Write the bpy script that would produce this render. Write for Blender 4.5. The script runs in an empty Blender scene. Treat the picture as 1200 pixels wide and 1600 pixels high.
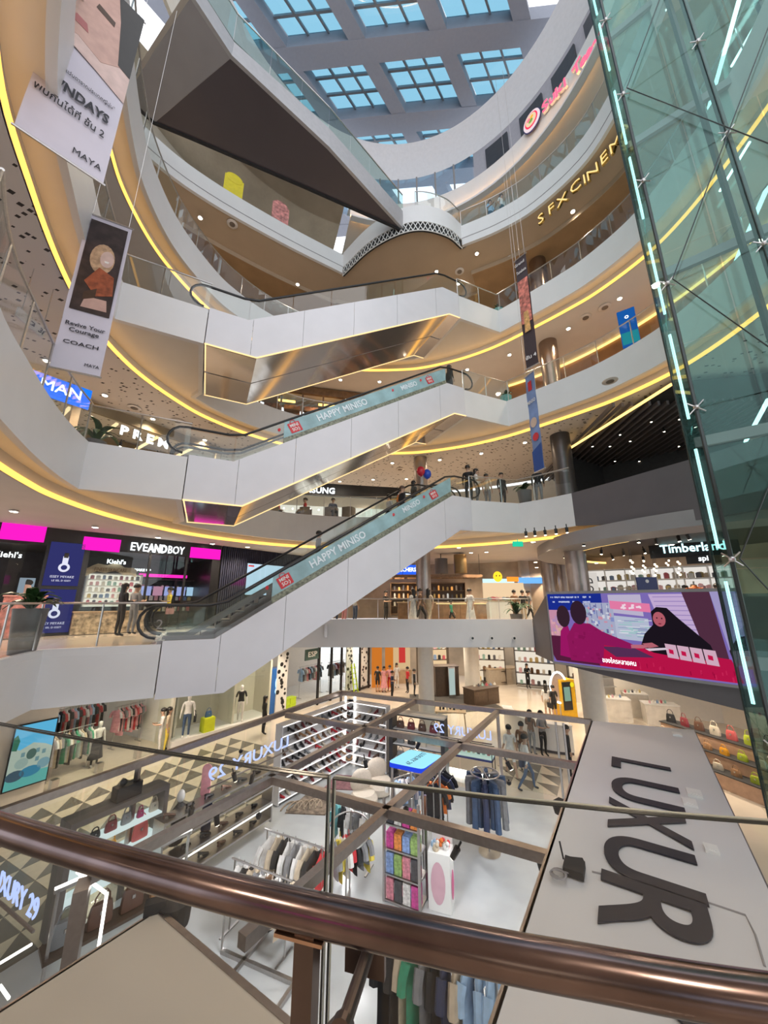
import bpy, bmesh, math, random
from math import sin, cos, pi, radians, hypot, atan2
from mathutils import Vector, Matrix
random.seed(7)
SC = bpy.context.scene
COL = SC.collection

# ------------------------------------------------------------------ camera
PITCH = radians(14.0); FPX = 560.0; CAMZ = 6.1
cam_d = bpy.data.cameras.new('camera'); cam = bpy.data.objects.new('camera', cam_d); COL.objects.link(cam)
cam_d.sensor_fit = 'VERTICAL'; cam_d.sensor_height = 24.0; cam_d.lens = 24.0 * FPX / 1600.0
cam_d.clip_start = 0.05; cam_d.clip_end = 300
cam.location = (0, 0, CAMZ); cam.rotation_euler = (pi / 2 + PITCH, 0, 0)
SC.camera = cam
# ------------------------------------------------------------------ world (daylight above the skylight) and exposure
W = bpy.data.worlds.new('world'); SC.world = W; W.use_nodes = True
bg = W.node_tree.nodes['Background']; bg.inputs[0].default_value = (0.93, 0.95, 1.0, 1); bg.inputs[1].default_value = 1.6
vs_ = SC.view_settings; vs_.view_transform = 'Standard'; vs_.look = 'None'; vs_.gamma = 1.0; vs_.use_curve_mapping = False
vs_.exposure = 0.15
try:
    SC.cycles.use_denoising = True
    SC.cycles.transparent_max_bounces = 24; SC.cycles.max_bounces = 8; SC.cycles.glossy_bounces = 4
    SC.cycles.diffuse_bounces = 3; SC.cycles.sample_clamp_indirect = 4.0; SC.cycles.use_light_tree = True
    SC.cycles.caustics_reflective = False; SC.cycles.caustics_refractive = False
except Exception:
    pass

# ------------------------------------------------------------------ materials
MATS = {}
def _new(name):
    m = bpy.data.materials.new(name); m.use_nodes = True; nt = m.node_tree; nt.nodes.clear()
    out = nt.nodes.new('ShaderNodeOutputMaterial'); return m, nt, out
def mat(name, col=(.8, .8, .8), rough=.5, metal=0., var=.06, scale=6., bump=0., spec=.5, coat=0.):
    if name in MATS: return MATS[name]
    m, nt, out = _new(name); N = nt.nodes; L = nt.links
    b = N.new('ShaderNodeBsdfPrincipled'); L.new(b.outputs[0], out.inputs[0])
    b.inputs['Roughness'].default_value = rough; b.inputs['Metallic'].default_value = metal
    b.inputs['Specular IOR Level'].default_value = spec; b.inputs['Coat Weight'].default_value = coat
    tc = N.new('ShaderNodeTexCoord'); nz = N.new('ShaderNodeTexNoise'); nz.inputs['Scale'].default_value = scale
    nz.inputs['Detail'].default_value = 3
    L.new(tc.outputs['Object'], nz.inputs['Vector'])
    cr = N.new('ShaderNodeValToRGB'); L.new(nz.outputs['Fac'], cr.inputs[0])
    cr.color_ramp.elements[0].position = .3; cr.color_ramp.elements[1].position = .7
    cr.color_ramp.elements[0].color = [max(0, c * (1 - var)) for c in col] + [1]
    cr.color_ramp.elements[1].color = [min(1, c * (1 + var)) for c in col] + [1]
    L.new(cr.outputs[0], b.inputs['Base Color'])
    if bump:
        bp = N.new('ShaderNodeBump'); bp.inputs['Strength'].default_value = bump; bp.inputs['Distance'].default_value = .01
        L.new(nz.outputs['Fac'], bp.inputs['Height']); L.new(bp.outputs[0], b.inputs['Normal'])
    MATS[name] = m; return m
def emat(name, col, s=1.0):
    if name in MATS: return MATS[name]
    m, nt, out = _new(name); e = nt.nodes.new('ShaderNodeEmission'); e.inputs[0].default_value = tuple(col) + (1,)
    e.inputs[1].default_value = s; nt.links.new(e.outputs[0], out.inputs[0]); MATS[name] = m; return m
def gmat(name, tint=(.95, .98, .97), refl=.12, rough=.0, gcol=(1, 1, 1)):
    if name in MATS: return MATS[name]
    m, nt, out = _new(name); N = nt.nodes; L = nt.links
    t = N.new('ShaderNodeBsdfTransparent'); t.inputs[0].default_value = tuple(tint) + (1,)
    g = N.new('ShaderNodeBsdfGlossy'); g.inputs['Roughness'].default_value = rough; g.inputs[0].default_value = tuple(gcol) + (1,)
    lw = N.new('ShaderNodeLayerWeight'); lw.inputs[0].default_value = .35
    mr = N.new('ShaderNodeMapRange'); mr.inputs[3].default_value = refl * .5; mr.inputs[4].default_value = min(.95, refl * 4)
    L.new(lw.outputs['Facing'], mr.inputs[0])
    mx = N.new('ShaderNodeMixShader'); L.new(mr.outputs[0], mx.inputs[0]); L.new(t.outputs[0], mx.inputs[1]); L.new(g.outputs[0], mx.inputs[2])
    L.new(mx.outputs[0], out.inputs[0]); MATS[name] = m; return m

WHITE = mat('white panel', (.74, .73, .73), .45, var=.02, scale=1.5)
SOFF = mat('cream soffit', (.72, .68, .63), .6, var=.03, scale=1.2)
CEIL = mat('ceiling paint', (.70, .64, .60), .7, var=.03, scale=1.2)
BRCEIL = mat('bronze ceiling', (.40, .25, .13), .4, metal=.1, var=.12, scale=1.0)
DGREY = mat('dark grey cladding', (.12, .108, .115), .5, var=.05, scale=1.5)
MGREY = mat('mid grey cladding', (.30, .285, .29), .5, var=.04, scale=1.5)
BLACK = mat('black lacquer', (.012, .012, .014), .35, var=.2)
BLACKM = mat('matt black', (.02, .02, .022), .7, var=.2)
STEEL = mat('brushed steel', (.55, .53, .52), .28, metal=1., var=.08, scale=30)
BRONZE = mat('polished tube metal', (.19, .145, .145), .2, metal=1., var=.3, scale=7)
COLMET = mat('column metal', (.36, .32, .31), .32, metal=.85, var=.08, scale=3)
RUBBER = mat('black rubber', (.015, .015, .016), .4, var=.1)
MIRROR = mat('mirror steel', (.66, .61, .58), .13, metal=.8, var=.05, scale=1.5)
GLASS = gmat('clear glass', (.95, .975, .965), .045)
GLASSG = gmat('green lift glass', (.84, .93, .91), .075, gcol=(.33, .47, .46))
LED = emat('warm cove led', (1.0, .62, .18), 2.2); LEDC = emat('warm cove tape', (1.0, .50, .09), 2.3)
LEDW = emat('white led', (1.0, .96, .9), 3.2)
LAMP = emat('warm downlight lens', (1.0, .86, .66), 18.0)
CYAN = emat('cyan white tube', (.55, 1.0, .97), 3.2)
MAG = emat('magenta light box', (1.0, .012, .55), 1.0)
SIGNW = emat('white sign face', (.93, .98, 1.0), 2.2)
WOOD = mat('brown wood', (.20, .115, .06), .45, var=.25, scale=4)
OAK = mat('pale wood', (.52, .38, .24), .45, var=.15, scale=4)
CREAM = mat('cream wall', (.70, .64, .55), .6, var=.03)
WHT = mat('gloss white', (.80, .79, .77), .3, var=.02)

def perforated():
    m, nt, out = _new('perforated ceiling'); N = nt.nodes; L = nt.links
    b = N.new('ShaderNodeBsdfPrincipled'); b.inputs['Roughness'].default_value = .65; L.new(b.outputs[0], out.inputs[0])
    tc = N.new('ShaderNodeTexCoord'); mp = N.new('ShaderNodeMapping'); mp.inputs['Scale'].default_value = (5.2, 7.8, 1); mp.inputs['Rotation'].default_value = (0, 0, .5)
    L.new(tc.outputs['Object'], mp.inputs[0])
    vo = N.new('ShaderNodeTexVoronoi'); vo.feature = 'F1'; vo.distance = 'CHEBYCHEV'; vo.inputs['Scale'].default_value = 1.0; vo.inputs['Randomness'].default_value = .55
    L.new(mp.outputs[0], vo.inputs['Vector'])
    sep = N.new('ShaderNodeSeparateColor'); L.new(vo.outputs['Color'], sep.inputs[0])
    mr = N.new('ShaderNodeMapRange'); mr.inputs[1].default_value = .25; mr.inputs[2].default_value = 1; mr.inputs[3].default_value = .0; mr.inputs[4].default_value = .30
    L.new(sep.outputs[0], mr.inputs[0])
    lt = N.new('ShaderNodeMath'); lt.operation = 'LESS_THAN'; L.new(vo.outputs['Distance'], lt.inputs[0]); L.new(mr.outputs[0], lt.inputs[1])
    mx = N.new('ShaderNodeMix'); mx.data_type = 'RGBA'; L.new(lt.outputs[0], mx.inputs[0])
    mx.inputs[6].default_value = (.68, .62, .58, 1); mx.inputs[7].default_value = (.03, .022, .018, 1)
    L.new(mx.outputs[2], b.inputs['Base Color']); return m
PERF = perforated()

# ------------------------------------------------------------------ helpers
def ray(u, v):
    x = (u - 600) / FPX; y = (800 - v) / FPX
    return Vector((x, cos(PITCH) - y * sin(PITCH), sin(PITCH) + y * cos(PITCH)))
def at(u, v, z):
    r = ray(u, v); t = (z - CAMZ) / r.z
    return Vector((r.x * t, r.y * t, z))
def atY(u, v, Y):
    r = ray(u, v); t = Y / r.y
    return Vector((r.x * t, Y, CAMZ + r.z * t))
def cat(pts, n=5):
    """smooth curve through 2-D points"""
    out = []
    P = [Vector(p) for p in pts]
    for i in range(len(P) - 1):
        p0 = P[i - 1] if i else P[0] * 2 - P[1]; p1 = P[i]; p2 = P[i + 1]; p3 = P[i + 2] if i + 2 < len(P) else P[-1] * 2 - P[-2]
        for k in range(n):
            t = k / n
            out.append(.5 * ((2 * p1) + (p2 - p0) * t + (2 * p0 - 5 * p1 + 4 * p2 - p3) * t * t + (3 * p1 - p0 - 3 * p2 + p3) * t ** 3))
    out.append(P[-1].copy()); return out
XF = {}
ORD = ['first', 'second', 'third', 'fourth', 'fifth', 'sixth', 'seventh', 'eighth', 'ninth', 'tenth', 'eleventh', 'twelfth', 'thirteenth']
class MB:
    def __init__(s): s.v = []; s.f = []; s.m = []
    def add(s, vs, fs, mi=0):
        o = len(s.v); s.v += [Vector(p) for p in vs]; s.f += [tuple(i + o for i in f) for f in fs]; s.m += [mi] * len(fs); return s
    def box(s, c, d, rz=0., mi=0, rx=0., ry=0.):
        R = Matrix.Rotation(rz, 3, 'Z') @ Matrix.Rotation(ry, 3, 'Y') @ Matrix.Rotation(rx, 3, 'X'); c = Vector(c)
        vs = [c + R @ Vector((x * d[0] / 2, y * d[1] / 2, z * d[2] / 2)) for z in (-1, 1) for y in (-1, 1) for x in (-1, 1)]
        return s.add(vs, [(0, 2, 3, 1), (4, 5, 7, 6), (0, 1, 5, 4), (2, 6, 7, 3), (0, 4, 6, 2), (1, 3, 7, 5)], mi)
    def beam(s, p, q, w, h, mi=0):
        p = Vector(p); q = Vector(q); d = (q - p).normalized()
        up = Vector((0, 0, 1)) if abs(d.z) < .99 else Vector((0, 1, 0))
        a = d.cross(up).normalized(); b = a.cross(d).normalized()
        vs = [e + a * x * w / 2 + b * y * h / 2 for e in (p, q) for y in (-1, 1) for x in (-1, 1)]
        return s.add(vs, [(0, 1, 3, 2), (4, 6, 7, 5), (0, 4, 5, 1), (2, 3, 7, 6), (0, 2, 6, 4), (1, 5, 7, 3)], mi)
    def tube(s, pts, r, n=8, mi=0, closed=False):
        P = [Vector(p) for p in pts]; k = len(P); rr = r if isinstance(r, (list, tuple)) else [r] * k; vs = []; prev = None
        for i in range(k):
            a = P[(i - 1) % k] if (i or closed) else P[0]; b = P[(i + 1) % k] if (i < k - 1 or closed) else P[-1]
            d = (b - a).normalized()
            if prev is None:
                up = Vector((0, 0, 1)) if abs(d.z) < .9 else Vector((1, 0, 0)); x = d.cross(up).normalized()
            else:
                x = (prev - d * prev.dot(d)).normalized()
            prev = x; y = d.cross(x)
            vs += [P[i] + (x * cos(2 * pi * j / n) + y * sin(2 * pi * j / n)) * rr[i] for j in range(n)]
        fs = [(i * n + j, ((i + 1) % k) * n + j, ((i + 1) % k) * n + (j + 1) % n, i * n + (j + 1) % n) for i in range(k if closed else k - 1) for j in range(n)]
        if not closed: fs += [tuple(range(n)), tuple(range((k - 1) * n + n - 1, (k - 1) * n - 1, -1))]
        return s.add(vs, fs, mi)
    def lathe(s, prof, n=16, c=(0, 0, 0), mi=0, sx=1., sy=1.):
        c = Vector(c); vs = [c + Vector((r * cos(2 * pi * j / n) * sx, r * sin(2 * pi * j / n) * sy, z)) for r, z in prof for j in range(n)]
        fs = [(i * n + j, i * n + (j + 1) % n, (i + 1) * n + (j + 1) % n, (i + 1) * n + j) for i in range(len(prof) - 1) for j in range(n)]
        fs += [tuple(range(n - 1, -1, -1)), tuple(range((len(prof) - 1) * n, len(prof) * n))]
        return s.add(vs, fs, mi)
    def poly(s, pts, mi=0): return s.add(pts, [tuple(range(len(pts)))], mi)
    def slab(s, pts, vec, mi=0):
        """a flat polygon extruded by a vector"""
        n = len(pts); vec = Vector(vec); P = [Vector(p) for p in pts]
        return s.add(P + [p + vec for p in P], [tuple(range(n - 1, -1, -1)), tuple(range(n, 2 * n))] + [(i, (i + 1) % n, n + (i + 1) % n, n + i) for i in range(n)], mi)
    def prism(s, pts, z0, z1, mi=0): return s.slab([(p[0], p[1], z0) for p in pts], (0, 0, z1 - z0), mi)
    def ribbon(s, path, z0, z1, t, mi=0):
        """upright wall along a plan path, thickness t to the left of travel"""
        P = [Vector((p[0], p[1])) for p in path]; n = len(P); Q = offs(P, t)
        Z0 = z0 if isinstance(z0, (list, tuple)) else [z0] * n; Z1 = z1 if isinstance(z1, (list, tuple)) else [z1] * n
        vs = []
        for i in range(n): vs += [(P[i].x, P[i].y, Z0[i]), (P[i].x, P[i].y, Z1[i]), (Q[i].x, Q[i].y, Z1[i]), (Q[i].x, Q[i].y, Z0[i])]
        fs = [(4 * i + j, 4 * i + (j + 1) % 4, 4 * i + 4 + (j + 1) % 4, 4 * i + 4 + j) for i in range(n - 1) for j in range(4)]
        fs += [(3, 2, 1, 0), (4 * n - 4, 4 * n - 3, 4 * n - 2, 4 * n - 1)]
        return s.add(vs, fs, mi)
    def strip(s, A, B, mi=0):
        n = len(A); return s.add(list(A) + list(B), [(i, i + 1, n + i + 1, n + i) for i in range(n - 1)], mi)
    def ball(s, c, r, n=10, m=6, mi=0):
        rx, ry, rz = r if isinstance(r, (tuple, list)) else (r, r, r); c = Vector(c)
        prof = [(sin(pi * i / m), -cos(pi * i / m)) for i in range(m + 1)]; prof[0] = (.02, -1); prof[-1] = (.02, 1)
        o = len(s.v); s.lathe(prof, n, (0, 0, 0), mi)
        for i in range(o, len(s.v)): p = s.v[i]; s.v[i] = c + Vector((p.x * rx, p.y * ry, p.z * rz))
        return s
    def build(s, name, mats, parent=None, smooth=False, local=False, fix=True):
        if not isinstance(mats, (list, tuple)): mats = [mats]
        me = bpy.data.meshes.new(name); V = s.v
        o = bpy.data.objects.new(name, me); COL.objects.link(o)
        if parent is not None:
            o.parent = parent
            if not local:
                loc, rz = XF.get(parent.name, (Vector((0, 0, 0)), 0.)); R = Matrix.Rotation(-rz, 3, 'Z')
                V = [R @ (p - loc) for p in V]
            XF[o.name] = XF.get(parent.name, (Vector((0, 0, 0)), 0.))
        elif not local:
            xs = [p.x for p in V]; ys = [p.y for p in V]; zs = [p.z for p in V]
            c = Vector(((min(xs) + max(xs)) / 2, (min(ys) + max(ys)) / 2, min(zs))); o.location = c; V = [p - c for p in V]; XF[o.name] = (c, 0.)
        me.from_pydata([tuple(p) for p in V], [], s.f)
        for m in mats: me.materials.append(m)
        me.polygons.foreach_set('material_index', s.m)
        if fix:
            bm = bmesh.new(); bm.from_mesh(me); bmesh.ops.recalc_face_normals(bm, faces=bm.faces); bm.to_mesh(me); bm.free()
        if smooth:
            me.polygons.foreach_set('use_smooth', [True] * len(me.polygons))
            try: me.set_sharp_from_angle(angle=radians(40))
            except Exception: pass
        me.update(); return o
def offs(P, t):
    n = len(P); Q = []
    for i in range(n):
        a = P[i] - P[i - 1] if i else P[1] - P[0]; b = P[i + 1] - P[i] if i < n - 1 else P[-1] - P[-2]
        a = a.normalized(); b = b.normalized(); na = Vector((-a.y, a.x)); nb = Vector((-b.y, b.x)); m = na + nb
        m = m / max(.35, m.dot(na)) if m.length > 1e-6 else na
        Q.append(P[i] + m * t)
    return Q
def tag(o, label=None, cat=None, group=None, kind=None):
    if label: o['label'] = label
    if cat: o['category'] = cat
    if group: o['group'] = group
    if kind: o['kind'] = kind
    return o
def thing(name, label, cat, loc=(0, 0, 0), rz=0., group=None):
    o = bpy.data.objects.new(name, None); COL.objects.link(o); o.empty_display_size = .1
    o.location = loc; o.rotation_euler = (0, 0, rz); XF[o.name] = (Vector(loc), rz); return tag(o, label, cat, group)
def struct(name, mb, m, smooth=False, parent=None):
    o = mb.build(name, m, parent, smooth)
    if parent is None: o['kind'] = 'structure'
    return o
def copy_tree(o, loc=None, rz=None, parent=None, label=None, group=None):
    c = o.copy(); COL.objects.link(c); c.parent = parent
    if loc is not None: c.location = loc
    if rz is not None: c.rotation_euler = (0, 0, rz)
    if label: c['label'] = label
    if group: c['group'] = group
    for ch in o.children: copy_tree(ch, parent=c)
    return c
def clone(me_obj, name, parent=None, loc=(0, 0, 0), rz=0., mats=None, scale=None, rot=None):
    """another object on the same mesh, optionally in other materials"""
    o = bpy.data.objects.new(name, me_obj.data); COL.objects.link(o); o.parent = parent; o.location = loc
    o.rotation_euler = rot or (0, 0, rz)
    if scale: o.scale = scale
    if mats:
        for i, m in enumerate(mats):
            if m is None: continue
            o.material_slots[i].link = 'OBJECT'; o.material_slots[i].material = m
    return o
def text_mesh(body, size, depth=.02, align='CENTER', bold=0., spacing=1., shear=0., res=2):
    cu = bpy.data.curves.new('lettering', 'FONT'); cu.body = body; cu.size = size; cu.extrude = depth / 2; cu.align_x = align; cu.align_y = 'CENTER'
    cu.offset = bold * size; cu.resolution_u = res; cu.space_character = spacing; cu.shear = shear
    o = bpy.data.objects.new('lettering', cu); me = bpy.data.meshes.new_from_object(o)
    V = [v.co.copy() for v in me.vertices]; Fc = [tuple(p.vertices) for p in me.polygons]
    bpy.data.objects.remove(o); bpy.data.curves.remove(cu); bpy.data.meshes.remove(me); return V, Fc
def text(body, size, loc, xd, up, m, parent=None, depth=.02, name='lettering', width=None, **k):
    """lettering centred on loc, reading along xd, standing along up; width fits it to a length"""
    V, Fc = text_mesh(body, size, depth, **k); xd = Vector(xd).normalized(); up = Vector(up); up = (up - xd * up.dot(xd)).normalized(); nd = xd.cross(up)
    sx = 1.
    if width and V:
        w = max(p.x for p in V) - min(p.x for p in V); sx = width / w
    b = MB(); b.add([Vector(loc) + xd * p.x * sx + up * p.y + nd * p.z for p in V], Fc)
    return b.build(name, m, parent, fix=False)
# ================================================================== the atrium: levels, parapets, soffits
CX, CY = .6, 8.3
def radial(p, r): d = Vector((p[0] - CX, p[1] - CY)).normalized(); return Vector((CX, CY)) + d * r
def outward(p, k): d = Vector((p[0] - CX, p[1] - CY)).normalized(); return Vector((p[0], p[1])) + d * k
A_LEFT = [(-3.2, 2.0), (-4.3, 3.0), (-5.3, 4.1), (-6.05, 5.3), (-6.7, 6.45), (-7.2, 7.5), (-7.55, 8.45)]
A_FAR = [(-7.35, 12.5), (-6.9, 13.5), (-5.9, 14.8), (-4.4, 16.0), (-2.7, 16.65), (-1, 16.9), (1, 16.85), (2.15, 16.65)]
A_RIGHT = [(5.65, 14.8), (6.8, 13.7), (7.6, 12.9), (8.3, 12.1), (9.0, 10.9), (9.35, 9.9), (9.5, 8.5), (9.4, 6.5), (9.0, 5.0)]
TL = [Vector((-5.55, 9.45)), Vector((-6.95, 12.2))]; TR = [Vector((3.5, 13.9))]
LEFT = cat(A_LEFT); FAR = cat(A_FAR); RIGHT = cat(A_RIGHT)
RING = cat(A_LEFT + [(-7.75, 9.8), (-7.7, 11.0)] + A_FAR + [(3.6, 16.1), (4.7, 15.5)] + A_RIGHT)
LEFT5 = cat(A_LEFT + [(-7.75, 9.8), (-7.7, 11.0)] + A_FAR)
F3R = cat([(5.6, 14.4), (6.35, 13.75), (7.07, 12.95)])
F4 = LEFT + TL + FAR + TR + RIGHT
F5 = LEFT5 + TR + RIGHT
F3 = LEFT + TL + FAR + TR + F3R
GREY3 = cat([(7.07, 12.95), (7.75, 11.7), (8.35, 10.5), (8.9, 9.4), (9.35, 8.2), (9.6, 6.8)])
F2 = LEFT + TL + cat([(-7.35, 12.5), (-6.6, 14.2), (-5.6, 15.3), (-4.3, 16.0)]) + [Vector((6.35, 16.0))]
GREY2 = [Vector((6.35, 16.0)), Vector((6.2, 14.15))] + cat([(6.35, 13.95), (7.5, 12.4), (8.6, 10.95), (9.65, 9.6), (10.6, 8.2)])
LATT = cat([(-2.3, 16.1), (-.82, 14.67), (.63, 13.83), (1.86, 13.58), (3.16, 13.9), (4.0, 14.5)], 8)
L6L = cat([(-11.2, 8.2), (-9.6, 10.8), (-8.0, 12.4), (-5.2, 14.35), (-2.3, 16.1)])
L6R = cat([(4.0, 14.5), (5.6, 13.75), (7.0, 12.75), (8.25, 11.1), (8.65, 9.6), (8.7, 8.0), (8.5, 6.4)])
F6 = L6L + LATT + L6R
def z3(P, z): return [(p[0], p[1], z) for p in P]
def annulus(path, z, r_out, mb=None, mi=0):
    mb = mb or MB(); out = [radial(p, r_out) for p in path]
    return mb.strip(z3(path, z), z3(out, z), mi)
DKBR0 = mat('near pier brown', (.08, .05, .04), .4, var=.2)
FLOORM = mat('polished floor', (.62, .54, .45), .12, var=.06, scale=.8)
def level(n, z, F, ring, R_off, ceil_mat, r_out, soff_mat, cove=True, fh=1.2, grey=None, cd=1.42):
    """parapet fascia, floor, soffit, cove strip and ceiling of the storey below"""
    names = {2: 'second', 3: 'third', 4: 'fourth', 5: 'fifth', 6: 'sixth'}[n]
    struct('wall_parapet_' + names, MB().ribbon(F, z - fh, z + .06, .14), WHITE)
    full = list(F) + (list(grey[1:]) if grey else [])
    Fo = offs([Vector((p[0], p[1])) for p in full], .1)
    fl = MB(); fl.poly(z3(Fo, z - .02) + z3([radial(p, r_out) for p in ring][::-1], z - .02)); struct('floor_' + names, fl, FLOORM)
    R = [outward(p, R_off) for p in ring]
    so = MB(); so.poly(z3(Fo, z - fh + .16) + z3(R[::-1], z - fh + .16)); struct('ceiling_soffit_' + names, so, soff_mat)
    c = MB(); c.strip(z3(R, z - cd), z3([radial(p, r_out) for p in R], z - cd)); ce = struct('ceiling_' + names, c, ceil_mat)
    MB().ribbon([outward(p, .005) for p in R], z - cd, z - fh + .17, .02).build('ceiling_edge', SOFF, ce)
    if cove: MB().ribbon([outward(p, -.055) for p in R], z - cd + .0, z - cd + .11, .05).build('cove_light', LEDC, ce)
    return ce
TAN = mat('tan soffit', (.50, .38, .27), .6, var=.04, scale=1.0)
RING2 = LEFT + cat([(-7.75, 9.8), (-7.7, 11.0), (-7.35, 12.5), (-6.6, 14.2), (-5.6, 15.3), (-4.3, 16.0)]) + [Vector((6.35, 16.0))] + GREY2[1:]
level(2, 5.0, F2, RING2, .9, CEIL, 25.5, SOFF, cove=False, grey=GREY2, fh=.78, cd=.85)
struct('wall_parapet_second_left', MB().ribbon(offs(LEFT + TL[:1], -.01), 3.85, 4.9, .12), WHITE)
struct('ceiling_tongue_second', MB().poly(z3(LEFT[-6:] + TL + [Vector((-7.4, 12.3)), Vector((-8.6, 10.0))], 3.87)), SOFF)
level(3, 10.0, F3, RING, .65, CEIL, 17, SOFF, grey=GREY3)
level(4, 15.0, F4, RING, .65, PERF, 16, SOFF)
level(5, 20.0, F5, RING, .65, CEIL, 15, SOFF)
# the far bridge edge of the second floor stands a little higher than its floor
struct('wall_parapet_second_bridge', MB().ribbon([(-4.3, 15.98), (6.33, 15.98)], 4.24, 5.36, .1), WHITE)
struct('wall_parapet_second_grey', MB().ribbon(GREY2, [3.95] + [3.3 + (p.y - 9.6) * .14 for p in GREY2[1:]], [5.36] + [6.3] * (len(GREY2) - 1), .2), DGREY)
struct('wall_parapet_third_grey', MB().ribbon(GREY3, [8.8 - .5 * min(1, i / 12) for i in range(len(GREY3))], 10.06, .16), DGREY)
# sixth storey
struct('wall_parapet_sixth_left', MB().ribbon(L6L, 23.8, 25.06, .14), WHITE)
struct('wall_parapet_sixth_right', MB().ribbon(L6R, 23.8, 25.06, .14), WHITE)
struct('wall_parapet_sixth_bay', MB().ribbon(LATT, 24.15, 25.2, .14), WHITE)
struct('trim_groove_left', MB().ribbon(offs(L6L, -.012), 24.20, 24.235, .03), MGREY)
struct('trim_groove_right', MB().ribbon(offs(L6R, -.012), 24.20, 24.235, .03), MGREY)
F6o = offs(F6, .1)
struct('floor_sixth', MB().poly(z3(F6o, 24.98) + z3([radial(p, 13.5) for p in F6][::-1], 24.98)), FLOORM)
R6 = [outward(p, 2.0) for p in L6L[3:]] + [radial(p, 10.2) for p in LATT[1:-1]] + [outward(p, 1.7) for p in L6R]
struct('ceiling_soffit_sixth', MB().poly(z3(F6o[3:], 23.83) + z3(R6[::-1], 23.83)), TAN)
C6 = [radial(p, max(14.5, (Vector(p) - Vector((CX, CY))).length + .5)) for p in R6]
ce6 = struct('ceiling_sixth', MB().strip(z3(R6, 23.6), z3(C6, 23.6)), BRCEIL)
MB().ribbon(R6, 23.58, 23.83, .03).build('ceiling_edge', TAN, ce6)
# lattice band under the sixth-floor bay
lat = thing('lattice_screen', 'black band of white diamond lattice under the curved sixth floor bay', 'lattice', (1.2, 13.7, 23.6))
lb = MB(); lb.ribbon(offs(LATT, .05), 23.6, 24.15, .05); lb.build('backing', BLACKM, lat)
LL = [0.]
for i in range(1, len(LATT)): LL.append(LL[-1] + (LATT[i] - LATT[i - 1]).length)
def along(path, cum, s):
    s = max(0, min(cum[-1] - 1e-4, s)); i = max(j for j in range(len(cum) - 1) if cum[j] <= s)
    t = (s - cum[i]) / (cum[i + 1] - cum[i]); return path[i].lerp(path[i + 1], t)
nb = int(LL[-1] / .24)
for k in range(nb):
    for sg in (0, 1):
        a = along(LATT, LL, (k + sg) * .24); b_ = along(LATT, LL, (k + 1 - sg) * .24)
        MB().beam((a.x, a.y, 23.62), (b_.x, b_.y, 24.13), .02, .035).build('lattice_bar', WHT, lat)
for zz in (23.6, 24.15): MB().tube(z3(LATT, zz), .025, 6).build('edge_rail', WHT, lat)
# back walls of every storey
def backwall(name, ring, r, z0, z1, m): return struct(name, MB().ribbon([radial(p, r) for p in ring], z0, z1, .2), m)
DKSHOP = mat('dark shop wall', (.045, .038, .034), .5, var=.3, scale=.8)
ORWOOD = mat('orange wood wall', (.36, .17, .07), .4, var=.22, scale=1.2)
GOLDW = mat('gold lit wall', (.20, .145, .075), .5, var=.2, scale=.9)
nL = len(LEFT); cutR = [p for p in RING if p.x > 5]; cutM = [p for p in RING if p.x <= 5.6]
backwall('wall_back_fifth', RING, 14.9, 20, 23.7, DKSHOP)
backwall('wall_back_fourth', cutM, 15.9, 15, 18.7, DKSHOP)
backwall('wall_back_fourth_right', cutR, 12.6, 15, 18.7, ORWOOD)
backwall('wall_back_third', RING, 16.9, 10, 13.7, CREAM)
backwall('wall_back_sixth', [p for p in RING if p.x > -8], 12.6, 25, 30.2, CREAM)
# the dark bridge at sixth floor level
br = [(.95, 13.9), (-2.3, 10.55), (-5.2, 8.05), (-5.9, 6.8), (-9.4, 9.0), (-8.85, 9.75), (-7.6, 10.25), (-3.67, 11.9)]
bt = [25.0, 24.9, 24.6, 24.6]
DPUR = mat('dark bridge underside', (.10, .085, .095), .38, metal=.4, var=.05, scale=.6)
bw = MB(); bw.poly([(p[0], p[1], 23.9) for p in (br[0], br[1], br[2], br[5], br[6], br[7])]); bu = struct('ceiling_bridge', bw, DPUR)
for q in ([br[2], br[3], (-7.7, 7.9), (-7.05, 8.9)], [(-7.05, 8.9), (-7.7, 7.9), br[4], br[5]]):
    MB().poly([(p[0], p[1], 23.9) for p in q]).build('soffit_panel', MGREY, bu)
rt = MB(); R_ = [Vector(p) for p in (br[0], br[1], br[2], br[3])]; rt.ribbon(R_, 23.9, bt, .12); rt.build('bridge_fascia', mat('grey metal fascia', (.42, .41, .42), .35, metal=.4, var=.05), bu)
MB().ribbon([Vector(p) for p in (br[0], br[7], br[6], br[5], br[4])], 23.84, 24.1, .1).build('bridge_edge', BLACKM, bu)
MB().poly([(p[0], p[1], 24.9) for p in br]).build('bridge_deck', FLOORM, bu)
for i, (p, q) in enumerate([(R_[0], R_[0].lerp(R_[1], .25)), (R_[0].lerp(R_[1], .25), R_[0].lerp(R_[1], .5)), (R_[0].lerp(R_[1], .5), R_[0].lerp(R_[1], .75)), (R_[0].lerp(R_[1], .75), R_[1]), (R_[1], R_[1].lerp(R_[2], .33)), (R_[1].lerp(R_[2], .33), R_[1].lerp(R_[2], .66)), (R_[1].lerp(R_[2], .66), R_[2]), (R_[2], R_[3])]):
    MB().ribbon([p.lerp(q, .01), p.lerp(q, .99)], 24.6, 26.3, .02).build('glass_pane', GLASSG, bu)
MB().tube(z3(R_, 26.32), .03, 8).build('handrail', STEEL, bu)
# mirrored ceiling over the sixth floor, behind the bridge
struct('ceiling_mirror', MB().poly(z3(L6L, 28.9) + z3([radial(p, 15) for p in L6L][::-1], 28.9)), mat('mirror ceiling', (.62, .57, .50), .05, metal=1., var=.1, scale=.7))
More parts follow.
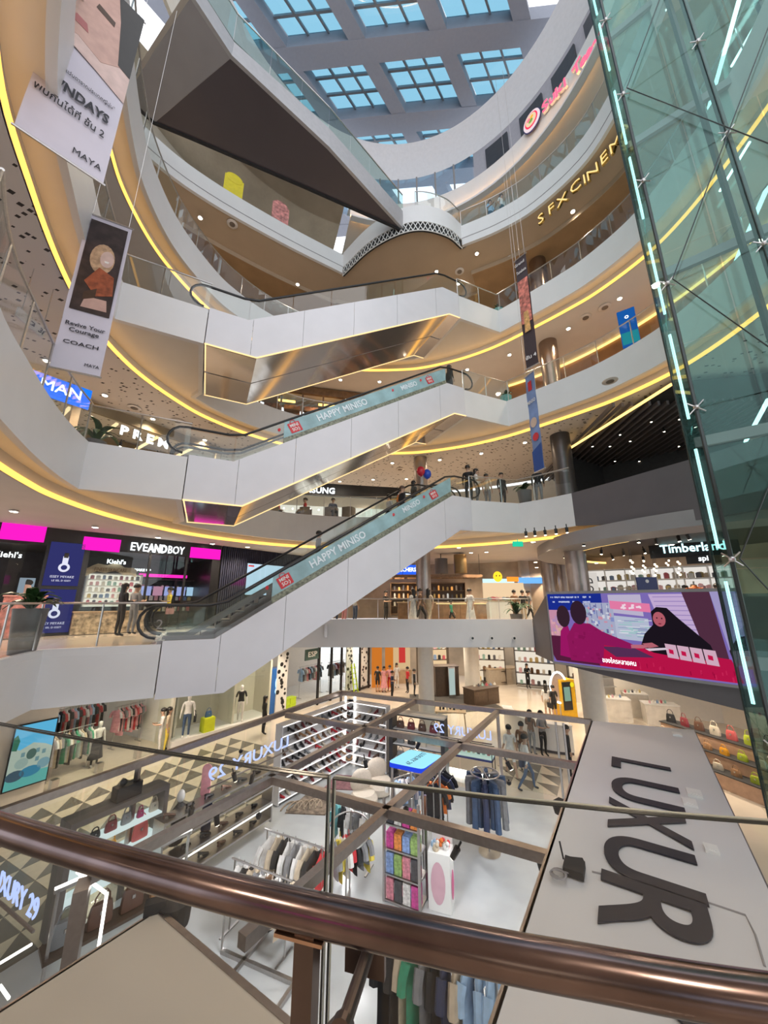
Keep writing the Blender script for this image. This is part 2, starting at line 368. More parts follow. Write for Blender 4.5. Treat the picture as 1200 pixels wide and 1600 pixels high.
# drum under the skylight: sign fascia, clerestory wall, sloping ring
def arc(r, a0, a1, n=40, cx=CX, cy=CY + .3): return [Vector((cx + r * cos(radians(a0 + (a1 - a0) * i / n)), cy + r * sin(radians(a0 + (a1 - a0) * i / n)))) for i in range(n + 1)]
SUKI = arc(8.55, 108, -25)
fs = struct('wall_sign_fascia', MB().ribbon(SUKI, 28.7, 30.3, .15), WHITE)
MB().ribbon(arc(8.24, 108, -25), 28.42, 28.56, .32).build('cove_lip', WHITE, fs); MB().ribbon(arc(8.34, 108, -25), 28.565, 28.60, .06).build('cove_light', emat('amber cove led', (1., .50, .16), 22.0), fs)
struct('ceiling_drum_soffit', MB().strip(z3(SUKI, 28.72), z3(arc(13, 108, -25), 28.72)), SOFF)
struct('ceiling_sign_top', MB().strip(z3(arc(8.68, 108, -25), 30.28), z3(arc(9.7, 108, -25), 30.28)), SOFF)
WALLC = arc(9.6, 178, -30, 60); RIM = arc(8.85, 178, -30, 60)
def seg(r, a0, a1, z0, z1, n=4, t=.15): return MB().ribbon(arc(r, a0, a1, n), z0, z1, t)
struct('ceiling_drum_ring', MB().strip(z3(WALLC, 33.9), z3(RIM, 36.0)), mat('pale metal ring', (.76, .76, .79), .4, metal=.1, var=.03), smooth=True)
struct('wall_drum_top', MB().strip(z3(RIM, 36.0), z3(arc(9.3, 178, -30, 60), 36.6)), MGREY)
MBr = MB().strip(z3(arc(9.3, 178, -30, 60), 36.55), z3(arc(10.4, 178, -30, 60), 36.55)); struct('ceiling_roof', MBr, MGREY)
struct('wall_drum', seg(9.62, 58, -30, 30.2, 33.95, 24), mat('lilac grey wall', (.42, .41, .46), .6, var=.04))
struct('wall_drum_far', seg(9.62, 178, 112, 30.2, 33.95, 16), CREAM)
DKPAN = mat('dark opening', (.05, .05, .06), .4, var=.1)
for k, a in enumerate((49, 36, 24, 12)):
    w_ = tag(seg(9.5, a + 4.2, a - 4.2, 30.4, 33.4, 4, .1).build('window_%d' % (k + 10), DKPAN), kind='structure')
for k in range(7):
    a = 110 - k * 7.4; w_ = MB().ribbon([arc(9.58, a - .2, a - 7.2, 1)[0], arc(9.58, a - .2, a - 7.2, 1)[1]], 30.2, 33.85, .03).build('window_%d' % (k + 1), gmat('clerestory glass', (.86, .95, 1.), .04)); w_['kind'] = 'structure'
    p_ = arc(9.55, a, a, 1)[0]; MB().box((p_.x, p_.y, 32.05), (.1, .1, 3.6)).build('mullion', MGREY, w_)
# skylight: skewed coffers with three by three panes
sky = bpy.data.objects.new('ceiling_skylight', None); COL.objects.link(sky); sky['kind'] = 'structure'; XF[sky.name] = (Vector((0, 0, 0)), 0.)
KS = 1.1; a_ = Vector((4.27, -.32)) * KS; b_ = Vector((2.33, 3.0)) * KS; pa = Vector((3.37, -.25)) * KS; pb = Vector((1.67, 2.1)) * KS; O_ = Vector((-4.56, 13.6)) * KS
SKYG = gmat('skylight glass', (.42, .61, .69), .03); BAR = mat('skylight bar', (.20, .23, .27), .4, metal=.3); BEAMM = mat('roof beam paint', (.25, .27, .33), .55, var=.03)
ga = a_ - pa; gb = b_ - pb
for j in range(-3, 4):
    p0 = O_ - gb + b_ * j - a_ * 3 ; p1 = p0 + a_ * 7
    MB().slab([(p0.x, p0.y, 38.0), (p1.x, p1.y, 38.0), (p1.x + gb.x, p1.y + gb.y, 38.0), (p0.x + gb.x, p0.y + gb.y, 38.0)], (0, 0, 1.1)).build('roof_beam', BEAMM, sky)
for i in range(-3, 4):
    p0 = O_ - ga + a_ * i - b_ * 3; p1 = p0 + b_ * 6
    MB().slab([(p0.x, p0.y, 38.02), (p0.x + ga.x, p0.y + ga.y, 38.02), (p1.x + ga.x, p1.y + ga.y, 38.02), (p1.x, p1.y, 38.02)], (0, 0, 1.1)).build('roof_beam', BEAMM, sky)
for i in range(-3, 3):
    for j in range(-3, 2):
        o = O_ + a_ * i + b_ * j
        c_ = o + (pa + pb) * .5
        if (c_ - Vector((CX, CY + .3))).length > 13 or c_.y < 3: continue
        for x in range(3):
            for y in range(3):
                q = [o + pa * (x + dx) / 3 + pb * (y + dy) / 3 for dx, dy in ((0, 0), (1, 0), (1, 1), (0, 1))]
                MB().slab([(p.x, p.y, 39.0) for p in q], (0, 0, .03)).build('skylight_pane', SKYG, sky)
        for k in (1, 2):
            p = o + pa * k / 3; q = p + pb; MB().beam((p.x, p.y, 38.92), (q.x, q.y, 38.92), .11, .2).build('glazing_bar', BAR, sky)
            p = o + pb * k / 3; q = p + pa; MB().beam((p.x, p.y, 38.93), (q.x, q.y, 38.93), .11, .2).build('glazing_bar', BAR, sky)
# columns
def column(name, x, y, r, z0, z1, m): return struct(name, MB().lathe([(r, z0), (r, z1)], 24, (x, y, 0)), m, smooth=True)
COLW = mat('white column', (.74, .70, .64), .4, var=.03)
for k, (z0, z1, m) in enumerate([(0, 4.15, COLW), (5, 8.6, COLMET), (10, 13.6, COLMET)]): column('column_centre_%d' % k, 1.95, 18.0, .36, z0, z1, m)
for k, (z0, z1, m) in enumerate([(0, 4.15, COLW), (5, 8.6, COLMET), (10, 13.6, mat('dark column', (.10, .09, .09), .3, metal=.6)), (15, 18.6, mat('bronze column', (.30, .22, .17), .25, metal=.9)), (20, 23.6, MATS['bronze column'])]): column('column_right_%d' % k, 8.15, 15.3, .42, z0, z1, m)
column('column_ground', 5.85, 25.65, .5, 0, 4.15, COLW)
# ground floor
struct('floor_ground', MB().box((0, 16, -.1), (60, 60, .2)), FLOORM)
# ---------------------------------------------------------------- the gallery the photographer stands on, behind the handrail
struct('floor_near', MB().box((0, -3.8, 4.85), (20, 8.8, .2)), FLOORM)
nc = struct('ceiling_near', MB().box((0, -3.7, 8.72), (20, 8.6, .2)), CEIL)
struct('wall_parapet_near', MB().box((0, .66, 9.35), (20, .12, 1.5)), WHITE)
nw = struct('wall_near', MB().box((0, -8.1, 6.8), (20, .2, 3.7)), CREAM)
for x, w_, m in ((-6.2, 3.2, MAG), (-1.0, 2.2, emat('near shop window', (1., .85, .62), 1.0)), (2.6, 2.6, emat('near shop window cool', (.75, .85, 1.), .9)), (6.6, 2.4, MAG)):  # the two shop window panels are added, unseen, for the handrail to reflect
    MB().box((x, -7.96, 7.2 if m is not MAG else 7.9), (w_, .06, 1.7 if m is not MAG else .7)).build('lit_panel', m, nw)
for x in (-8, -3.4, .8, 4.6, 8.6): MB().box((x, -7.9, 6.8), (.3, .2, 3.6)).build('pier', DKBR0, nw)
# ================================================================== glass railings along the floor edges
def cum(P):
    c = [0.]
    for i in range(1, len(P)): c.append(c[-1] + (P[i] - P[i - 1]).length)
    return c
def railing(label, path, z, h=1.05, seg=1.25, group='glass railings of the atrium', off=.07):
    P = [Vector((p[0], p[1])) for p in path]; Q = offs(P, off); C = cum(Q); n = max(1, round(C[-1] / seg)); st = C[-1] / n
    t = thing('glass_railing', label, 'railing', (Q[0].x, Q[0].y, z), 0, group)
    for k in range(n):
        a, b = k * st + .01, (k + 1) * st - .01
        pts = [along(Q, C, a)] + [Q[i] for i in range(len(Q)) if a + .03 < C[i] < b - .03] + [along(Q, C, b)]
        MB().ribbon(pts, z + .06, z + h - .03, .014).build('glass_pane', GLASS, t)
        p = along(Q, C, k * st); MB().box((p.x, p.y, z + h / 2), (.025, .025, h - .04)).build('post', STEEL, t)
    MB().tube(z3(Q, z + h), .024, 7).build('handrail', STEEL, t, smooth=True)
    return t
def after(P, i): return P[i:]
railing('glass railing on the second floor edge in front of the make-up store', LEFT[8:] + TL[:1], 5.06, 1.0)
railing('straight glass railing along the second floor bridge beside the cafe', [(-4.2, 16.0), (6.3, 16.0)], 5.36, .85)
railing('glass railing curving up the left edge of the third floor below the hanging sign', LEFT[6:] + TL[:1], 10.06)
railing('glass railing at the third floor phone shop behind the escalators', FAR, 10.06)
railing('glass railing at the third floor landing beside the dark column', TR + F3R, 10.06)
railing('glass railing on the left edge of the fourth floor beside the tall portrait banner', LEFT[8:] + TL[:1], 15.06)
railing('glass railing of the fourth floor behind the escalators, by the dark shelves', FAR, 15.06)
railing('long glass railing on the right of the fourth floor by the orange wood wall', TR + RIGHT, 15.06)
railing('glass railing curving round the left edge of the fifth floor', LEFT5[8:], 20.06)
railing('long glass railing on the right of the fifth floor under the cinema letters', TR + RIGHT, 20.06)
railing('glass railing on the right of the sixth floor under the red lit sign', L6R, 25.06)
railing('short curved glass railing on the sixth floor bay above the lattice', LATT[22:], 25.2, 1.0)

# ================================================================== escalators, three storeys of paired flights
EA = Vector((-5.55, 9.45)); EB = Vector((3.5, 13.9)); EL = (EB - EA).length; ED = (EB - EA).normalized(); EN = Vector((-ED.y, ED.x))
def ew(s, w, z): p = EA + ED * s + EN * w; return Vector((p.x, p.y, z))
S0, S1 = 1.2, EL - .9
def stepz(s): return 0. if s < S0 else 5. if s > S1 else 5. * (s - S0) / (S1 - S0)
S0_, S1_ = S0, S1
TEAL = mat('printed sky blue film', (.30, .47, .50), .35, var=.18, scale=2.2)
GRASSP = mat('printed meadow film', (.20, .21, .15), .4, var=.55, scale=14)
REDP = mat('red print', (.62, .03, .04), .4); WPR = mat('pale blue print', (.78, .86, .90), .4, var=.05)
LEDT = emat('warm trim led', (1., .66, .30), 1.5)
SHEEN = mat('satin white cladding', (.70, .69, .72), .2, var=.03, scale=1.2)
def escalator(zl, w0, near, label, printed, steps):
    global S0, S1
    sh = 0. if near or zl > 7 else .75; S0, S1 = S0_ - sh, S1_ - sh
    W = 1.45; w1 = w0 + W; t = thing('escalator', label, 'escalator', ew(0, w0, zl), atan2(ED.y, ED.x), 'paired escalators crossing the atrium')
    ss = [0, S0 * .5, S0, S0 + .3] ; 
    # cladding panels of the near side
    if near:
        cuts = [0.02, S0 + .15, 3.0, 4.9, 6.8, S1 - .4, EL]
        for a, b in zip(cuts, cuts[1:]):
            xs = [a + .006] + [x for x in (S0, S1) if a < x < b] + [b - .006]
            top = [ew(x, w0 + .0, zl + stepz(x) + .14) for x in xs]; 
            xb = [a + .006] + [x for x in (S0 + .35, S1 + .3) if a < x < b] + [b - .006]
            bot = [ew(x, w0, zl + stepz(min(EL, max(0, x - .35))) - 1.2 if x < S1 else zl + max(3.8, stepz(x - .35) - 1.2)) for x in xb]
            MB().slab(top + bot[::-1], (EN.x * .05, EN.y * .05, 0)).build('cladding_panel', SHEEN, t)
    # underside
    xb = [0.02, S0 + .35, S1 + .3, EL]; zb = [stepz(max(0, x - .35)) - 1.2 for x in xb]; zb[-1] = 3.8
    for a, b in zip(range(3), range(1, 4)):
        MB().slab([ew(xb[a], w0 + .01, zl + zb[a]), ew(xb[b], w0 + .01, zl + zb[b]), ew(xb[b], w1 + .08, zl + zb[b]), ew(xb[a], w1 + .08, zl + zb[a])], (0, 0, .04)).build('underside_panel', MIRROR if zl > 7 else SHEEN, t)
    if not near:
        for a, b in zip(range(3), range(1, 4)):
            MB().slab([ew(xb[a], w1 + .05, zl + zb[a]), ew(xb[b], w1 + .05, zl + zb[b]), ew(xb[b], w1 + .05, zl + zb[b] + 1.2), ew(xb[a], w1 + .05, zl + zb[a] + 1.2)], (EN.x * .04, EN.y * .04, 0)).build('cladding_panel', SHEEN, t)
    if zl > 7:
        we = w0 + .0 if near else w1 + .08
        MB().tube([ew(x, we - (.015 if near else -.015), zl + z + .0) for x, z in zip(xb, zb)], .022, 6).build('light_strip', LEDT, t)
        MB().tube([ew(.05, w0 + .01, zl - 1.205), ew(.05, w1, zl - 1.205)], .018, 6).build('light_strip', LEDT, t)
    # balustrades, skirts, handrails
    for side, w in enumerate((w0 + .10, w1 - .10)):
        cuts = [-.15, S0, 2.6, 4.0, 5.4, 6.8, S1, EL + .15]
        for a, b in zip(cuts, cuts[1:]):
            a2, b2 = a + .01, b - .01
            pr = printed and near and side == 0 and 2.5 < b and a < S1 - .1 and a >= 2.5
            pts = [ew(a2, w, zl + stepz(a2) + .12), ew(b2, w, zl + stepz(b2) + .12), ew(b2, w, zl + stepz(b2) + .93), ew(a2, w, zl + stepz(a2) + .93)]
            g = MB().slab(pts, (EN.x * .012, EN.y * .012, 0)).build('balustrade_glass', GLASS, t)
            if pr:
                k = -.012
                MB().slab([ew(a2 - .01, w + k, zl + stepz(a2) + .34), ew(b2 + .01, w + k, zl + stepz(b2) + .34), ew(b2 + .01, w + k, zl + stepz(b2) + .91), ew(a2 - .01, w + k, zl + stepz(a2) + .91)], (EN.x * .008, EN.y * .008, 0)).build('printed_film', TEAL, g)
                MB().slab([ew(a2 - .01, w + k, zl + stepz(a2) + .14), ew(b2 + .01, w + k, zl + stepz(b2) + .14), ew(b2 + .01, w + k, zl + stepz(b2) + .34), ew(a2 - .01, w + k, zl + stepz(a2) + .34)], (EN.x * .008, EN.y * .008, 0)).build('printed_film', GRASSP, g)
        MB().slab([ew(-.1, w - .03, zl - .02), ew(S0, w - .03, zl - .02), ew(S1, w - .03, zl + 4.98), ew(EL + .1, w - .03, zl + 4.98), ew(EL + .1, w - .03, zl + 5.14), ew(S1, w - .03, zl + 5.14), ew(S0, w - .03, zl + .14), ew(-.1, w - .03, zl + .14)], (EN.x * .06, EN.y * .06, 0)).build('skirt', MGREY, t)
        hr = [ew(-.15, w, zl + .2)] + [ew(-.15 - .42 * sin(pi * q / 8), w, zl + .60 - .40 * cos(pi * q / 8)) for q in range(1, 8)] + [ew(-.1, w, zl + 1.0), ew(S0 - .2, w, zl + 1.0), ew(S0 + .25, w, zl + 1.1), ew(S1 - .25, w, zl + 5.9), ew(S1 + .2, w, zl + 6.0), ew(EL + .1, w, zl + 6.0)] + [ew(EL + .15 + .42 * sin(pi * q / 8), w, zl + 5.60 + .40 * cos(pi * q / 8)) for q in range(1, 8)] + [ew(EL + .15, w, zl + 5.2)]
        MB().tube(hr, .038, 8).build('handrail', RUBBER, t, smooth=True)
    if steps:
        sp = None; n = int((S1 - S0) / .4)
        for k in range(n + 1):
            s = S0 + k * .4 + .2; z = stepz(s) - .1
            if sp is None:
                sp = MB().box((0, 0, 0), (.41, 1.08, .05)).box((-.19, 0, -.12), (.02, 1.08, .24)).build('step', MGREY, t, local=True); o = sp
            else: o = clone(sp, 'step', t)
            o.location = (s, W / 2, z)
    for s0, s1, z in ((-.3, S0, 0), (S1, EL + .3, 5)):
        MB().slab([ew(s0, w0 + .16, zl + z - .04), ew(s1, w0 + .16, zl + z - .04), ew(s1, w1 - .16, zl + z - .04), ew(s0, w1 - .16, zl + z - .04)], (0, 0, .045)).build('landing_plate', STEEL, t)
    if printed and near:
        inc = Vector((ED.x * (S1 - S0), ED.y * (S1 - S0), 5)).normalized(); w = w0 + .10 - .022
        pr = [c for c in t.children if c.name.startswith('balustrade_glass')][2]
        def gl(s, h): return ew(s, w, zl + stepz(s) + h)
        text('HAPPY MINISO', .34, gl(4.6, .62), inc, (0, 0, 1), WPR, t, .012, 'printed_lettering', bold=.02, width=2.15)
        text('MINISO', .27, gl(7.35, .66), inc, (0, 0, 1), WPR, t, .012, 'printed_lettering', bold=.02, width=.85)
        for s, h, k in ((2.95, .60, 1.0), (8.35, .60, .85)):
            p = gl(s, h); up = Vector((0, 0, 1)); up = (up - inc * up.dot(inc)).normalized(); w_ = .21 * k; hh = .17 * k
            bag = MB().slab([p - inc * w_ - up * hh, p + inc * w_ - up * hh, p + inc * w_ + up * hh, p - inc * w_ + up * hh], (-EN.x * .004, -EN.y * .004, 0))
            bag.tube([p + inc * w_ * .4 * x + up * (hh + .09 * y * k) for x, y in ((-1, 0), (-.9, .6), (0, 1), (.9, .6), (1, 0))], .012, 5)
            lg = bag.build('printed_logo', REDP, t)
            for row, tx in ((.07, 'MINI'), (-.07, 'SO:)')): text(tx, .15 * k, p + up * row * k - Vector((EN.x, EN.y, 0)) * .008, inc, (0, 0, 1), WHT, t, .006, 'printed_lettering', bold=.02)
        for s, h in ((2.45, .70), (6.6, .72), (7.9, .74)):
            p = gl(s, h); MB().ball(p, (.05, .008, .06), 8, 6).build('printed_balloon', REDP, t)
    S0, S1 = S0_, S1_
    if zl < 7 and near: text('2', .34, ew(-.1, w0 + .085, zl + .52), (ED.x, ED.y, 0), (0, 0, 1), MGREY, t, .004, 'etched_number')
    return t
for zl, nm, nt_, pr in ((5., 'second floor', 'lowest', True), (10., 'third floor', 'middle', True), (15., 'fourth floor', 'highest', False)):
    escalator(zl, 0, True, 'near flight of the %s escalator pair, rising from the %s' % (nt_, nm), pr, zl < 7)
    escalator(zl, 1.58, False, 'far flight of the %s escalator pair, rising from the %s' % (nt_, nm), False, zl < 7)
# ================================================================== people and mannequins
SKIN = mat('skin', (.48, .30, .21), .55, var=.05); HAIRB = mat('black hair', (.012, .01, .009), .45, var=.2); HAIRBR = mat('brown hair', (.06, .03, .018), .5, var=.2)
MANQ = mat('mannequin white', (.78, .75, .71), .35, var=.02)
def col(name, c, r=.75): return mat(name + ' cloth', c, r, var=.14, scale=9)
CW = col('white', (.72, .70, .68)); CK = col('black', (.014, .014, .016)); CN = col('navy', (.03, .04, .09)); CJ = col('denim', (.05, .085, .16)); CG = col('grey', (.22, .22, .23))
CR = col('red', (.55, .03, .04)); CO = col('orange', (.75, .18, .03)); CP = col('pink', (.68, .30, .33)); CB = col('beige', (.55, .45, .33)); CY_ = col('yellow', (.70, .55, .08)); CGR = col('green', (.05, .30, .17)); CBL = col('light blue', (.38, .55, .75)); CBR = col('brown', (.16, .085, .045)); CT = col('teal', (.12, .35, .36))
def skeleton(pose):
    V = {}; E = []; R = {}
    def a(n, p, r, par=None, reg=None):
        V[n] = Vector(p); R[n] = r
        if par: E.append((par, n, reg))
    a('pelvis', (0, 0, .95), (.155, .105)); a('waist', (0, 0, 1.10), (.13, .09), 'pelvis', 'torso'); a('chest', (0, .01, 1.28), (.155, .105), 'waist', 'torso')
    a('neckb', (0, .015, 1.42), (.085, .07), 'chest', 'torso'); a('neck', (0, .005, 1.475), (.056, .056), 'neckb', 'head'); a('jaw', (0, -.02, 1.535), (.076, .086), 'neck', 'head'); a('brow', (0, -.005, 1.625), (.090, .102), 'jaw', 'head'); a('crown', (0, .005, 1.70), (.062, .072), 'brow', 'head')
    walk = pose == 'walk'; sit = pose == 'sit'
    for s, n in ((1, 'l'), (-1, 'r')):
        sw = (s if walk else 0)
        a('sh' + n, (s * .175, .01, 1.39), (.062, .062), 'chest', 'arm')
        if pose == 'hold' or (pose == 'phone' and s > 0) or sit:
            el = (s * .22, .0, 1.13); wr = (s * .13, -.24, 1.12 if not sit else 1.05); hd = (s * .09, -.31, 1.15 if not sit else 1.05)
        elif pose == 'drape':
            el = (s * .24, .04, 1.14); wr = (s * .27, .02, .90); hd = (s * .275, .0, .82)
        else:
            el = (s * .225, .03 + sw * .06, 1.13); wr = (s * .235, -.03 - sw * .10 + (.0), .89); hd = (s * .225, -.05 - sw * .13, .81)
        a('el' + n, el, (.044, .044), 'sh' + n, 'arm'); a('wr' + n, wr, (.029, .029), 'el' + n, 'fore'); a('ha' + n, hd, (.034, .022), 'wr' + n, 'hand')
        d = (Vector(hd) - Vector(wr)).normalized(); side = Vector((0, -1, 0)) if abs(d.z) > .6 else Vector((1, 0, 0)); side = (side - d * side.dot(d)).normalized()
        for q, (o, L) in enumerate(((-.030, .062), (-.010, .078), (.010, .074), (.030, .058))):
            a('f%d%s' % (q, n), Vector(hd) + side * o + d * .03, (.010, .010), 'ha' + n, 'hand'); a('g%d%s' % (q, n), Vector(hd) + side * o * 1.15 + d * L + Vector((-s * .012, 0, 0)), (.008, .008), 'f%d%s' % (q, n), 'hand')
        a('th' + n, Vector(wr) + d * .04 + side * .045, (.011, .011), 'wr' + n, 'hand'); a('tg' + n, Vector(wr) + d * .085 + side * .055, (.009, .009), 'th' + n, 'hand')
        if sit: hp, kn, an = (s * .10, -.02, .92), (s * .12, -.42, .93), (s * .12, -.44, .50)
        elif walk: hp, kn, an = (s * .09, 0, .90), (s * .095, -.06 - s * .16, .50), (s * .09, .06 - s * .30, .10)
        else: hp, kn, an = (s * .092, 0, .90), (s * .10, -.015, .50), (s * .105, .02, .09)
        a('hi' + n, hp, (.088, .092), 'pelvis', 'leg'); a('kn' + n, kn, (.058, .060), 'hi' + n, 'leg'); a('ca' + n, Vector(kn).lerp(Vector(an), .3) + Vector((0, .015, 0)), (.052, .055), 'kn' + n, 'shin'); a('an' + n, an, (.036, .038), 'ca' + n, 'shin')
        a('to' + n, Vector(an) + Vector((s * .015, -.14, -.05)), (.038, .026), 'an' + n, 'foot')
    return V, E, R
BODY = {}
def body_mesh(pose):
    if pose in BODY: return BODY[pose]
    V, E, R = skeleton(pose); names = list(V); me = bpy.data.meshes.new('body'); idx = {n: i for i, n in enumerate(names)}
    me.from_pydata([tuple(V[n]) for n in names], [(idx[a], idx[b]) for a, b, _ in E], [])
    bm = bmesh.new(); bm.from_mesh(me); ly = bm.verts.layers.skin.verify(); bm.verts.ensure_lookup_table()
    for n in names: bm.verts[idx[n]][ly].radius = R[n]; bm.verts[idx[n]][ly].use_root = n == 'pelvis'
    bm.to_mesh(me); bm.free()
    o = bpy.data.objects.new('body', me); COL.objects.link(o); o.modifiers.new('s', 'SKIN'); sb = o.modifiers.new('u', 'SUBSURF'); sb.levels = 1; sb.render_levels = 1
    dg = bpy.context.evaluated_depsgraph_get(); dg.update(); ev = o.evaluated_get(dg); em = bpy.data.meshes.new_from_object(ev)
    bpy.data.objects.remove(o); bpy.data.meshes.remove(me)
    regs = {'head': 0, 'hand': 0, 'torso': 1, 'arm': 1, 'fore': 2, 'leg': 3, 'shin': 4, 'foot': 5}
    segs = [(V[a], V[b], regs[r]) for a, b, r in E]; mi = []
    for p in em.polygons:
        c = p.center; best = (9, 0)
        for a, b, r in segs:
            ab = b - a; t = max(0, min(1, (c - a).dot(ab) / max(1e-9, ab.length_squared))); dd = (c - a - ab * t).length
            if dd < best[0]: best = (dd, r)
        r = best[1]
        if r == 3 and c.z > 1.0: r = 1
        if abs(c.x) < .178 and abs(c.y) < .145 and r in (0, 2, 3) and pose != 'sit':
            if .93 < c.z < 1.36: r = 1
            elif .55 < c.z <= .93 and abs(c.x) < .17 and r != 3: r = 3
        if pose == 'sit' and r == 0 and c.z < 1.3 and c.y > -.15: r = 1
        mi.append(r)
    for i in range(6): em.materials.append(SKIN)
    em.polygons.foreach_set('material_index', mi); em.polygons.foreach_set('use_smooth', [True] * len(mi))
    h = MB()   # hair cap and face parts, shared by all
    BODY[pose] = em; return em
def hair_mesh(long):
    k = 'hair%d' % long
    if k in BODY: return BODY[k]
    b = MB(); n = 14; rows = []
    for i in range(8):
        th = pi * .62 * i / 7; rows.append([(.108 * sin(th) * cos(2 * pi * j / n), .01 + .124 * sin(th) * sin(2 * pi * j / n), 1.635 + .112 * cos(th) + (.03 * max(0, -sin(2 * pi * j / n)) * (th > 1) * (i - 3) / 4)) for j in range(n)])
    if long:
        for q in range(1, 5): rows.append([(.10 * cos(2 * pi * j / n), .035 + .085 * max(-.1, sin(2 * pi * j / n)), 1.575 - .075 * q) for j in range(n)])
    vs = [p for r in rows for p in r]; fs = [(i * n + j, i * n + (j + 1) % n, i * n + n + (j + 1) % n, i * n + n + j) for i in range(len(rows) - 1) for j in range(n)]
    b.add(vs, fs); o = b.build('hair', HAIRB, None, True, local=True); me = o.data; bpy.data.objects.remove(o); BODY[k] = me; return me
def face_mesh():
    if 'face' in BODY: return BODY['face']
    b = MB()
    for s in (-1, 1): b.ball((s * .032, -.098, 1.605), (.011, .008, .008), 8, 5, 1); b.ball((s * .096, .0, 1.595), (.010, .02, .03), 8, 5, 0)
    b.ball((0, -.112, 1.58), (.012, .016, .022), 8, 5, 0); b.ball((0, -.104, 1.545), (.024, .010, .008), 8, 5, 2)
    o = b.build('face', [SKIN, BLACKM, mat('lips', (.35, .12, .10), .5)], None, True, local=True); BODY['face'] = o.data; me = o.data; bpy.data.objects.remove(o); return me
def sub(me, name, par, mats=None):
    o = bpy.data.objects.new(name, me); COL.objects.link(o); o.parent = par
    for i, m in enumerate(mats or []):
        if m is not None: o.material_slots[i].link = 'OBJECT'; o.material_slots[i].material = m
    return o
def person(label, loc, rz, top, bottom, pose='stand', hair=None, shoes=None, h=1.68, long=False, short=False, sleeve=False, skirt=None, bag=None, group=None, cat_='person'):
    t = thing('person' if cat_ == 'person' else 'mannequin', label, cat_, loc, rz, group)
    t.scale = (h / 1.72,) * 3
    dz = -.47 if pose == 'sit' else 0
    sk = SKIN if cat_ == 'person' else MANQ
    o = sub(body_mesh(pose), 'body', t, [sk, top, top if sleeve else sk, bottom, sk if short else bottom, shoes or (CK if cat_ == 'person' else sk)]); o.location.z = dz
    if cat_ == 'person':
        k = sub(hair_mesh(long), 'hair', t, [hair or HAIRB]); k.location.z = dz
        k = sub(face_mesh(), 'face', t); k.location.z = dz
    if skirt:
        b = MB(); pr = [(.15, 1.08), (.17, .95), (.22, .6), (.27, .32)]; b.lathe(pr, 16, (0, 0, 0), 0, 1, .8); b.build('skirt', skirt, t, True, local=True)
    if bag:
        b = MB(); b.box((.30, .02, .72), (.10, .30, .24)); b.tube([(.30, -.10, .84), (.30, -.06, 1.0), (.26, .0, 1.05), (.30, .06, 1.0), (.30, .12, .84)], .012, 5); b.build('bag', bag, t, local=True)
    return t
# ================================================================== second floor: make-up store, curtain wall, cafe, stalls
class PL:
    """an upright plane: start point, direction; d counts towards the atrium"""
    def __init__(s, P0, P1, flip=False):
        s.P = Vector(P0); e = Vector(P1) - s.P; s.L = e.length; s.e = e.normalized(); s.m = Vector((s.e.y, -s.e.x)) * (-1 if flip else 1); s.rz = atan2(s.e.y, s.e.x)
    def pt(s, a, h, d=0.): p = s.P + s.e * a + s.m * d; return Vector((p.x, p.y, h))
    def uv(s, u, v):
        r = ray(u, v); n = s.m; t = (s.P.dot(n)) / (r.x * n.x + r.y * n.y); q = Vector((r.x * t, r.y * t)); return (q - s.P).dot(s.e), CAMZ + r.z * t
    def box(s, mb, a0, a1, h0, h1, d0, d1, mi=0):
        c = s.pt((a0 + a1) / 2, (h0 + h1) / 2, (d0 + d1) / 2); return mb.box(c, (abs(a1 - a0), abs(d1 - d0), abs(h1 - h0)), s.rz, mi)
    def px(s, u0, v0, u1, v1):
        vm = (v0 + v1) / 2; a0 = s.uv(u0, vm)[0]; a1 = s.uv(u1, vm)[0]; um = (u0 + u1) / 2; return a0, a1, s.uv(um, v1)[1], s.uv(um, v0)[1]
    def pbox(s, mb, u0, v0, u1, v1, d0, d1, mi=0):
        a0, a1, h0, h1 = s.px(u0, v0, u1, v1); return s.box(mb, a0, a1, h0, h1, d0, d1, mi)
    @property
    def e3(s): return Vector((s.e.x, s.e.y, 0))
UP = Vector((0, 0, 1))
def sign(name, label, pl, a, h, body, size, face, backing=None, bw=0, bh=0, width=None, d=.06, cat_='sign', bold=.01, group=None):
    t = thing(name, label, cat_, pl.pt(a, h - size / 2, d), pl.rz, group)
    if backing: b = MB(); pl.box(b, a - bw / 2, a + bw / 2, h - bh / 2, h + bh / 2, d - .05, d); b.build('backing', backing, t)
    text(body, size, pl.pt(a, h, d + .03), pl.e3, UP, face, t, .04, 'lettering', width=width, bold=bold); return t
EV = PL((-12.75, 10.95), (-7.45, 16.35))
st = thing('make_up_store', 'black make-up store front with magenta light boxes and glass windows', 'shop', EV.pt(EV.L / 2, 5), EV.rz)
b = MB(); EV.box(b, 0, EV.L, 8.0, 8.58, -.3, 0); b.build('fascia', BLACK, st)
b = MB(); EV.box(b, -.5, EV.L, 5, 8.58, -2.85, -2.75); b.build('back_wall', mat('dark store wall', (.03, .03, .036), .5, var=.2), st)
b = MB(); EV.box(b, EV.L - .35, EV.L, 5, 8.58, -2.8, .02); b.build('end_wall', BLACK, st)
b = MB(); EV.box(b, 0, EV.L - .35, 7.95, 8.0, -2.8, 0); b.build('store_ceiling', BLACKM, st)
for u0, u1 in ((0, 24), (126, 225), (227, 284), (286, 340)):
    a0, a1, _, _ = EV.px(u0, 890, u1, 970); b = MB(); EV.box(b, a0, a1, 5.02, 7.95, -.06, -.045); b.build('glass_pane', GLASS, st)
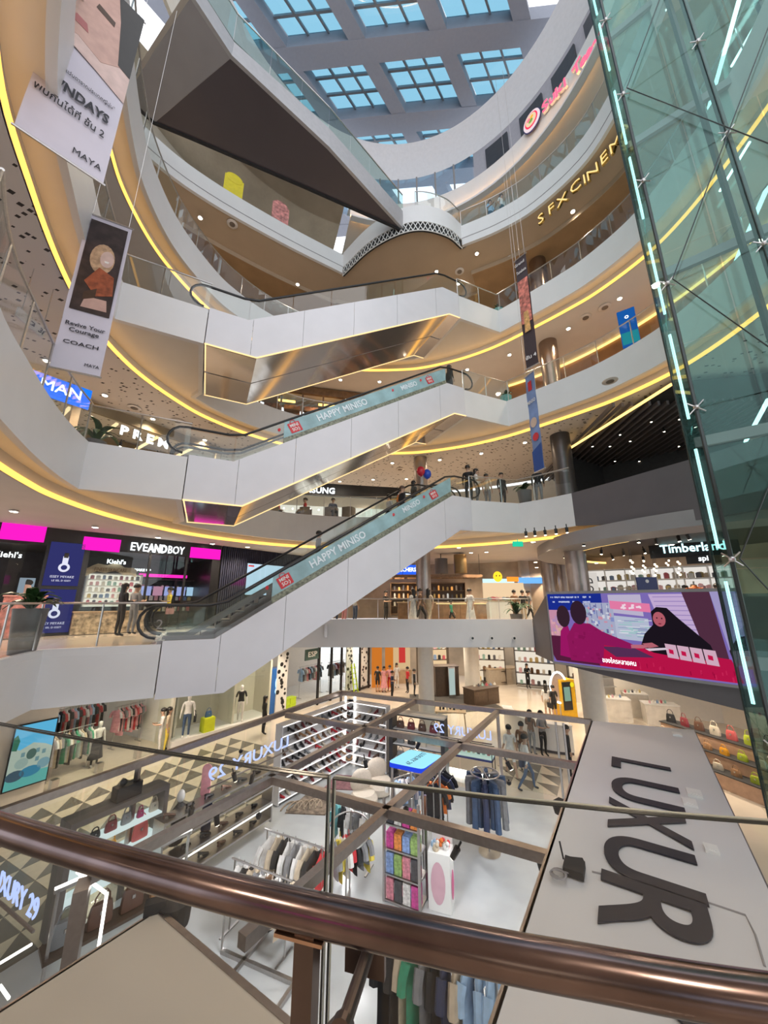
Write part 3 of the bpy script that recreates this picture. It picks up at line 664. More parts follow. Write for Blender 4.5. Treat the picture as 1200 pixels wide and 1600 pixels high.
for u in (125, 226, 285, 342):
    a0 = EV.uv(u, 930)[0]; b = MB(); EV.box(b, a0 - .04, a0 + .04, 5, 8, -.08, .0); b.build('mullion', BLACK, st)
for i, (u0, v0, u1, v1, w) in enumerate(((0, 817, 72, 845, 'largest magenta light box at the picture edge of the black store fascia'), (129, 841, 188, 861, 'magenta light box between the tall blue poster and the white store letters'), (297, 857, 344, 873, 'magenta light box after the white store letters, near the dark curtain'))):
    b = MB(); EV.pbox(b, u0, v0, u1, v1, 0, .05, 0); o = b.build('light_box', MAG); tag(o, w, 'light box', 'magenta light boxes')
t = thing('store_sign', 'white lit capital letters on the black make-up store fascia', 'sign', EV.pt(EV.uv(245, 858)[0], 8.1, .05), EV.rz)
a, h = EV.uv(229, 856); wd = EV.uv(287, 862)[0] - EV.uv(203, 853)[0]; hs = .36
a0 = EV.uv(203, 855)[0]; sg = [('EVE', .30, .0), ('AND', .37, .035), ('BOY', .33, -.0)]; x = a0
for tx, fr, bo in sg:
    text(tx, hs * 1.25, EV.pt(x + wd * fr / 2, EV.uv(245, 858)[1], .07), EV.e3, UP, SIGNW, t, .05, 'lettering', width=wd * fr * .96, bold=bo); x += wd * fr
# tall poster pillar
BLUEP = emat('blue violet backlit poster', (.028, .03, .13), 1.0); WSOFT = emat('soft white print', (.8, .8, .95), .9)
pp = thing('poster_pillar', 'tall dark pillar with two blue violet backlit posters of a white microphone shape', 'pillar', EV.pt(EV.uv(98, 940)[0], 5), EV.rz)
a0, a1, _, _ = EV.px(66, 900, 122, 920); b = MB(); EV.box(b, a0 - .08, a1 + .08, 5, 8.15, -.3, .02); b.build('body', BLACK, pp)
for h0, h1 in ((6.62, 8.1), (5.08, 6.5)):
    b = MB(); EV.box(b, a0, a1, h0, h1, .02, .05); p_ = b.build('poster', BLUEP, pp)
    am = (a0 + a1) / 2; b = MB(); c = EV.pt(am, h0 + .62, .06)
    ring = [c + EV.e3 * .12 * cos(q * pi / 8) + UP * .12 * sin(q * pi / 8) for q in range(16)]; b.tube(ring, .035, 6, closed=True)
    EV.box(b, am - .075, am + .075, h0 + .72, h0 + 1.0, .055, .075); b.build('printed_figure', WSOFT, p_)
    b = MB(); EV.box(b, am - .06, am + .06, h0 + .95, h0 + 1.12, .056, .08); b.build('printed_cap', BLACKM, p_)
    text('ISSEY MIYAKE', .11, EV.pt(am, h0 + .30, .06), EV.e3, UP, WSOFT, p_, .01, width=.62); text('LE SEL D ISSEY', .08, EV.pt(am, h0 + .17, .06), EV.e3, UP, WSOFT, p_, .01, width=.5)
# shelves behind the glass
SHW = emat('lit shelf back', (1., .93, .78), .75); SHD = mat('dark shelf', (.05, .05, .055), .4)
PRC = [mat('product %d' % i, c, .4, var=.1) for i, c in enumerate([(.7, .68, .62), (.6, .12, .16), (.75, .45, .5), (.1, .1, .12), (.2, .3, .5), (.65, .5, .2), (.3, .5, .45), (.8, .78, .74)])]
PROTO = {}
def proto_box(key, d):
    if key not in PROTO:
        b = MB(); x, y, z = d; b.box((0, 0, z * .45), (x, y, z * .9)); b.box((0, 0, z * .95), (x * .55, y * .55, z * .1)); o = b.build('product_box', [PRC[0]], None, local=True); PROTO[key] = o.data; bpy.data.objects.remove(o)
    return PROTO[key]
def goods(pl, a0, a1, h, d, n, key, dim, mats_, label, group, name='product_box', cat_='product', jit=.15):
    me = proto_box(key, dim)
    for k in range(n):
        a = a0 + (a1 - a0) * (k + .5) / n; o = bpy.data.objects.new(name, me); COL.objects.link(o); p = pl.pt(a, h, d); o.location = p; o.rotation_euler = (0, 0, pl.rz + random.uniform(-jit, jit))
        s_ = random.uniform(.8, 1.15); o.scale = (s_, s_, random.uniform(.75, 1.15))
        o.material_slots[0].link = 'OBJECT'; o.material_slots[0].material = random.choice(mats_); tag(o, label, cat_, group)
def shelf_unit(name, label, pl, a0, a1, h0, h1, d0, d1, rows, m, back=None, cat_='shelf', led=None):
    t = thing(name, label, cat_, pl.pt((a0 + a1) / 2, h0, (d0 + d1) / 2), pl.rz)
    if back: b = MB(); pl.box(b, a0, a1, h0, h1, d0, d0 + .03); b.build('back_panel', back, t)
    hs = []
    for k in range(rows + 1):
        h = h0 + .08 + (h1 - h0 - .12) * k / rows; b = MB(); pl.box(b, a0, a1, h - .02, h + .02, d0, d1); s_ = b.build('shelf_board', m, t); hs.append(h + .02)
        if led: b = MB(); pl.box(b, a0, a1, h - .011, h + .011, d1, d1 + .01); b.build('light_strip', led, s_)
    for a in (a0, a1): b = MB(); pl.box(b, a - .02, a + .02, h0, h1, d0, d1); b.build('side_panel', m, t)
    return t, hs
a0, a1, _, _ = EV.px(128, 900, 186, 960)
su, hs = shelf_unit('perfume_shelf', 'pale lit perfume shelf behind the store window by the poster pillar', EV, a0 + .2, a1 + .9, 5.9, 7.2, -1.5, -1.15, 5, WHT, SHW)
for i, h in enumerate(hs[:-1]): goods(EV, a0 + .25, a1 + .85, h, -1.25, 9, 'pb', (.11, .08, .16), PRC, 'small carton on the pale lit perfume shelf of the make-up store', 'cartons on the perfume shelf', jit=.1)
# arched banner and patterned counter in front of it
ab = thing('arched_banner', 'cream arched paper banner above the perfume shelf', 'banner', EV.pt((a0 + a1) / 2 + .3, 7.2, -1.0), EV.rz)
ac = (a0 + a1) / 2 + .3; rad = (a1 - a0) * .8; P1 = []; P2 = []
for k in range(13):
    q = -1 + 2 * k / 12; P1.append(EV.pt(ac + q * rad, 7.02 + .22 * cos(q * 1.5) + .05 * sin(q * 9), -1.0)); P2.append(P1[-1] + UP * .30)
b = MB(); b.slab(P1 + P2[::-1], (EV.m.x * .03, EV.m.y * .03, 0)); b.build('ribbon', mat('cream paper', (.62, .52, .36), .6, var=.15), ab)
text('FINEST SKINCARE', .20, EV.pt(ac, 7.30, -.95), EV.e3, UP, mat('brown print', (.22, .12, .06), .6), ab, .01, width=rad * 1.2)
a0, a1, _, _ = EV.px(110, 958, 222, 993)
pc = thing('patterned_counter', 'low counter wrapped in cream and brown doodle print under the store window', 'counter', EV.pt((a0 + a1) / 2, 5), EV.rz)
b = MB(); EV.box(b, a0, a1, 5.0, 5.72, .02, .35); b.build('body', mat('doodle print', (.45, .36, .25), .6, var=.7, scale=7), pc)
b = MB(); EV.box(b, a0 - .03, a1 + .03, 5.72, 5.76, .0, .38); b.build('top', OAK, pc)
a0, a1, _, _ = EV.px(212, 898, 330, 955)
for i, (f0, f1, rows, lb) in enumerate(((.02, .5, 4, 'dark make-up shelf with bright screens, nearer the patterned counter'), (.52, .98, 4, 'dark make-up shelf with bright screens, nearer the escalator'))):
    q0 = a0 + (a1 - a0) * f0 + .5; q1 = a0 + (a1 - a0) * f1 + .5
    su, hs = shelf_unit('make_up_shelf', lb, EV, q0, q1, 5.1, 7.1, -2.4, -2.0, rows, SHD, SHD)
    for r_ in (1, 2, 3): goods(EV, q0, q1, hs[r_], -2.15, 7, 'mk', (.13, .08, .2), PRC, 'small product on the dark make-up shelves beside the escalator', 'products on the make-up shelves')
    for k in range(3):
        w_ = (q1 - q0) / 3; o = MB(); EV.box(o, q0 + k * w_ + .04, q0 + (k + 1) * w_ - .04, 6.35, 6.75, -2.02, -1.97)
        tag(o.build('display_screen', emat('display picture %d' % (k + 3 * i), random.choice([(.5, .25, .35), (.35, .4, .75), (.7, .5, .45), (.4, .6, .8)]), .9)), 'small bright picture screen in a row above the make-up shelves', 'screen', 'picture screens in the make-up store')
b = MB(); EV.box(b, a0 + .4, (a0 + a1) / 2 + .9, 7.15, 7.28, -1.9, -1.8); tag(b.build('light_bar', emat('magenta light bar', (1., .02, .45), 1.3)), 'thin magenta light bar hanging over the make-up shelves', 'light bar')
sign('shop_sign', 'small white script letters inside the make-up store window', EV, EV.uv(172, 874)[0] + .35, 7.62, "Kiehl's", .24, SIGNW, d=-.9)
sign('shop_sign', 'tiny white capital letters above the magenta light bar', EV, EV.uv(214, 897)[0] + .55, 7.42, 'MAKE UP', .15, SIGNW, d=-1.85)
# portrait poster, pink counter at the left
a0, a1, h0, h1 = EV.px(28, 903, 53, 930)
po = thing('portrait_poster', 'portrait poster of a face under a black cap at the store edge', 'poster', EV.pt((a0 + a1) / 2, h0, .05), EV.rz)
b = MB(); EV.box(b, a0, a1, h0, h1, .0, .05); b.build('panel', emat('pale blue poster', (.30, .38, .45), .7), po)
b = MB(); c = EV.pt((a0 + a1) / 2 + .0, (h0 + h1) / 2 - .05, .06); b.ball(c, (.17, .02, .22), 12, 8); o = b.build('printed_face', mat('print skin', (.60, .40, .32), .6), po)
b = MB(); b.ball(c + UP * .17, (.21, .02, .11), 12, 8); b.build('printed_cap', BLACKM, po)
a0, a1, _, _ = EV.px(0, 932, 66, 985)
pk = thing('pink_counter', 'pink patterned promotion counter behind the potted plant', 'counter', EV.pt((a0 + a1) / 2, 5, .3), EV.rz)
b = MB(); EV.box(b, a0, a1, 5.0, 6.25, .05, .5); b.build('body', mat('pink doodle print', (.55, .22, .20), .6, var=.5, scale=8), pk)
b = MB(); EV.box(b, a0 - .03, a1 + .03, 6.25, 6.29, .02, .53); b.build('top', mat('pink top', (.62, .30, .27), .5), pk)
sign('shop_sign', 'small white script letters in the dark window left of the poster pillar', EV, EV.uv(10, 874)[0], 7.6, "Kiehl's", .26, SIGNW, d=-.5)
# potted plant
def leaf_mesh(L, w, bend):
    k = ('leaf', L, w, bend)
    if k not in PROTO:
        b = MB(); A = []; B = []; C_ = []
        for i in range(7):
            t = i / 6; x = L * t; z = bend * sin(t * 2.2) * L - .35 * L * t * t; hw = w * sin(pi * min(1, .08 + t * .92)) ** .7
            A.append((x, -hw, z)); B.append((x, 0, z + .02)); C_.append((x, hw, z))
        b.strip(A, B); b.strip(B, C_); o = b.build('leaf', mat('dark green leaf', (.03, .085, .025), .4, var=.3), None, True, local=True); PROTO[k] = o.data; bpy.data.objects.remove(o)
    return PROTO[k]
def plant(label, loc, pr, ph, n, L, w, potm, group=None):
    t = thing('potted_plant', label, 'plant', loc, random.random() * 6, group)
    b = MB(); b.lathe([(pr * .75, 0), (pr, ph * .95), (pr * 1.03, ph), (pr * .9, ph), (pr * .88, ph * .9)], 18); b.build('pot', potm, t, True, local=True)
    for k in range(n):
        o = bpy.data.objects.new('leaf', leaf_mesh(L, w, .55)); COL.objects.link(o); o.parent = t; o.location = (0, 0, ph * .95); o.rotation_euler = (random.uniform(-.2, .2), random.uniform(-.7, .1), 2.4 * k); s_ = random.uniform(.7, 1.15); o.scale = (s_,) * 3
    return t
POTG = mat('grey planter', (.13, .125, .125), .5, var=.08)
plant('large dark potted plant by the glass railing in front of the pink counter', at(33, 1022, 5.0), .3, .95, 15, .62, .10, POTG)
# dark curtain wall with pale screen
CV = PL((-7.4, 16.4), (-4.4, 20.4)); cw = thing('curtain_wall', 'navy pleated curtain wall next to the make-up store', 'curtain', CV.pt(2.5, 5), CV.rz); b = MB()
for k in range(50): CV.box(b, k * .1, k * .1 + .06, 5, 8.58, -.02, .02)
b.build('pleats', mat('navy curtain', (.012, .016, .045), .7, var=.2), cw); b = MB(); CV.box(b, 0, 5, 5, 8.58, -.1, -.03); b.build('lining', BLACKM, cw)
a0, a1, h0, h1 = CV.px(383, 884, 470, 930)
sc_ = thing('wall_screen', 'pale blue screen standing against the navy curtain', 'screen', CV.pt((a0 + a1) / 2, h0 - .1, .08), CV.rz)
b = MB(); CV.box(b, a0 - .03, a1 + .03, h0 - .1, h1 + .03, .04, .09); b.build('frame', BLACK, sc_); b = MB(); CV.box(b, a0, a1, h0, h1, .09, .1); b.build('display', emat('pale blue display', (.52, .70, .85), 1.0), sc_)
b = MB(); CV.box(b, a0 + .05, a0 + .35, h1 - .15, h1 - .08, .1, .105); b.build('printed_logo', REDP, sc_)
# ---------------------------------------------------------------- second floor, cafe and stalls across the bridge
backwall('wall_back_second', [p for p in RING if p.x > -6.5 and p.y > 9], 16.8, 5, 8.6, mat('shop back wall', (.42, .33, .25), .6, var=.35, scale=.7))
KF = PL((-.2, 19.4), (6.2, 19.4))
cf = thing('cafe_counter', 'brown wooden cafe counter with a warm lit edge on the second floor', 'counter', KF.pt(3.2, 5), 0)
a0, a1, _, _ = KF.px(622, 935, 760, 965); b = MB(); KF.box(b, a0, a1, 5, 6.02, -.6, 0); b.build('body', WOOD, cf)
b = MB(); KF.box(b, a0 - .05, a1 + .05, 6.02, 6.08, -.65, .05); b.build('top', OAK, cf)
b = MB(); KF.box(b, a0 + 2.0, a1, 5.96, 6.0, .0, .02); b.build('light_strip', LEDT, cf)
for k in range(10): b = MB(); aa = a0 + (a1 - a0) * k / 10; KF.box(b, aa + .02, aa + (a1 - a0) / 10 - .02, 5.08, 5.9, 0, .02); b.build('front_panel', WOOD, cf)
cn = thing('hanging_canopy', 'brown timber canopy frame hung on rods over the cafe counter', 'canopy', KF.pt(2.5, 7.35), 0)
a0, a1, _, _ = KF.px(596, 898, 752, 906)
for d in (-1.2, .1): b = MB(); KF.box(b, a0, a1, 7.33, 7.48, d - .06, d + .06); b.build('beam', WOOD, cn)
for k in range(9): b = MB(); aa = a0 + (a1 - a0) * k / 8; KF.box(b, aa - .05, aa + .05, 7.36, 7.46, -1.2, .1); b.build('slat', WOOD, cn)
for k in range(6): p = KF.pt(a0 + .1 + (a1 - a0 - .2) * k / 5, 7.4, .1 if k % 2 else -1.2); MB().tube([p, (p.x, p.y, 8.58)], .012, 5).build('rod', BLACK, cn)
bs, hs = shelf_unit('back_bar_shelf', 'dark back bar shelf with glowing bottles behind the cafe counter', KF, .6, 5.0, 5.3, 7.2, -2.6, -2.3, 4, WOOD, mat('bar back', (.10, .06, .04), .4))
GLOWB = [emat('amber bottle', (1., .45, .12), .8), PRC[0], PRC[3], PRC[5], emat('pale bottle', (.9, .85, .75), .6)]
for h in hs[1:4]: goods(KF, .7, 4.9, h, -2.4, 16, 'bt', (.09, .09, .26), GLOWB, 'small bottle on the back bar shelf of the cafe', 'bottles behind the cafe counter', 'bottle', 'bottle')
def pendant(label, u, v0, v1, Y, m, group):
    p = atY(u, v1, Y); q = atY(u, v0, Y); r = 10 / 560 * Y * .98; t = thing('drum_pendant', label, 'lamp', p, 0, group)
    b = MB(); b.lathe([(r * .97, p.z), (r, p.z + .03), (r, q.z), (r * .9, q.z)], 20, (p.x, p.y, 0)); b.build('shade', m, t, True)
    MB().tube([(p.x, p.y, q.z), (p.x, p.y, 8.58)], .012, 5).build('rod', BLACK, t)
    MB().lathe([(r * .85, p.z + .01), (r * .85, p.z + .02)], 16, (p.x, p.y, 0)).build('lens', LEDT, t)
pendant('bronze drum pendant lamp over the cafe counter', 720, 867, 896, 18.9, mat('bronze shade', (.28, .18, .08), .3, metal=.8), 'drum pendants')
pendant('dark drum pendant lamp left of the bronze one over the cafe', 690, 873, 896, 19.2, DGREY, 'drum pendants')
BK = PL((-3.5, 22.8), (9, 22.8))
SGB = emat('blue sign', (.02, .10, .75), 1.3)
a, h = BK.uv(633, 891); sign('shop_sign', 'blue lit box sign with white capitals behind the cafe column', BK, a, h, 'SKECHERS', .34, SIGNW, SGB, 1.5, .6, width=1.3, d=.3)
b = MB(); BK.pbox(b, 600, 884, 616, 895, .3, .4); tag(b.build('lit_panel', emat('pale sign', (.5, .75, .8), 1.2)), 'pale lit panel between the escalator and the blue sign', 'panel')
for i, (u0, u1, v0, v1, c, lb) in enumerate(((655, 668, 885, 905, (.05, .12, .5), 'narrow blue lit panel beside the cafe column'), (752, 800, 905, 914, (.55, .8, .85), 'long pale teal lit header over the food stall'), (806, 858, 903, 912, (.15, .4, .8), 'blue menu screen over the far food stalls'), (860, 876, 900, 915, (.25, .5, .75), 'pale blue menu screen next to the round planter'))):
    b = MB(); BK.pbox(b, u0, v0, u1, v1, .3, .4); tag(b.build('lit_panel', emat('lit panel %d' % i, c, 1.2)), lb, 'panel')
a0, a1, h0, h1 = BK.px(752, 914, 815, 955)
fsn = thing('food_stall', 'bright food stall counter with a pale front beyond the cafe', 'stall', BK.pt((a0 + a1) / 2, 5, 1.5), 0)
b = MB(); BK.box(b, a0, a1, 5, 6.1, 1.0, 1.6); b.build('body', WHT, fsn); b = MB(); BK.box(b, a0, a1, 6.1, 6.16, .95, 1.65); b.build('top', OAK, fsn)
b = MB(); BK.box(b, a0, a1, 6.2, 7.2, .45, .5); b.build('lit_back', emat('stall back light', (.9, .65, .4), .9), fsn)
goods(BK, a0, a1, 6.17, 1.4, 12, 'fd', (.2, .2, .2), PRC, 'small food item on the bright stall counter', 'food on the stall counter', 'food_box', 'box')
t = thing('smiley_sign', 'round yellow lit smiley sign over the food stalls', 'sign', BK.pt(BK.uv(773, 902)[0], 7.0, .6), 0); c = BK.pt(BK.uv(773, 902)[0], BK.uv(773, 902)[1], .6)
MB().ball(c, (.28, .08, .32), 14, 8).build('disc', emat('yellow sign', (1., .62, .03), 1.3), t)
for s_ in (-1, 1): MB().ball(c + Vector((s_ * .1, -.08, .05)), (.035, .02, .05), 8, 5).build('eye', BLACK, t)
b = MB(); a, h = BK.uv(796, 906); BK.box(b, a - .35, a + .35, h - .14, h + .14, .55, .62); tag(b.build('lit_panel', emat('orange sign', (1., .28, .03), 1.3)), 'small orange lit sign beside the yellow smiley', 'sign')
plant('tall dark potted plant at the end of the bridge railing next to the big screen', (6.0, 16.9, 5.0), .28, .55, 16, .8, .09, POTG)
for k, (x, y) in enumerate(((9.5, 20.9), (10.8, 21.8))): column('column_far_%d' % k, x, y, .4, 5, 8.6, COLMET)

# ---------------------------------------------------------------- second floor, right side under the round soffit
DC = (14.2, 14.6)
rs = struct('ceiling_round', MB().strip(z3(arc(7.3, 100, 300, 60, *DC), 8.15), z3(arc(5.9, 100, 300, 60, *DC), 8.15)), MGREY)
MB().strip(z3(arc(7.3, 100, 300, 60, *DC), 8.15), z3(arc(7.3, 100, 300, 60, *DC), 8.62)).build('ring_edge', MGREY, rs, True)
MB().ribbon(arc(5.88, 100, 200, 40, *DC), 8.15, 8.24, .02).build('cove_light', LED, rs)
struct('ceiling_round_inner', MB().poly(z3(arc(5.95, 0, 360, 48, *DC)[:-1], 8.5)), mat('dark brown ceiling', (.05, .04, .035), .6))
TB = PL((8.6, 19.0), (16.5, 12.8)); 
struct('wall_second_right', MB().ribbon([(8.5, 22.5), (12, 24), (18.5, 19), (20, 11)], 5, 8.6, .2), mat('store back wall', (.58, .52, .46), .6, var=.35, scale=.6))
a, h = TB.uv(1080, 858); sign('shop_sign', 'cyan white lit serif style letters on a dark board by the glass lift', TB, a, h, 'Timberland', .5, emat('cyan sign face', (.55, .95, 1.), 2.4), BLACK, 2.9, .7, width=2.1, d=.5, bold=.015)
a, h = TB.uv(1098, 874); sign('shop_sign', 'small dark sign with white letters and a pink drop below the cyan letters', TB, a, h, 'spi', .3, SIGNW, BLACK, 1.1, .4, d=.4)
a, h = TB.uv(1000, 902); sign('shop_sign', 'small blue lit letters above the racks at the back', TB, a, h, 'TOP CHARGE', .24, emat('blue letter', (.08, .35, 1.), 1.6), WHT, 2.0, .4, width=1.6, d=-.6)
dx = thing('sign_totem', 'white upright sign board with bold black letters beside the column', 'sign', atY(921, 925, 15.6), 0); p = atY(921, 905, 15.6); b = MB(); b.box((p.x, p.y, 6.15 + .0), (.62, .1, 2.3)); b.build('board', emat('white lit board', (.85, .8, .74), .7), dx)
for k, ch in enumerate('DOX'): text(ch, .34, (p.x - .02, p.y - .07, 6.95 - .34 * k), (0, 0, 1), (-1, 0, 0), BLACK, dx, .02, bold=.02)
b = MB(); q = atY(911, 879, 15.4); b.box(q, (.22, .08, .32)); tag(b.build('lit_panel', emat('small teal sign', (.3, .7, .8), 1.2)), 'tiny teal lit sign above the white upright board', 'sign')
BUL = emat('bulb glow', (1., .82, .55), 5.); PROTO['bulb'] = None
bm_ = MB(); bm_.ball((0, 0, 0), .04, 8, 6, 0); bm_.tube([(0, 0, .03), (0, 0, .5)], .006, 4, 1); o = bm_.build('pendant_bulb', [BUL, BLACK], None, local=True); bulb_me = o.data; bpy.data.objects.remove(o)
for k in range(26):
    u = 985 + (k * 37) % 92; v = 876 + (k * 13) % 24; r_ = 12.5 + (k % 5) * .7; p = atY(u, v, r_)
    o = bpy.data.objects.new('pendant_bulb', bulb_me); COL.objects.link(o); o.location = p; tag(o, 'small warm bulb in the cluster hanging over the clothes racks', 'lamp', 'cluster of hanging bulbs')
# track spots
sp_ = MB(); sp_.lathe([(.05, -.2), (.06, 0)], 10); sp_.box((0, 0, .06), (.03, .03, .14)); sp_.lathe([(.045, -.205), (.045, -.2)], 10, mi=1); o = sp_.build('track_spot', [BLACK, LAMP], None, local=True); spot_me = o.data; bpy.data.objects.remove(o)
for i, (u, v) in enumerate(((912, 848), (940, 862), (956, 871), (974, 864), (998, 843), (1006, 861), (1026, 845), (1046, 862), (1060, 841), (1074, 838), (1005, 872), (880, 868))):
    p = at(u, v, 8.2); o = bpy.data.objects.new('track_spot', spot_me); COL.objects.link(o); o.location = (p.x, p.y, 8.28); o.rotation_euler = (random.uniform(-.3, .3), random.uniform(-.3, .3), 0); tag(o, 'black track spotlight on the ceiling over the right hand clothes shops', 'spotlight', 'track spotlights over the second floor shops')
for i, (u, v) in enumerate(((822, 829), (836, 828), (852, 827), (869, 825), (886, 823))):
    p = at(u, v + 8, 8.35); o = bpy.data.objects.new('track_spot', spot_me); COL.objects.link(o); o.location = (p.x, p.y, 8.5); o.scale = (.9,) * 3; tag(o, 'bright track spotlight under the third floor corner, %s from the escalator' % ORD[i], 'spotlight', 'spotlights under the third floor corner')
# racks, panels, jacket beyond the big screen
def shirt_mesh(key, L, w, dep):
    if key in PROTO: return PROTO[key]
    b = MB(); n = 8; rows = [(.03, .0), (.06, -.03), (w * .48, -.10), (w * .5, -.2), (w * .42, -.3), (w * .45, -L * .6), (w * .52, -L)]
    vs = []
    for hw, z in rows:
        for j in range(n):
            a = 2 * pi * j / n; ww = .02 * sin(3 * a + z * 9); vs.append((hw * cos(a), (dep / 2 + ww * dep) * sin(a) * (1 if z < -.05 else .6), z))
    fs = [(i * n + j, i * n + (j + 1) % n, i * n + n + (j + 1) % n, i * n + n + j) for i in range(len(rows) - 1) for j in range(n)] + [tuple(range(n)), tuple(range(len(rows) * n - 1, (len(rows) - 1) * n - 1, -1))]
    b.add(vs, fs)
    for s in (-1, 1): b.tube([(s * w * .44, 0, -.11), (s * w * .62, 0, -.22), (s * w * .68, 0, -.36)], [.06, .055, .06], 6)
    b.tube([(0, 0, .0), (0, 0, .07), (.03, 0, .10), (.03, 0, .13)], .006, 4); o = b.build('garment', [CK], None, True, local=True); PROTO[key] = o.data; bpy.data.objects.remove(o); return PROTO[key]
def garments(p0, p1, z, n, cols, label, group, L=.75, w=.46, dep=.07, key=None, name='hanging_garment', face=None):
    me = shirt_mesh(('sh', L, w), L, w, dep); p0 = Vector(p0); p1 = Vector(p1); d = p1 - p0; rz = atan2(d.y, d.x) + pi / 2 if face is None else face
    for k in range(n):
        p = p0.lerp(p1, (k + .5) / n); o = bpy.data.objects.new(name, me); COL.objects.link(o); o.location = (p.x, p.y, z - .1); o.rotation_euler = (0, 0, rz + random.uniform(-.25, .25)); s_ = random.uniform(.85, 1.1); o.scale = (s_, 1.1, random.uniform(.85, 1.12))
        c = cols[k % len(cols)]; o.material_slots[0].link = 'OBJECT'; o.material_slots[0].material = c; nm = c.name.replace(' cloth', '').split('.')[0]; tag(o, label % nm if '%s' in label else label, 'garment', group)
def rack(label, p0, p1, h, m=STEEL, group=None, feet=.22):
    p0 = Vector(p0); p1 = Vector(p1); d = (p1 - p0).normalized(); n = Vector((-d.y, d.x, 0)); t = thing('clothes_rack', label, 'clothes rack', ((p0 + p1) / 2), 0, group); z = p0.z
    MB().tube([p0 - d * .08 + UP * h, p1 + d * .08 + UP * h], .018, 8).build('hanging_rail', m, t)
    for p in (p0, p1):
        MB().tube([p + UP * .02, p + UP * h], .016, 8).build('upright', m, t); MB().beam(p - n * feet + UP * .02, p + n * feet + UP * .02, .04, .04).build('foot', m, t)
    return t
for i, (u, v, n, cs, lb) in enumerate(((965, 918, 12, [CW, CG, CB], 'by the white board'), (1045, 915, 10, [CW, CK, CB, CG], 'by the blue panel'), (1095, 918, 8, [CW, CR, CK], 'near the glass lift'))):
    p = atY(u, v, 12.6 + i * .3); p.z = 5.0; q = p + Vector((1.3, .5, 0)); rack('steel clothes rack above the big screen ' + lb, p, q, 1.55); garments(p, q, 6.5, n, cs, '%s garment on the rack above the big screen ' + lb, 'garments above the big screen')
b = MB(); p = atY(1011, 913, 12.0); b.box((p.x, p.y, p.z), (.66, .05, .46)); b.box((p.x, p.y + .04, 5.5), (.06, .04, 1.0)); o = b.build('notice_panel', mat('blue panel', (.03, .045, .16), .5)); tag(o, 'dark blue notice panel standing above the big screen frame', 'panel'); MB().ball((p.x, p.y - .03, p.z + .1), (.06, .01, .06), 12, 6).build('printed_logo', WHT, o)
p = atY(1083, 908, 12.2); t = thing('display_jacket', 'bright orange puffer jacket on display by the cyan sign', 'jacket', (p.x, p.y, 5.0)); o = bpy.data.objects.new('jacket', shirt_mesh(('jk', .62, .5), .62, .5, .25)); COL.objects.link(o); o.parent = t; o.location = (0, 0, 1.62); o.material_slots[0].link = 'OBJECT'; o.material_slots[0].material = CO; b = MB(); b.tube([(0, 0, 0), (0, 0, 1.75)], .02, 6); b.build('stand_pole', STEEL, t, local=True)
WSB = emat('lit white shelf back', (1., .95, .88), .7)
for i, (u, w_, lb) in enumerate(((950, 1.6, 'by the upright white board'), (985, 1.5, 'left of the blue letters'), (1022, 1.6, 'behind the hanging bulbs'), (1062, 1.5, 'behind the orange jacket'), (1100, 1.4, 'under the cyan letters'))):
    p = atY(u, 905, 16.2 - i * .5); q = PL((p.x - w_ / 2, p.y + w_ * .35), (p.x + w_ / 2, p.y - w_ * .35)); t, hs = shelf_unit('white_display_shelf', 'white lit display shelf in the right hand shops ' + lb, q, 0, q.L, 5.0, 7.5, -.3, .1, 5, WHT, WSB)
    for h in hs[2:5]: goods(q, .1, q.L - .1, h, -.1, 6, 'ds', (.17, .16, .24), PRC + [CK, CB], 'small item on the white display shelf ' + lb, 'items on the white display shelves')
# big screen on the grey parapet
LW = PL((6.27, 13.98), (9.5, 9.88)); a0, a1 = .02, LW.L - .02; z0_, z1_ = 4.0, 6.36
ls = thing('led_screen', 'large landscape video screen in a grey frame on the curved grey parapet', 'screen', LW.pt(LW.L / 2, z0_, .05), LW.rz)
b = MB(); LW.box(b, a0 - .06, a1 + .06, z0_ - .08, z1_ + .09, .02, .16); b.build('frame', MGREY, ls)
def ep(name, c, s=.78): return emat('screen ' + name, c, s)
def scr(b, f0, g0, f1, g1, d=.165):   # fractions of the screen
    LW.box(b, a0 + (a1 - a0) * f0, a0 + (a1 - a0) * f1, z0_ + (z1_ - z0_) * (1 - g1), z0_ + (z1_ - z0_) * (1 - g0), .16, d); return b
def scp(pts, m, name, d): 
    P = [LW.pt(a0 + (a1 - a0) * f, z1_ - (z1_ - z0_) * g, d) for f, g in pts]; MB().slab(P, (LW.m.x * .002, LW.m.y * .002, 0)).build(name, m, ls)
scr(MB(), 0, 0, 1, 1).build('picture', ep('violet', (.22, .16, .50)), ls)
scp([(0, 0), (.36, 0), (.36, .24), (0, .24)], ep('deep blue', (.012, .03, .30)), 'picture_area', .17)
scp([(.40, .02), (.58, .02), (.58, .30), (.40, .26)], ep('pale lilac', (.55, .50, .68)), 'picture_area', .172)
scp([(.24, .13), (.42, .13), (.42, .58), (.24, .62)], ep('goods', (.42, .45, .62)), 'picture_area', .174)
for k in range(5): scp([(.25 + .035 * k, .14), (.253 + .035 * k, .14), (.253 + .035 * k, .34), (.25 + .035 * k, .34)], ep('grid line', (.05, .08, .35)), 'picture_line', .178)
scp([(.42, .30), (.60, .33), (.60, .62), (.42, .60)], ep('papers', (.50, .55, .70)), 'picture_area', .176)
scp([(.405, .10), (.62, .14), (.62, .25), (.405, .21)], ep('pink banner', (.85, .22, .42)), 'picture_area', .178)
scp([(.62, .02), (.80, .02), (.86, .70), (.68, .60)], ep('pale shutter', (.60, .45, .72)), 'picture_area', .175)
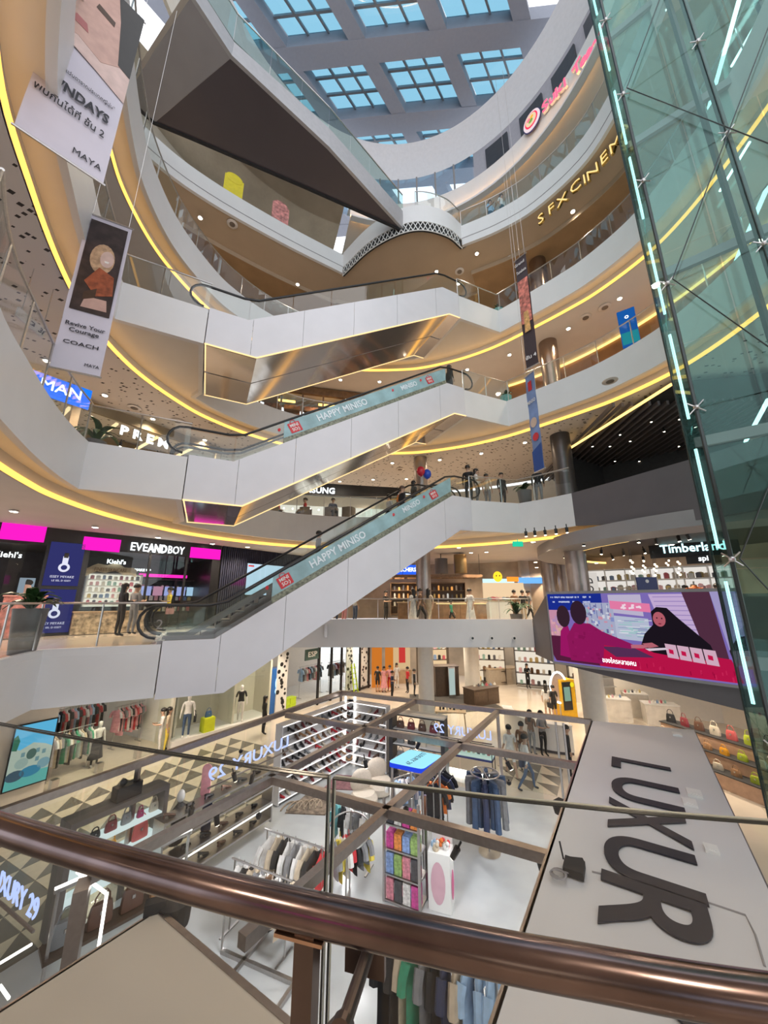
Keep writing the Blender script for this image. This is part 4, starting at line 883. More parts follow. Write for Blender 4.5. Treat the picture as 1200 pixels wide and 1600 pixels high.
for k in range(11): scp([(.64 + .004 * k, .05 + .055 * k), (.80 + .006 * k, .05 + .055 * k), (.80 + .006 * k, .06 + .055 * k), (.64 + .004 * k, .06 + .055 * k)], ep('shutter line', (.35, .25, .55)), 'picture_line', .179)
scp([(.78, 0), (.90, 0), (.93, .98), (.86, .98)], ep('brown post', (.09, .03, .06)), 'picture_area', .180)
scp([(.90, 0), (1, 0), (1, .72), (.935, .72)], ep('far right lilac', (.38, .34, .62)), 'picture_area', .181)
scp([(0, .24), (.09, .24), (.09, .62), (0, .62)], ep('dusk orange', (.62, .30, .42)), 'picture_area', .173)
scp([(0, .62), (.30, .62), (.30, .98), (.02, .98), (0, .9)], ep('dark magenta floor', (.10, .015, .05)), 'picture_area', .182)
scp([(.28, .70), (.52, .66), (.93, .74), (.96, .98), (.30, .98)], ep('red table', (.52, .008, .07)), 'picture_area', .183)
scp([(.32, .72), (.50, .70), (.60, .80), (.40, .84)], ep('dark tray', (.10, .03, .10)), 'picture_area', .185)
def blob(cx, cy, rx, ry, n=18): return [(cx + rx * cos(2 * pi * k / n), cy + ry * sin(2 * pi * k / n)) for k in range(n)]
scp([(.12, .95), (.11, .62), (.17, .42), (.27, .42), (.34, .52), (.50, .66), (.49, .72), (.34, .70), (.32, .95)], ep('magenta shirt', (.30, .01, .11)), 'picture_figure', .187)
scp([(.05, .90), (.07, .55), (.12, .42), (.14, .6), (.12, .92)], ep('magenta shirt two', (.36, .01, .14)), 'picture_figure', .186)
scp(blob(.205, .27, .052, .17), ep('dark hair', (.035, .015, .03)), 'picture_figure', .189); scp(blob(.10, .33, .045, .16), ep('dark hair two', (.04, .018, .03)), 'picture_figure', .188)
scp([(.54, .68), (.57, .52), (.62, .40), (.62, .24), (.65, .18), (.70, .19), (.74, .30), (.80, .45), (.86, .60), (.88, .78), (.68, .76), (.60, .74)], ep('black veil', (.012, .008, .014)), 'picture_figure', .187)
scp(blob(.655, .33, .03, .09), ep('lit face', (.50, .12, .16)), 'picture_figure', .190)
scp([(.93, .65), (.97, .50), (1, .48), (1, .80), (.94, .80)], ep('black veil two', (.02, .012, .02)), 'picture_figure', .187)
for k in range(4): scp([(.66 + .055 * k, .62 + .01 * k), (.71 + .055 * k, .63 + .01 * k), (.715 + .055 * k, .79 + .012 * k), (.665 + .055 * k, .78 + .012 * k)], ep('white box', (.70, .45, .58)), 'picture_box', .191); scp([(.675 + .055 * k, .68 + .01 * k), (.695 + .055 * k, .69 + .01 * k), (.695 + .055 * k, .74 + .01 * k), (.675 + .055 * k, .73 + .01 * k)], ep('red mark', (.6, .01, .08)), 'picture_box', .193)
rg = random.Random(3)
def many(n, fx, gx, w_, h_, cols_, d, name):
    mb = MB()
    for k in range(n):
        f = rg.uniform(*fx); g = rg.uniform(*gx); ww = rg.uniform(*w_); hh = rg.uniform(*h_); mi = rg.randrange(len(cols_))
        mb.slab([LW.pt(a0 + (a1 - a0) * q, z1_ - (z1_ - z0_) * r, d + .0006 * (k % 5)) for q, r in ((f, g), (f + ww, g), (f + ww, g + hh), (f, g + hh))], (LW.m.x * .0005, LW.m.y * .0005, 0), mi)
    mb.build(name, cols_, ls)
many(60, (.245, .40), (.16, .54), (.006, .02), (.015, .06), [ep('g%d' % i, c) for i, c in enumerate(((.7, .72, .8), (.25, .3, .6), (.65, .3, .4), (.3, .5, .55), (.15, .15, .35)))], .1795, 'picture_goods')
many(40, (.43, .58), (.34, .57), (.03, .09), (.008, .014), [ep('p%d' % i, c) for i, c in enumerate(((.75, .78, .85), (.3, .35, .55), (.35, .6, .6)))], .1795, 'picture_papers')
many(14, (.45, .58), (.14, .20), (.008, .02), (.02, .03), [ep('bannertext', (.95, .75, .85))], .1805, 'picture_text')
many(36, (.30, .93), (.86, .93), (.004, .008), (.03, .05), [ep('cloth fold', (.36, .004, .05)), ep('cloth light', (.62, .02, .10))], .1845, 'picture_folds')
many(22, (.0, .085), (.26, .58), (.01, .03), (.03, .08), [ep('d%d' % i, c) for i, c in enumerate(((.75, .4, .45), (.5, .3, .5), (.7, .45, .35)))], .1745, 'picture_glow')
many(30, (.135, .30), (.48, .88), (.008, .03), (.02, .05), [ep('s%d' % i, c) for i, c in enumerate(((.34, .012, .13), (.25, .008, .09), (.40, .015, .15)))], .1873, 'picture_folds')
scp([(.49, .665), (.55, .655), (.60, .67), (.55, .70), (.49, .71)], ep('hand one', (.55, .16, .22)), 'picture_figure', .1905); scp([(.55, .64), (.60, .62), (.63, .66), (.58, .69)], ep('hand two', (.50, .14, .18)), 'picture_figure', .1907); scp([(.56, .70), (.66, .67), (.67, .69), (.58, .725)], ep('paper sheet', (.75, .65, .75)), 'picture_figure', .1912)
for fx_, gy_ in ((.645, .315), (.668, .32)): scp(blob(fx_, gy_, .004, .01, 8), ep('eye dark', (.05, .01, .02)), 'picture_figure', .1925)
scp(blob(.655, .385, .008, .008, 8), ep('mouth dark', (.25, .02, .05)), 'picture_figure', .1925)
text('ของใครหลายคน', .2, LW.pt(a0 + (a1 - a0) * .41, z1_ - (z1_ - z0_) * .90, .19), LW.e3, UP, SIGNW, ls, .004, 'subtitle', width=.95)
for k in range(2): many(26, (.02, .29), (.035 + .07 * k, .04 + .07 * k), (.006, .016), (.018, .024), [ep('pale text', (.5, .55, .8))], .175, 'caption')
# ================================================================== third to sixth storey fittings
P3 = PL((-11.6, 11.6), (-8.0, 16.6))
GW = emat('gold shop glow', (1., .62, .22), .55)
ps = thing('boutique', 'third floor boutique with gold lit ceiling behind the glass railing', 'shop', P3.pt(3, 10), P3.rz)
b = MB(); P3.box(b, -1.5, 6.1, 10, 13.5, -3.2, -3.1); b.build('back_wall', GOLDW, ps); b = MB(); P3.box(b, -1.5, 6.1, 13.1, 13.5, -.1, 0); b.build('header', GOLDW, ps)
for a in (-1.2, .4, 5.9): b = MB(); P3.box(b, a - .12, a + .12, 10, 13.1, -.2, .05); b.build('pier', OAK, ps)
for k in range(4): b = MB(); P3.box(b, .2 + 1.5 * k, .3 + 1.5 * k, 13.0, 13.08, -3, -.2); b.build('ceiling_light', emat('gold strip', (1., .75, .40), 1.2), ps)
a, h = P3.uv(221, 688); sign('shop_sign', 'white lit spaced capitals above the third floor railing by the escalator', P3, a, h, 'P R E M', .52, SIGNW, d=.35, width=1.75, bold=.03)
for i in range(6):
    a = 1.0 + i * .75; p = P3.pt(a, 13.0, -2.0 - (i % 2) * .5); o = bpy.data.objects.new('track_spot', spot_me); COL.objects.link(o); o.location = p; tag(o, 'track spotlight in the gold third floor boutique', 'spotlight', 'track spotlights in the boutique')
p0 = P3.pt(1.4, 10, -1.6); p1 = P3.pt(4.8, 10, -1.6); rack('steel clothes rack inside the gold third floor boutique', p0, p1, 1.6); garments(p0, p1, 11.6, 12, [CB, CBR, CK, CW], '%s garment on the rack in the gold boutique', 'garments in the boutique')
p = atY(74, 602, 8.2); q = atY(96, 622, 8.9)
t = thing('shop_sign', 'bright blue lit sign with white letters beyond the third floor railing', 'sign', (p.x, p.y, p.z - .3)); e = Vector((q.x - p.x, q.y - p.y, 0)).normalized(); e = Vector((.62, .78, 0)); b = MB(); b.slab([p - e * .9 - UP * .28, p + e * .9 - UP * .28, p + e * .9 + UP * .28, p - e * .9 + UP * .28], (-e.y * .08, e.x * .08, 0)); b.build('panel', emat('azure sign', (.01, .16, .95), 1.3), t); text('AL MAN', .38, p + Vector((e.y, -e.x, 0)) * .03, e, UP, SIGNW, t, .02, width=1.4)
plant('tall green plant beside the blue third floor sign', (-8.35, 9.6, 10), .25, .6, 12, .75, .1, POTG)
# phone shop
SM = PL((-7.5, 19.6), (1.0, 21.2))
ss = thing('phone_shop', 'bright white phone shop with rows of small lights behind the escalators', 'shop', SM.pt(4, 10), SM.rz)
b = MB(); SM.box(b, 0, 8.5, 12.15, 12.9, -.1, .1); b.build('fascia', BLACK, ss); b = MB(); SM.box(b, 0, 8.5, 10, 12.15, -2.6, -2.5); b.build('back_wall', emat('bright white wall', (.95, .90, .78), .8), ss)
for i in range(9):
    for j in range(3): MB().ball(SM.pt(1.0 + i * .55, 10.8 + .55 * j, -2.42), .06, 8, 5).build('wall_lamp', LEDW, ss)
a, h = SM.uv(492, 776); sign('shop_sign', 'white lit capitals on the black fascia of the phone shop', SM, a, 12.42, 'SAMSUNG', .5, SIGNW, d=.14, width=2.3, bold=.02)
CHS = mat('taupe seat', (.20, .16, .13), .7, var=.1)
def tub_chair(label, loc, rz, group):
    t = thing('tub_chair', label, 'chair', loc, rz, group); b = MB(); b.box((0, 0, .26), (.56, .52, .22)); b.build('seat', CHS, t, local=True)
    b = MB(); b.ribbon([(-.30, -.25), (-.31, .12), (-.22, .28), (0, .31), (.22, .28), (.31, .12), (.30, -.25)], .15, .72, -.06); b.build('backrest', CHS, t, local=True)
    for x in (-.22, .22):
        for y in (-.2, .2): MB().tube([(x, y, 0), (x, y, .15)], .018, 6).build('leg', BLACK, t, local=True)
for u, lb in ((430, 'first'), (478, 'second'), (518, 'third'), (545, 'fourth')):
    p = atY(u, 800, 17.7); p.z = 10.0; tub_chair('taupe tub chair in front of the phone shop, %s from the lit sign' % lb, p, pi * (.5 if u < 500 else 1.4), 'tub chairs by the phone shop')
# fourth floor dark shop and right side
D4 = PL((-7.2, 18.4), (2.6, 20.6)); d4 = thing('gift_shop', 'dark fourth floor shop with warm shelves between the escalators', 'shop', D4.pt(4, 15), D4.rz)
b = MB(); D4.box(b, 0, 9.8, 18.05, 18.5, -.1, .1); b.build('fascia', WOOD, d4)
for k in range(9): b = MB(); D4.box(b, k * 1.2, k * 1.2 + .1, 15, 18.1, -.1, .05); b.build('mullion', WOOD, d4)
for k in range(8):
    b = MB(); D4.box(b, k * 1.2 + .15, k * 1.2 + 1.1, 15.2, 17.9, -1.2, -1.15); b.build('shelf_back', mat('warm shelf back', (.30, .13, .07), .5, var=.8, scale=3), d4)
    for r_ in range(4): b = MB(); D4.box(b, k * 1.2 + .15, k * 1.2 + 1.1, 15.6 + r_ * .6, 15.64 + r_ * .6, -1.15, -.8); b.build('shelf_board', WOOD, d4)
    goods(D4, k * 1.2 + .2, k * 1.2 + 1.05, 16.85, -1.0, 4, 'gf', (.16, .12, .3), PRC + GLOWB[:1], 'small item on the warm shelves of the dark fourth floor shop', 'items in the dark fourth floor shop')
for k in range(3): b = MB(); D4.box(b, 1 + k * 2.4, 2 + k * 2.4, 17.9, 17.98, -.9, -.75); b.build('ceiling_light', emat('gold strip two', (1., .6, .15), 3.), d4)
b = MB(); p = atY(982, 512, 12.7); b.box(p, (.62, .08, 1.75), -.6); o = b.build('light_box', emat('blue poster', (.01, .10, .38), .9)); tag(o, 'tall blue backlit poster by the orange wood wall', 'poster'); text('o', .3, (p.x - .05, p.y - .07, p.z + .5), (.83, -.56, 0), UP, SIGNW, o, .01)
MB().slab([(p.x - .28, p.y + .10, p.z - .8), (p.x + .20, p.y - .22, p.z - .8), (p.x + .20, p.y - .22, p.z - .25), (p.x - .28, p.y + .10, p.z - .25)], (-.01, -.015, 0)).build('printed_area', emat('teal poster', (.02, .30, .36), .8), o)
for i, (u, v, lb) in enumerate(((802, 615, 'teal fabric bin with dark plants on the fourth floor landing'), (790, 472, 'small potted plant on the fifth floor landing corner'))):
    p = at(u, v + 12, 15.0 if i == 0 else 20.0); plant(lb, (5.9, 15.5, 15.0 if i == 0 else 20.0), .27, .7, 10, .35, .07, CT)
plant('dark bushy plant on the third floor landing beside the hanging banner', (6.1, 14.9, 10.0), .3, .75, 14, .5, .1, POTG)
MB().ribbon([radial(p, 12.5) for p in cutR], 18.45, 18.55, .06).build('cove_line', LED, bpy.data.objects['ceiling_fifth'])
# black slatted ceiling on the right of the third floor
sl = struct('ceiling_slatted', MB().poly([at(870, 742, 13.4), at(890, 702, 13.4), at(1050, 598, 13.4), (19, 9, 13.4), (19, 21, 13.4), (10, 21, 13.4)]), BLACKM)
e0 = at(905, 738, 13.3); e1 = at(1010, 655, 13.3); dv = (e1 - e0).normalized(); nv = Vector((dv.y, -dv.x, 0)) * -1
for k in range(-6, 22):
    c = e0 + nv * .32 * k; MB().beam(c - dv * (.2 if k > 3 else 1.2), c + dv * 7.5, .09, .16).build('slat', DGREY, sl)
q0, q1 = at(888, 702, 13.12), at(1050, 600, 13.12); MB().beam(q0, q1, .10, .06).build('cove_light', LED, sl)
struct('wall_third_dark', MB().ribbon([(8.6, 16.5), (12, 18.5), (17, 14), (18, 8)], 10, 13.5, .2), BLACKM)
for i, (u, v) in enumerate(((1018, 661), (969, 681), (926, 699), (985, 691), (953, 699), (1038, 676), (1062, 657), (912, 726), (961, 722), (999, 722), (1035, 717), (950, 741), (1061, 699))):
    p = at(u, v, 13.1); o = bpy.data.objects.new('track_spot', spot_me); COL.objects.link(o); o.location = (p.x, p.y, 13.3); o.scale = (.8,) * 3; tag(o, 'small bright spotlight among the black ceiling slats on the third floor', 'spotlight', 'spotlights in the slatted ceiling')
# SFX CINEMA letters under the sixth floor
GOLDL = mat('gold letter', (.55, .40, .14), .25, metal=.9); GOLDE = emat('gold letter glow', (1., .72, .3), 1.1)
t = thing('cinema_sign', 'gold outlined capital letters hung under the curved sixth floor soffit', 'sign', at(900, 295, 23.3))
LT = [('S', 846, 343), ('F', 862, 328), ('X', 879, 314), ('C', 900, 293), ('I', 914, 282), ('N', 927, 270), ('E', 945, 248), ('M', 963, 226), ('A', 978, 203)]
LP = [at(u, v, 23.45) for _, u, v in LT]
for i, (ch, u, v) in enumerate(LT):
    d = (LP[min(i + 1, 8)] - LP[max(i - 1, 0)]).normalized(); text(ch, .72, LP[i], d, UP, GOLDL, t, .1, 'letter', bold=.02); text(ch, .72, LP[i] - Vector((-d.y, d.x, 0)) * .07, d, UP, GOLDE, t, .01, 'letter_face', bold=-.012)
# red lit restaurant sign on the drum fascia
t = thing('restaurant_sign', 'magenta lit letters with a round emblem on the top curved fascia', 'sign', at(850, 180, 29.2)); cen = Vector((CX, CY + .3))
PINKE = emat('pink red letter', (1., .12, .22), 1.5)
def onarc(u, v, r=8.42):
    R_ = ray(u, v); a = R_.x ** 2 + R_.y ** 2; bq = -2 * (R_.x * cen.x + R_.y * cen.y); cq = cen.length_squared - r * r; tt = (-bq + math.sqrt(bq * bq - 4 * a * cq)) / (2 * a); p = R_ * tt; return Vector((p.x, p.y, CAMZ + p.z))
SL = [('S', 853, 167), ('u', 864, 154), ('k', 874, 142), ('i', 884, 130), ('T', 903, 107), ('e', 913, 95), ('e', 921, 83), ('n', 930, 71), ('o', 938, 57), ('i', 945, 45)]
for ch, u, v in SL:
    p = onarc(u, v); rr = Vector((p.x - cen.x, p.y - cen.y, 0)).normalized(); d = Vector((rr.y, -rr.x, 0))
    text(ch, .82, p + rr * .0, d, UP, WHT, t, .12, 'letter_body', bold=.035); text(ch, .82, p - rr * .075, d, UP, PINKE, t, .02, 'letter', bold=.01)
p = onarc(832, 190); rr = Vector((p.x - cen.x, p.y - cen.y, 0)).normalized(); d = Vector((rr.y, -rr.x, 0))
for rad, m, off, nm in ((.60, mat('navy emblem', (.03, .03, .15), .4), .0, 'emblem_rim'), (.55, emat('pale emblem', (.9, .75, .8), .9), .05, 'emblem_disc'), (.42, emat('red emblem', (.9, .05, .12), 1.1), .08, 'emblem_ring'), (.34, emat('cream emblem', (.9, .7, .45), .9), .11, 'emblem_centre')):
    MB().slab([p - rr * off + d * rad * .85 * cos(k * pi / 12) + UP * rad * sin(k * pi / 12) for k in range(24)], -rr * .05).build(nm, m, t)
for k, (dx_, dz_, rr_) in enumerate(((-.1, .05, .10), (.08, .08, .09), (.0, -.1, .12))): MB().slab([p - rr * .17 + d * (dx_ + rr_ * cos(q * pi / 6)) + UP * (dz_ + rr_ * sin(q * pi / 6)) for q in range(12)], -rr * .01).build('emblem_mark', [PINKE, emat('orange emblem', (1., .45, .05), 1.), emat('green emblem', (.25, .5, .1), .8)][k], t)

for k, (x, y, m, lb) in enumerate(((-7.6, 13.6, mat('yellow standee', (.75, .62, .02), .5), 'yellow standee board on the sixth floor behind the white band'), (-5.6, 14.9, mat('rose standee', (.55, .22, .20), .5, var=.5), 'rose standee board on the sixth floor behind the white band'))):
    t = thing('standee', lb, 'board', (x, y, 25.0), .6); MB().box((0, 0, 1.0), (.9, .05, 2.0)).build('board', m, t, local=True); MB().box((0, .15, .3), (.06, .3, .6)).build('strut', BLACKM, t, local=True); MB().ball((0, -.03, 1.95), (.4, .03, .3), 14, 8).build('rounded_top', m, t, local=True)
# ================================================================== hanging banners
PAPER = mat('lilac white banner', (.60, .57, .66), .55, var=.04, scale=2); INK = mat('ink', (.02, .02, .03), .6)
class BN:
    def __init__(s, name, label, bl, br, z0, z1, m):
        s.a = Vector((bl[0], bl[1], 0)); s.e = Vector((br[0] - bl[0], br[1] - bl[1], 0)); s.w = s.e.length; s.e.normalize(); s.n = Vector((s.e.y, -s.e.x, 0)); s.z0, s.z1 = z0, z1
        s.t = thing(name, label, 'banner', s.a + s.e * s.w / 2 + UP * z0); nn = 14; A = []; B = []
        for k in range(nn + 1):
            z = z0 + (z1 - z0) * k / nn; o = s.n * .012 * sin(k * 1.3); A.append(s.a + o + UP * z); B.append(s.a + s.e * s.w + o * .6 + UP * z)
        b = MB(); b.strip(A, B); b.strip([p - s.n * .006 for p in A], [p - s.n * .006 for p in B]); b.build('sheet', m, s.t, True, fix=False)
        for z in (z0, z1): MB().tube([s.a - s.e * .03 + UP * z, s.a + s.e * (s.w + .03) + UP * z], .02, 6).build('pole', STEEL, s.t)
        for f in (.08, .92): p = s.a + s.e * s.w * f; MB().tube([p + UP * z1, p + UP * (z1 + 8)], .005, 4).build('cord', STEEL, s.t)
    def P(s, f, g, d=.02): return s.a + s.e * s.w * f + s.n * d + UP * (s.z0 + (s.z1 - s.z0) * g)
    def area(s, pts, m, d=.02, name='printed_area'): MB().slab([s.P(f, g, d) for f, g in pts], s.n * .003).build(name, m, s.t)
    def text(s, body, size, f, g, m=INK, width=None, bold=0.):
        if width: width = min(width, .88 * s.w); size = min(size, s.w * .42)
        text(body, size, s.P(f, g, .028), s.e, UP, m, s.t, .004, 'printed_lettering', width=width, bold=bold)
bn = BN('hanging_banner', 'huge lilac white banner with a cropped face and bold black capitals', at(22, 195, 12.8), at(161, 288, 12.8), 12.8, 17.0, PAPER)
PSK = mat('printed skin', (.52, .33, .28), .6, var=.1); PSK2 = mat('printed pale skin', (.62, .46, .42), .6, var=.1)
bn.area([(.0, .47), (.22, .54), (.6, .50), (1, .45), (1, .62), (.5, .74), (0, .70)], PSK2, .02); bn.area([(0, .70), (.0, .58), (.3, .60), (.62, .56), (.86, .62), (.95, .80), (.9, 1), (0, 1)], PSK, .024)
bn.area([(.82, .62), (1, .60), (1, 1), (.62, 1), (.72, .86)], HAIRB, .028); bn.area([(.18, .66), (.40, .65), (.36, .69), (.22, .70)], mat('printed lips', (.38, .12, .12), .5), .03); bn.area([(.40, .82), (.66, .80), (.66, .83), (.42, .85)], HAIRBR, .03)
bn.text('OWNDAYS', .26, .44, .305, width=.95, bold=.03); bn.text('"แบรนด์แว่นตาจากประเทศญี่ปุ่น"', .10, .5, .385, width=.86); bn.text('พบกันได้ที่ ชั้น 2', .2, .46, .22, width=.86, bold=.008); bn.text('MAYA', .17, .76, .055, width=.36)
bn = BN('hanging_banner', 'long lilac banner with a dark photo of a smiling blonde figure', at(77, 573, 10.6), at(156, 590, 10.6), 10.6, 14.55, PAPER)
bn.area([(.09, .36), (.93, .36), (.93, .965), (.09, .965)], mat('dark photo print', (.035, .022, .022), .5, var=.5, scale=5)); bn.area(blob(.52, .72, .27, .10), mat('printed blonde', (.48, .32, .20), .6, var=.3, scale=12), .024); bn.area(blob(.62, .725, .15, .055), PSK2, .027); bn.area([(.25, .55), (.5, .66), (.85, .62), (.9, .50), (.55, .47)], mat('printed rust coat', (.30, .075, .03), .6, var=.4, scale=8), .026); bn.area([(.30, .48), (.55, .52), (.55, .46), (.30, .43)], HAIRBR, .028); bn.area([(.30, .385), (.85, .39), (.8, .46), (.35, .455)], PSK, .025); bn.area([(.57, .712), (.68, .712), (.66, .70), (.59, .70)], WHT, .03)
bn.text('Revive Your', .13, .5, .27, width=.66, bold=.015); bn.text('Courage', .13, .5, .235, width=.5, bold=.015); bn.text('COACH', .12, .5, .16, width=.58, bold=.01); bn.text('MAYA', .1, .8, .05, width=.24)
bn = BN('hanging_banner', 'narrow dark food banner with pink dishes hanging beside the fourth floor parapet', at(823, 577, 12.3), at(843, 580, 12.05), 12.3, 16.0, mat('dark food banner', (.035, .02, .025), .5))
bn.area([(.05, .38), (.95, .38), (.95, .78), (.05, .78)], mat('pink food print', (.50, .16, .12), .5, var=.7, scale=9)); bn.area([(.25, .30), (.75, .30), (.7, .48), (.3, .48)], mat('amber food print', (.6, .35, .12), .5, var=.4, scale=12), .024); bn.text('Grand', .2, .4, .94, WHT, width=.45); bn.text('Tanabata', .2, .5, .86, WHT, width=.7); bn.text('ชั้น 4', .32, .5, .08, WHT, width=.75, bold=.02)
bn = BN('hanging_banner', 'narrow sky blue banner with a red bag emblem hanging beside the third floor landing', at(836, 738, 9.6), at(852, 742, 9.4), 9.6, 12.6, mat('sky banner', (.20, .30, .55), .5, var=.25, scale=2))
bn.area([(.3, .82), (.7, .82), (.7, .92), (.3, .92)], REDP); bn.text('MINISO', .16, .5, .70, WHT, width=.7, bold=.01); bn.area([(.0, .0), (1, 0), (1, .25), (0, .2)], mat('deep blue print', (.02, .07, .28), .5), .022); bn.area(blob(.5, .48, .35, .05), mat('cream print', (.65, .5, .4), .5), .024); bn.area(blob(.55, .33, .32, .04), REDP, .024)
# small hanging direction sign
p0 = atY(25, 497, 6.6); p1 = atY(72, 512, 7.3); t = thing('direction_sign', 'pale hanging direction sign with an arrow and floor number', 'sign', (p0 + p1) / 2 - UP * .2); e = Vector((p1.x - p0.x, p1.y - p0.y, 0)); L_ = e.length; e.normalize()
c = Vector(((p0.x + p1.x) / 2, (p0.y + p1.y) / 2, atY(48, 505, 6.95).z)); MB().slab([c - e * L_ / 2 - UP * .12, c + e * L_ / 2 - UP * .12, c + e * L_ / 2 + UP * .12, c - e * L_ / 2 + UP * .12], Vector((-e.y, e.x, 0)) * .04).build('board', mat('pale sign board', (.62, .58, .55), .4), t)
text('3f', .2, c + e * L_ * .34 + Vector((e.y, -e.x, 0)) * .01, e, UP, INK, t, .01, shear=.3); text('↗', .2, c + e * L_ * .02 + Vector((e.y, -e.x, 0)) * .01, e, UP, INK, t, .01)
for f in (-.4, .4): p = c + e * L_ * f; MB().tube([p + UP * .12, (p.x, p.y, 13.55)], .008, 5).build('rod', STEEL, t)

# ================================================================== glass lift shaft
lf = thing('glass_lift_shaft', 'tall greenish glass lift shaft with steel rods and cyan light tubes', 'lift', (7.5, 5.8, 0))
E0 = Vector((6.0, 6.2)); E1 = Vector((7.5, 8.2)); E2 = Vector((9.4, 3.6)); E3 = Vector((10.9, 5.6))
zs = [1.0 + 2.9 * k for k in range(12)]
for (pa_, pb_, nc) in ((E0, E1, 2), (E0, E2, 3), (E1, E3, 3)):
    for i in range(nc):
        for k in range(len(zs) - 1):
            p = pa_.lerp(pb_, i / nc + .004); q = pa_.lerp(pb_, (i + 1) / nc - .004); MB().ribbon([p, q], zs[k] + .012, zs[k + 1] - .012, .02).build('glass_pane', GLASSG, lf)
for p in (E0, E1): MB().tube([(p.x, p.y, .0), (p.x, p.y, 33)], .035, 6).build('corner_bar', mat('dark lift bar', (.05, .06, .06), .3, metal=.6), lf)
DKR = MATS['dark lift bar']; nrm = Vector((E2.y - E0.y, -(E2.x - E0.x))).normalized()
for k in range(0, 10, 2):
    for (fa, fb) in ((0.02, .66), (.66, .02)):
        a = E0.lerp(E2, fa) + nrm * .12; b2 = E0.lerp(E2, fb) + nrm * .12; MB().tube([(a.x, a.y, zs[k]), (b2.x, b2.y, zs[k + 2])], .012, 5).build('tension_rod', DKR, lf)
for k in range(1, 11):
    for f in (.0, 1 / 3, 2 / 3):
        p = E0.lerp(E2, f) + nrm * .05; b = MB(); b.ball((p.x, p.y, zs[k]), .05, 8, 5)
        for dx_, dz_ in ((.12, .12), (-.12, .12), (.12, -.12), (-.12, -.12)): q = p + (E2 - E0).normalized() * dx_; b.tube([(p.x, p.y, zs[k]), (q.x, q.y, zs[k] + dz_)], .012, 5)
        b.build('spider_fitting', STEEL, lf)
for f in (.4, .75):
    for s_ in (.4, .8): p = E0.lerp(E2, f).lerp(E1.lerp(E3, f), s_); MB().box((p.x, p.y, 16.5), (.10, .10, 33)).build('guide_rail', DKR, lf)
for (u0, v0, u1, v1, z) in ((1155, 0, 1072, 295, 21.0), (1057, 0, 1032, 138, 27.0), (1200, 290, 1117, 485, 16.5), (1200, 625, 1165, 690, 11.5)):
    MB().tube([at(u0, v0, z), at(u1, v1, z)], .055, 8).build('light_tube', CYAN, lf)
for k in range(9):
    z = 4.2 + k * 3.0; x = 7.05 + .1 * (k % 2); MB().tube([(x, x / .937, z), (x + .02, (x + .02) / .937, z + 2.3)], .03, 6).build('light_tube', CYAN, lf)
for k in range(6):
    z = 9.0 + k * 3.7; p = E1.lerp(E3, .35 + .2 * (k % 2)); MB().tube([(p.x, p.y - .3, z), (p.x + .5, p.y - .8, z + .9)], .03, 6).build('light_tube', CYAN, lf)
for k in range(5):
    z = 5.0 * (k + 1); b = MB(); b.prism([(E0.x + .3, E0.y + .1), (E1.x + .2, E1.y - .2), (E3.x, E3.y), (E2.x, E2.y + .2)], z - .25, z - .05) if False else b.beam((E1.x + .1, E1.y - .1, z - .15), (E3.x, E3.y - .1, z - .15), .12, .25); b.build('floor_beam', MGREY, lf)
# ================================================================== ground floor: shops along the left
fg = bpy.data.objects['floor_ground']
backwall('wall_back_ground', [p for p in RING if p.y > 8.5 and p.x > -.3], 25.2, 0, 4.2, mat('ground back wall', (.55, .46, .36), .6, var=.3, scale=.5))
# triangular floor tiles
TL_ = mat('pale stone tile', (.60, .52, .40), .25, var=.06); TD_ = mat('dark stone tile', (.13, .115, .095), .25, var=.1)
BA = Vector((.505, .863)); AA = Vector((.895, -.446)); cs = .74; tri = {}
for nm, pts in (('a', ((0, 0), (1, 0), (0, 1))), ('b', ((1, 0), (1, 1), (0, 1)))):
    b = MB(); b.prism([(AA * (x * cs * .985) + BA * (y * cs * .985)) for x, y in pts], 0, .008); o = b.build('floor_tile', TL_, None, local=True); tri[nm] = o.data; bpy.data.objects.remove(o)
def tiles(o0, na, nb):
    for i in range(na):
        for j in range(nb):
            p = Vector(o0) + AA * cs * i + BA * cs * j
            for nm, m in (('a', TL_), ('b', TD_)):
                o = bpy.data.objects.new('floor_tile', tri[nm]); COL.objects.link(o); o.parent = fg; o.location = Vector((p.x, p.y, .002)) - fg.location
                o.material_slots[0].link = 'OBJECT'; o.material_slots[0].material = m
tiles((-11.9, 10.2), 8, 13); tiles((9.3, 9.0), 5, 6); tiles((3.6, 14.4), 3, 3)
# kiosk floor
KFM = mat('grey concrete floor', (.44, .45, .45), .22, var=.12, scale=1.1)
struct('floor_kiosk', MB().prism([(-7.2, 6.5), (-1.7, 15.95), (6.4, 12.3), (8.7, 11.3), (4.0, 3.5), (-4.5, 3.0)], .003, .02), KFM)
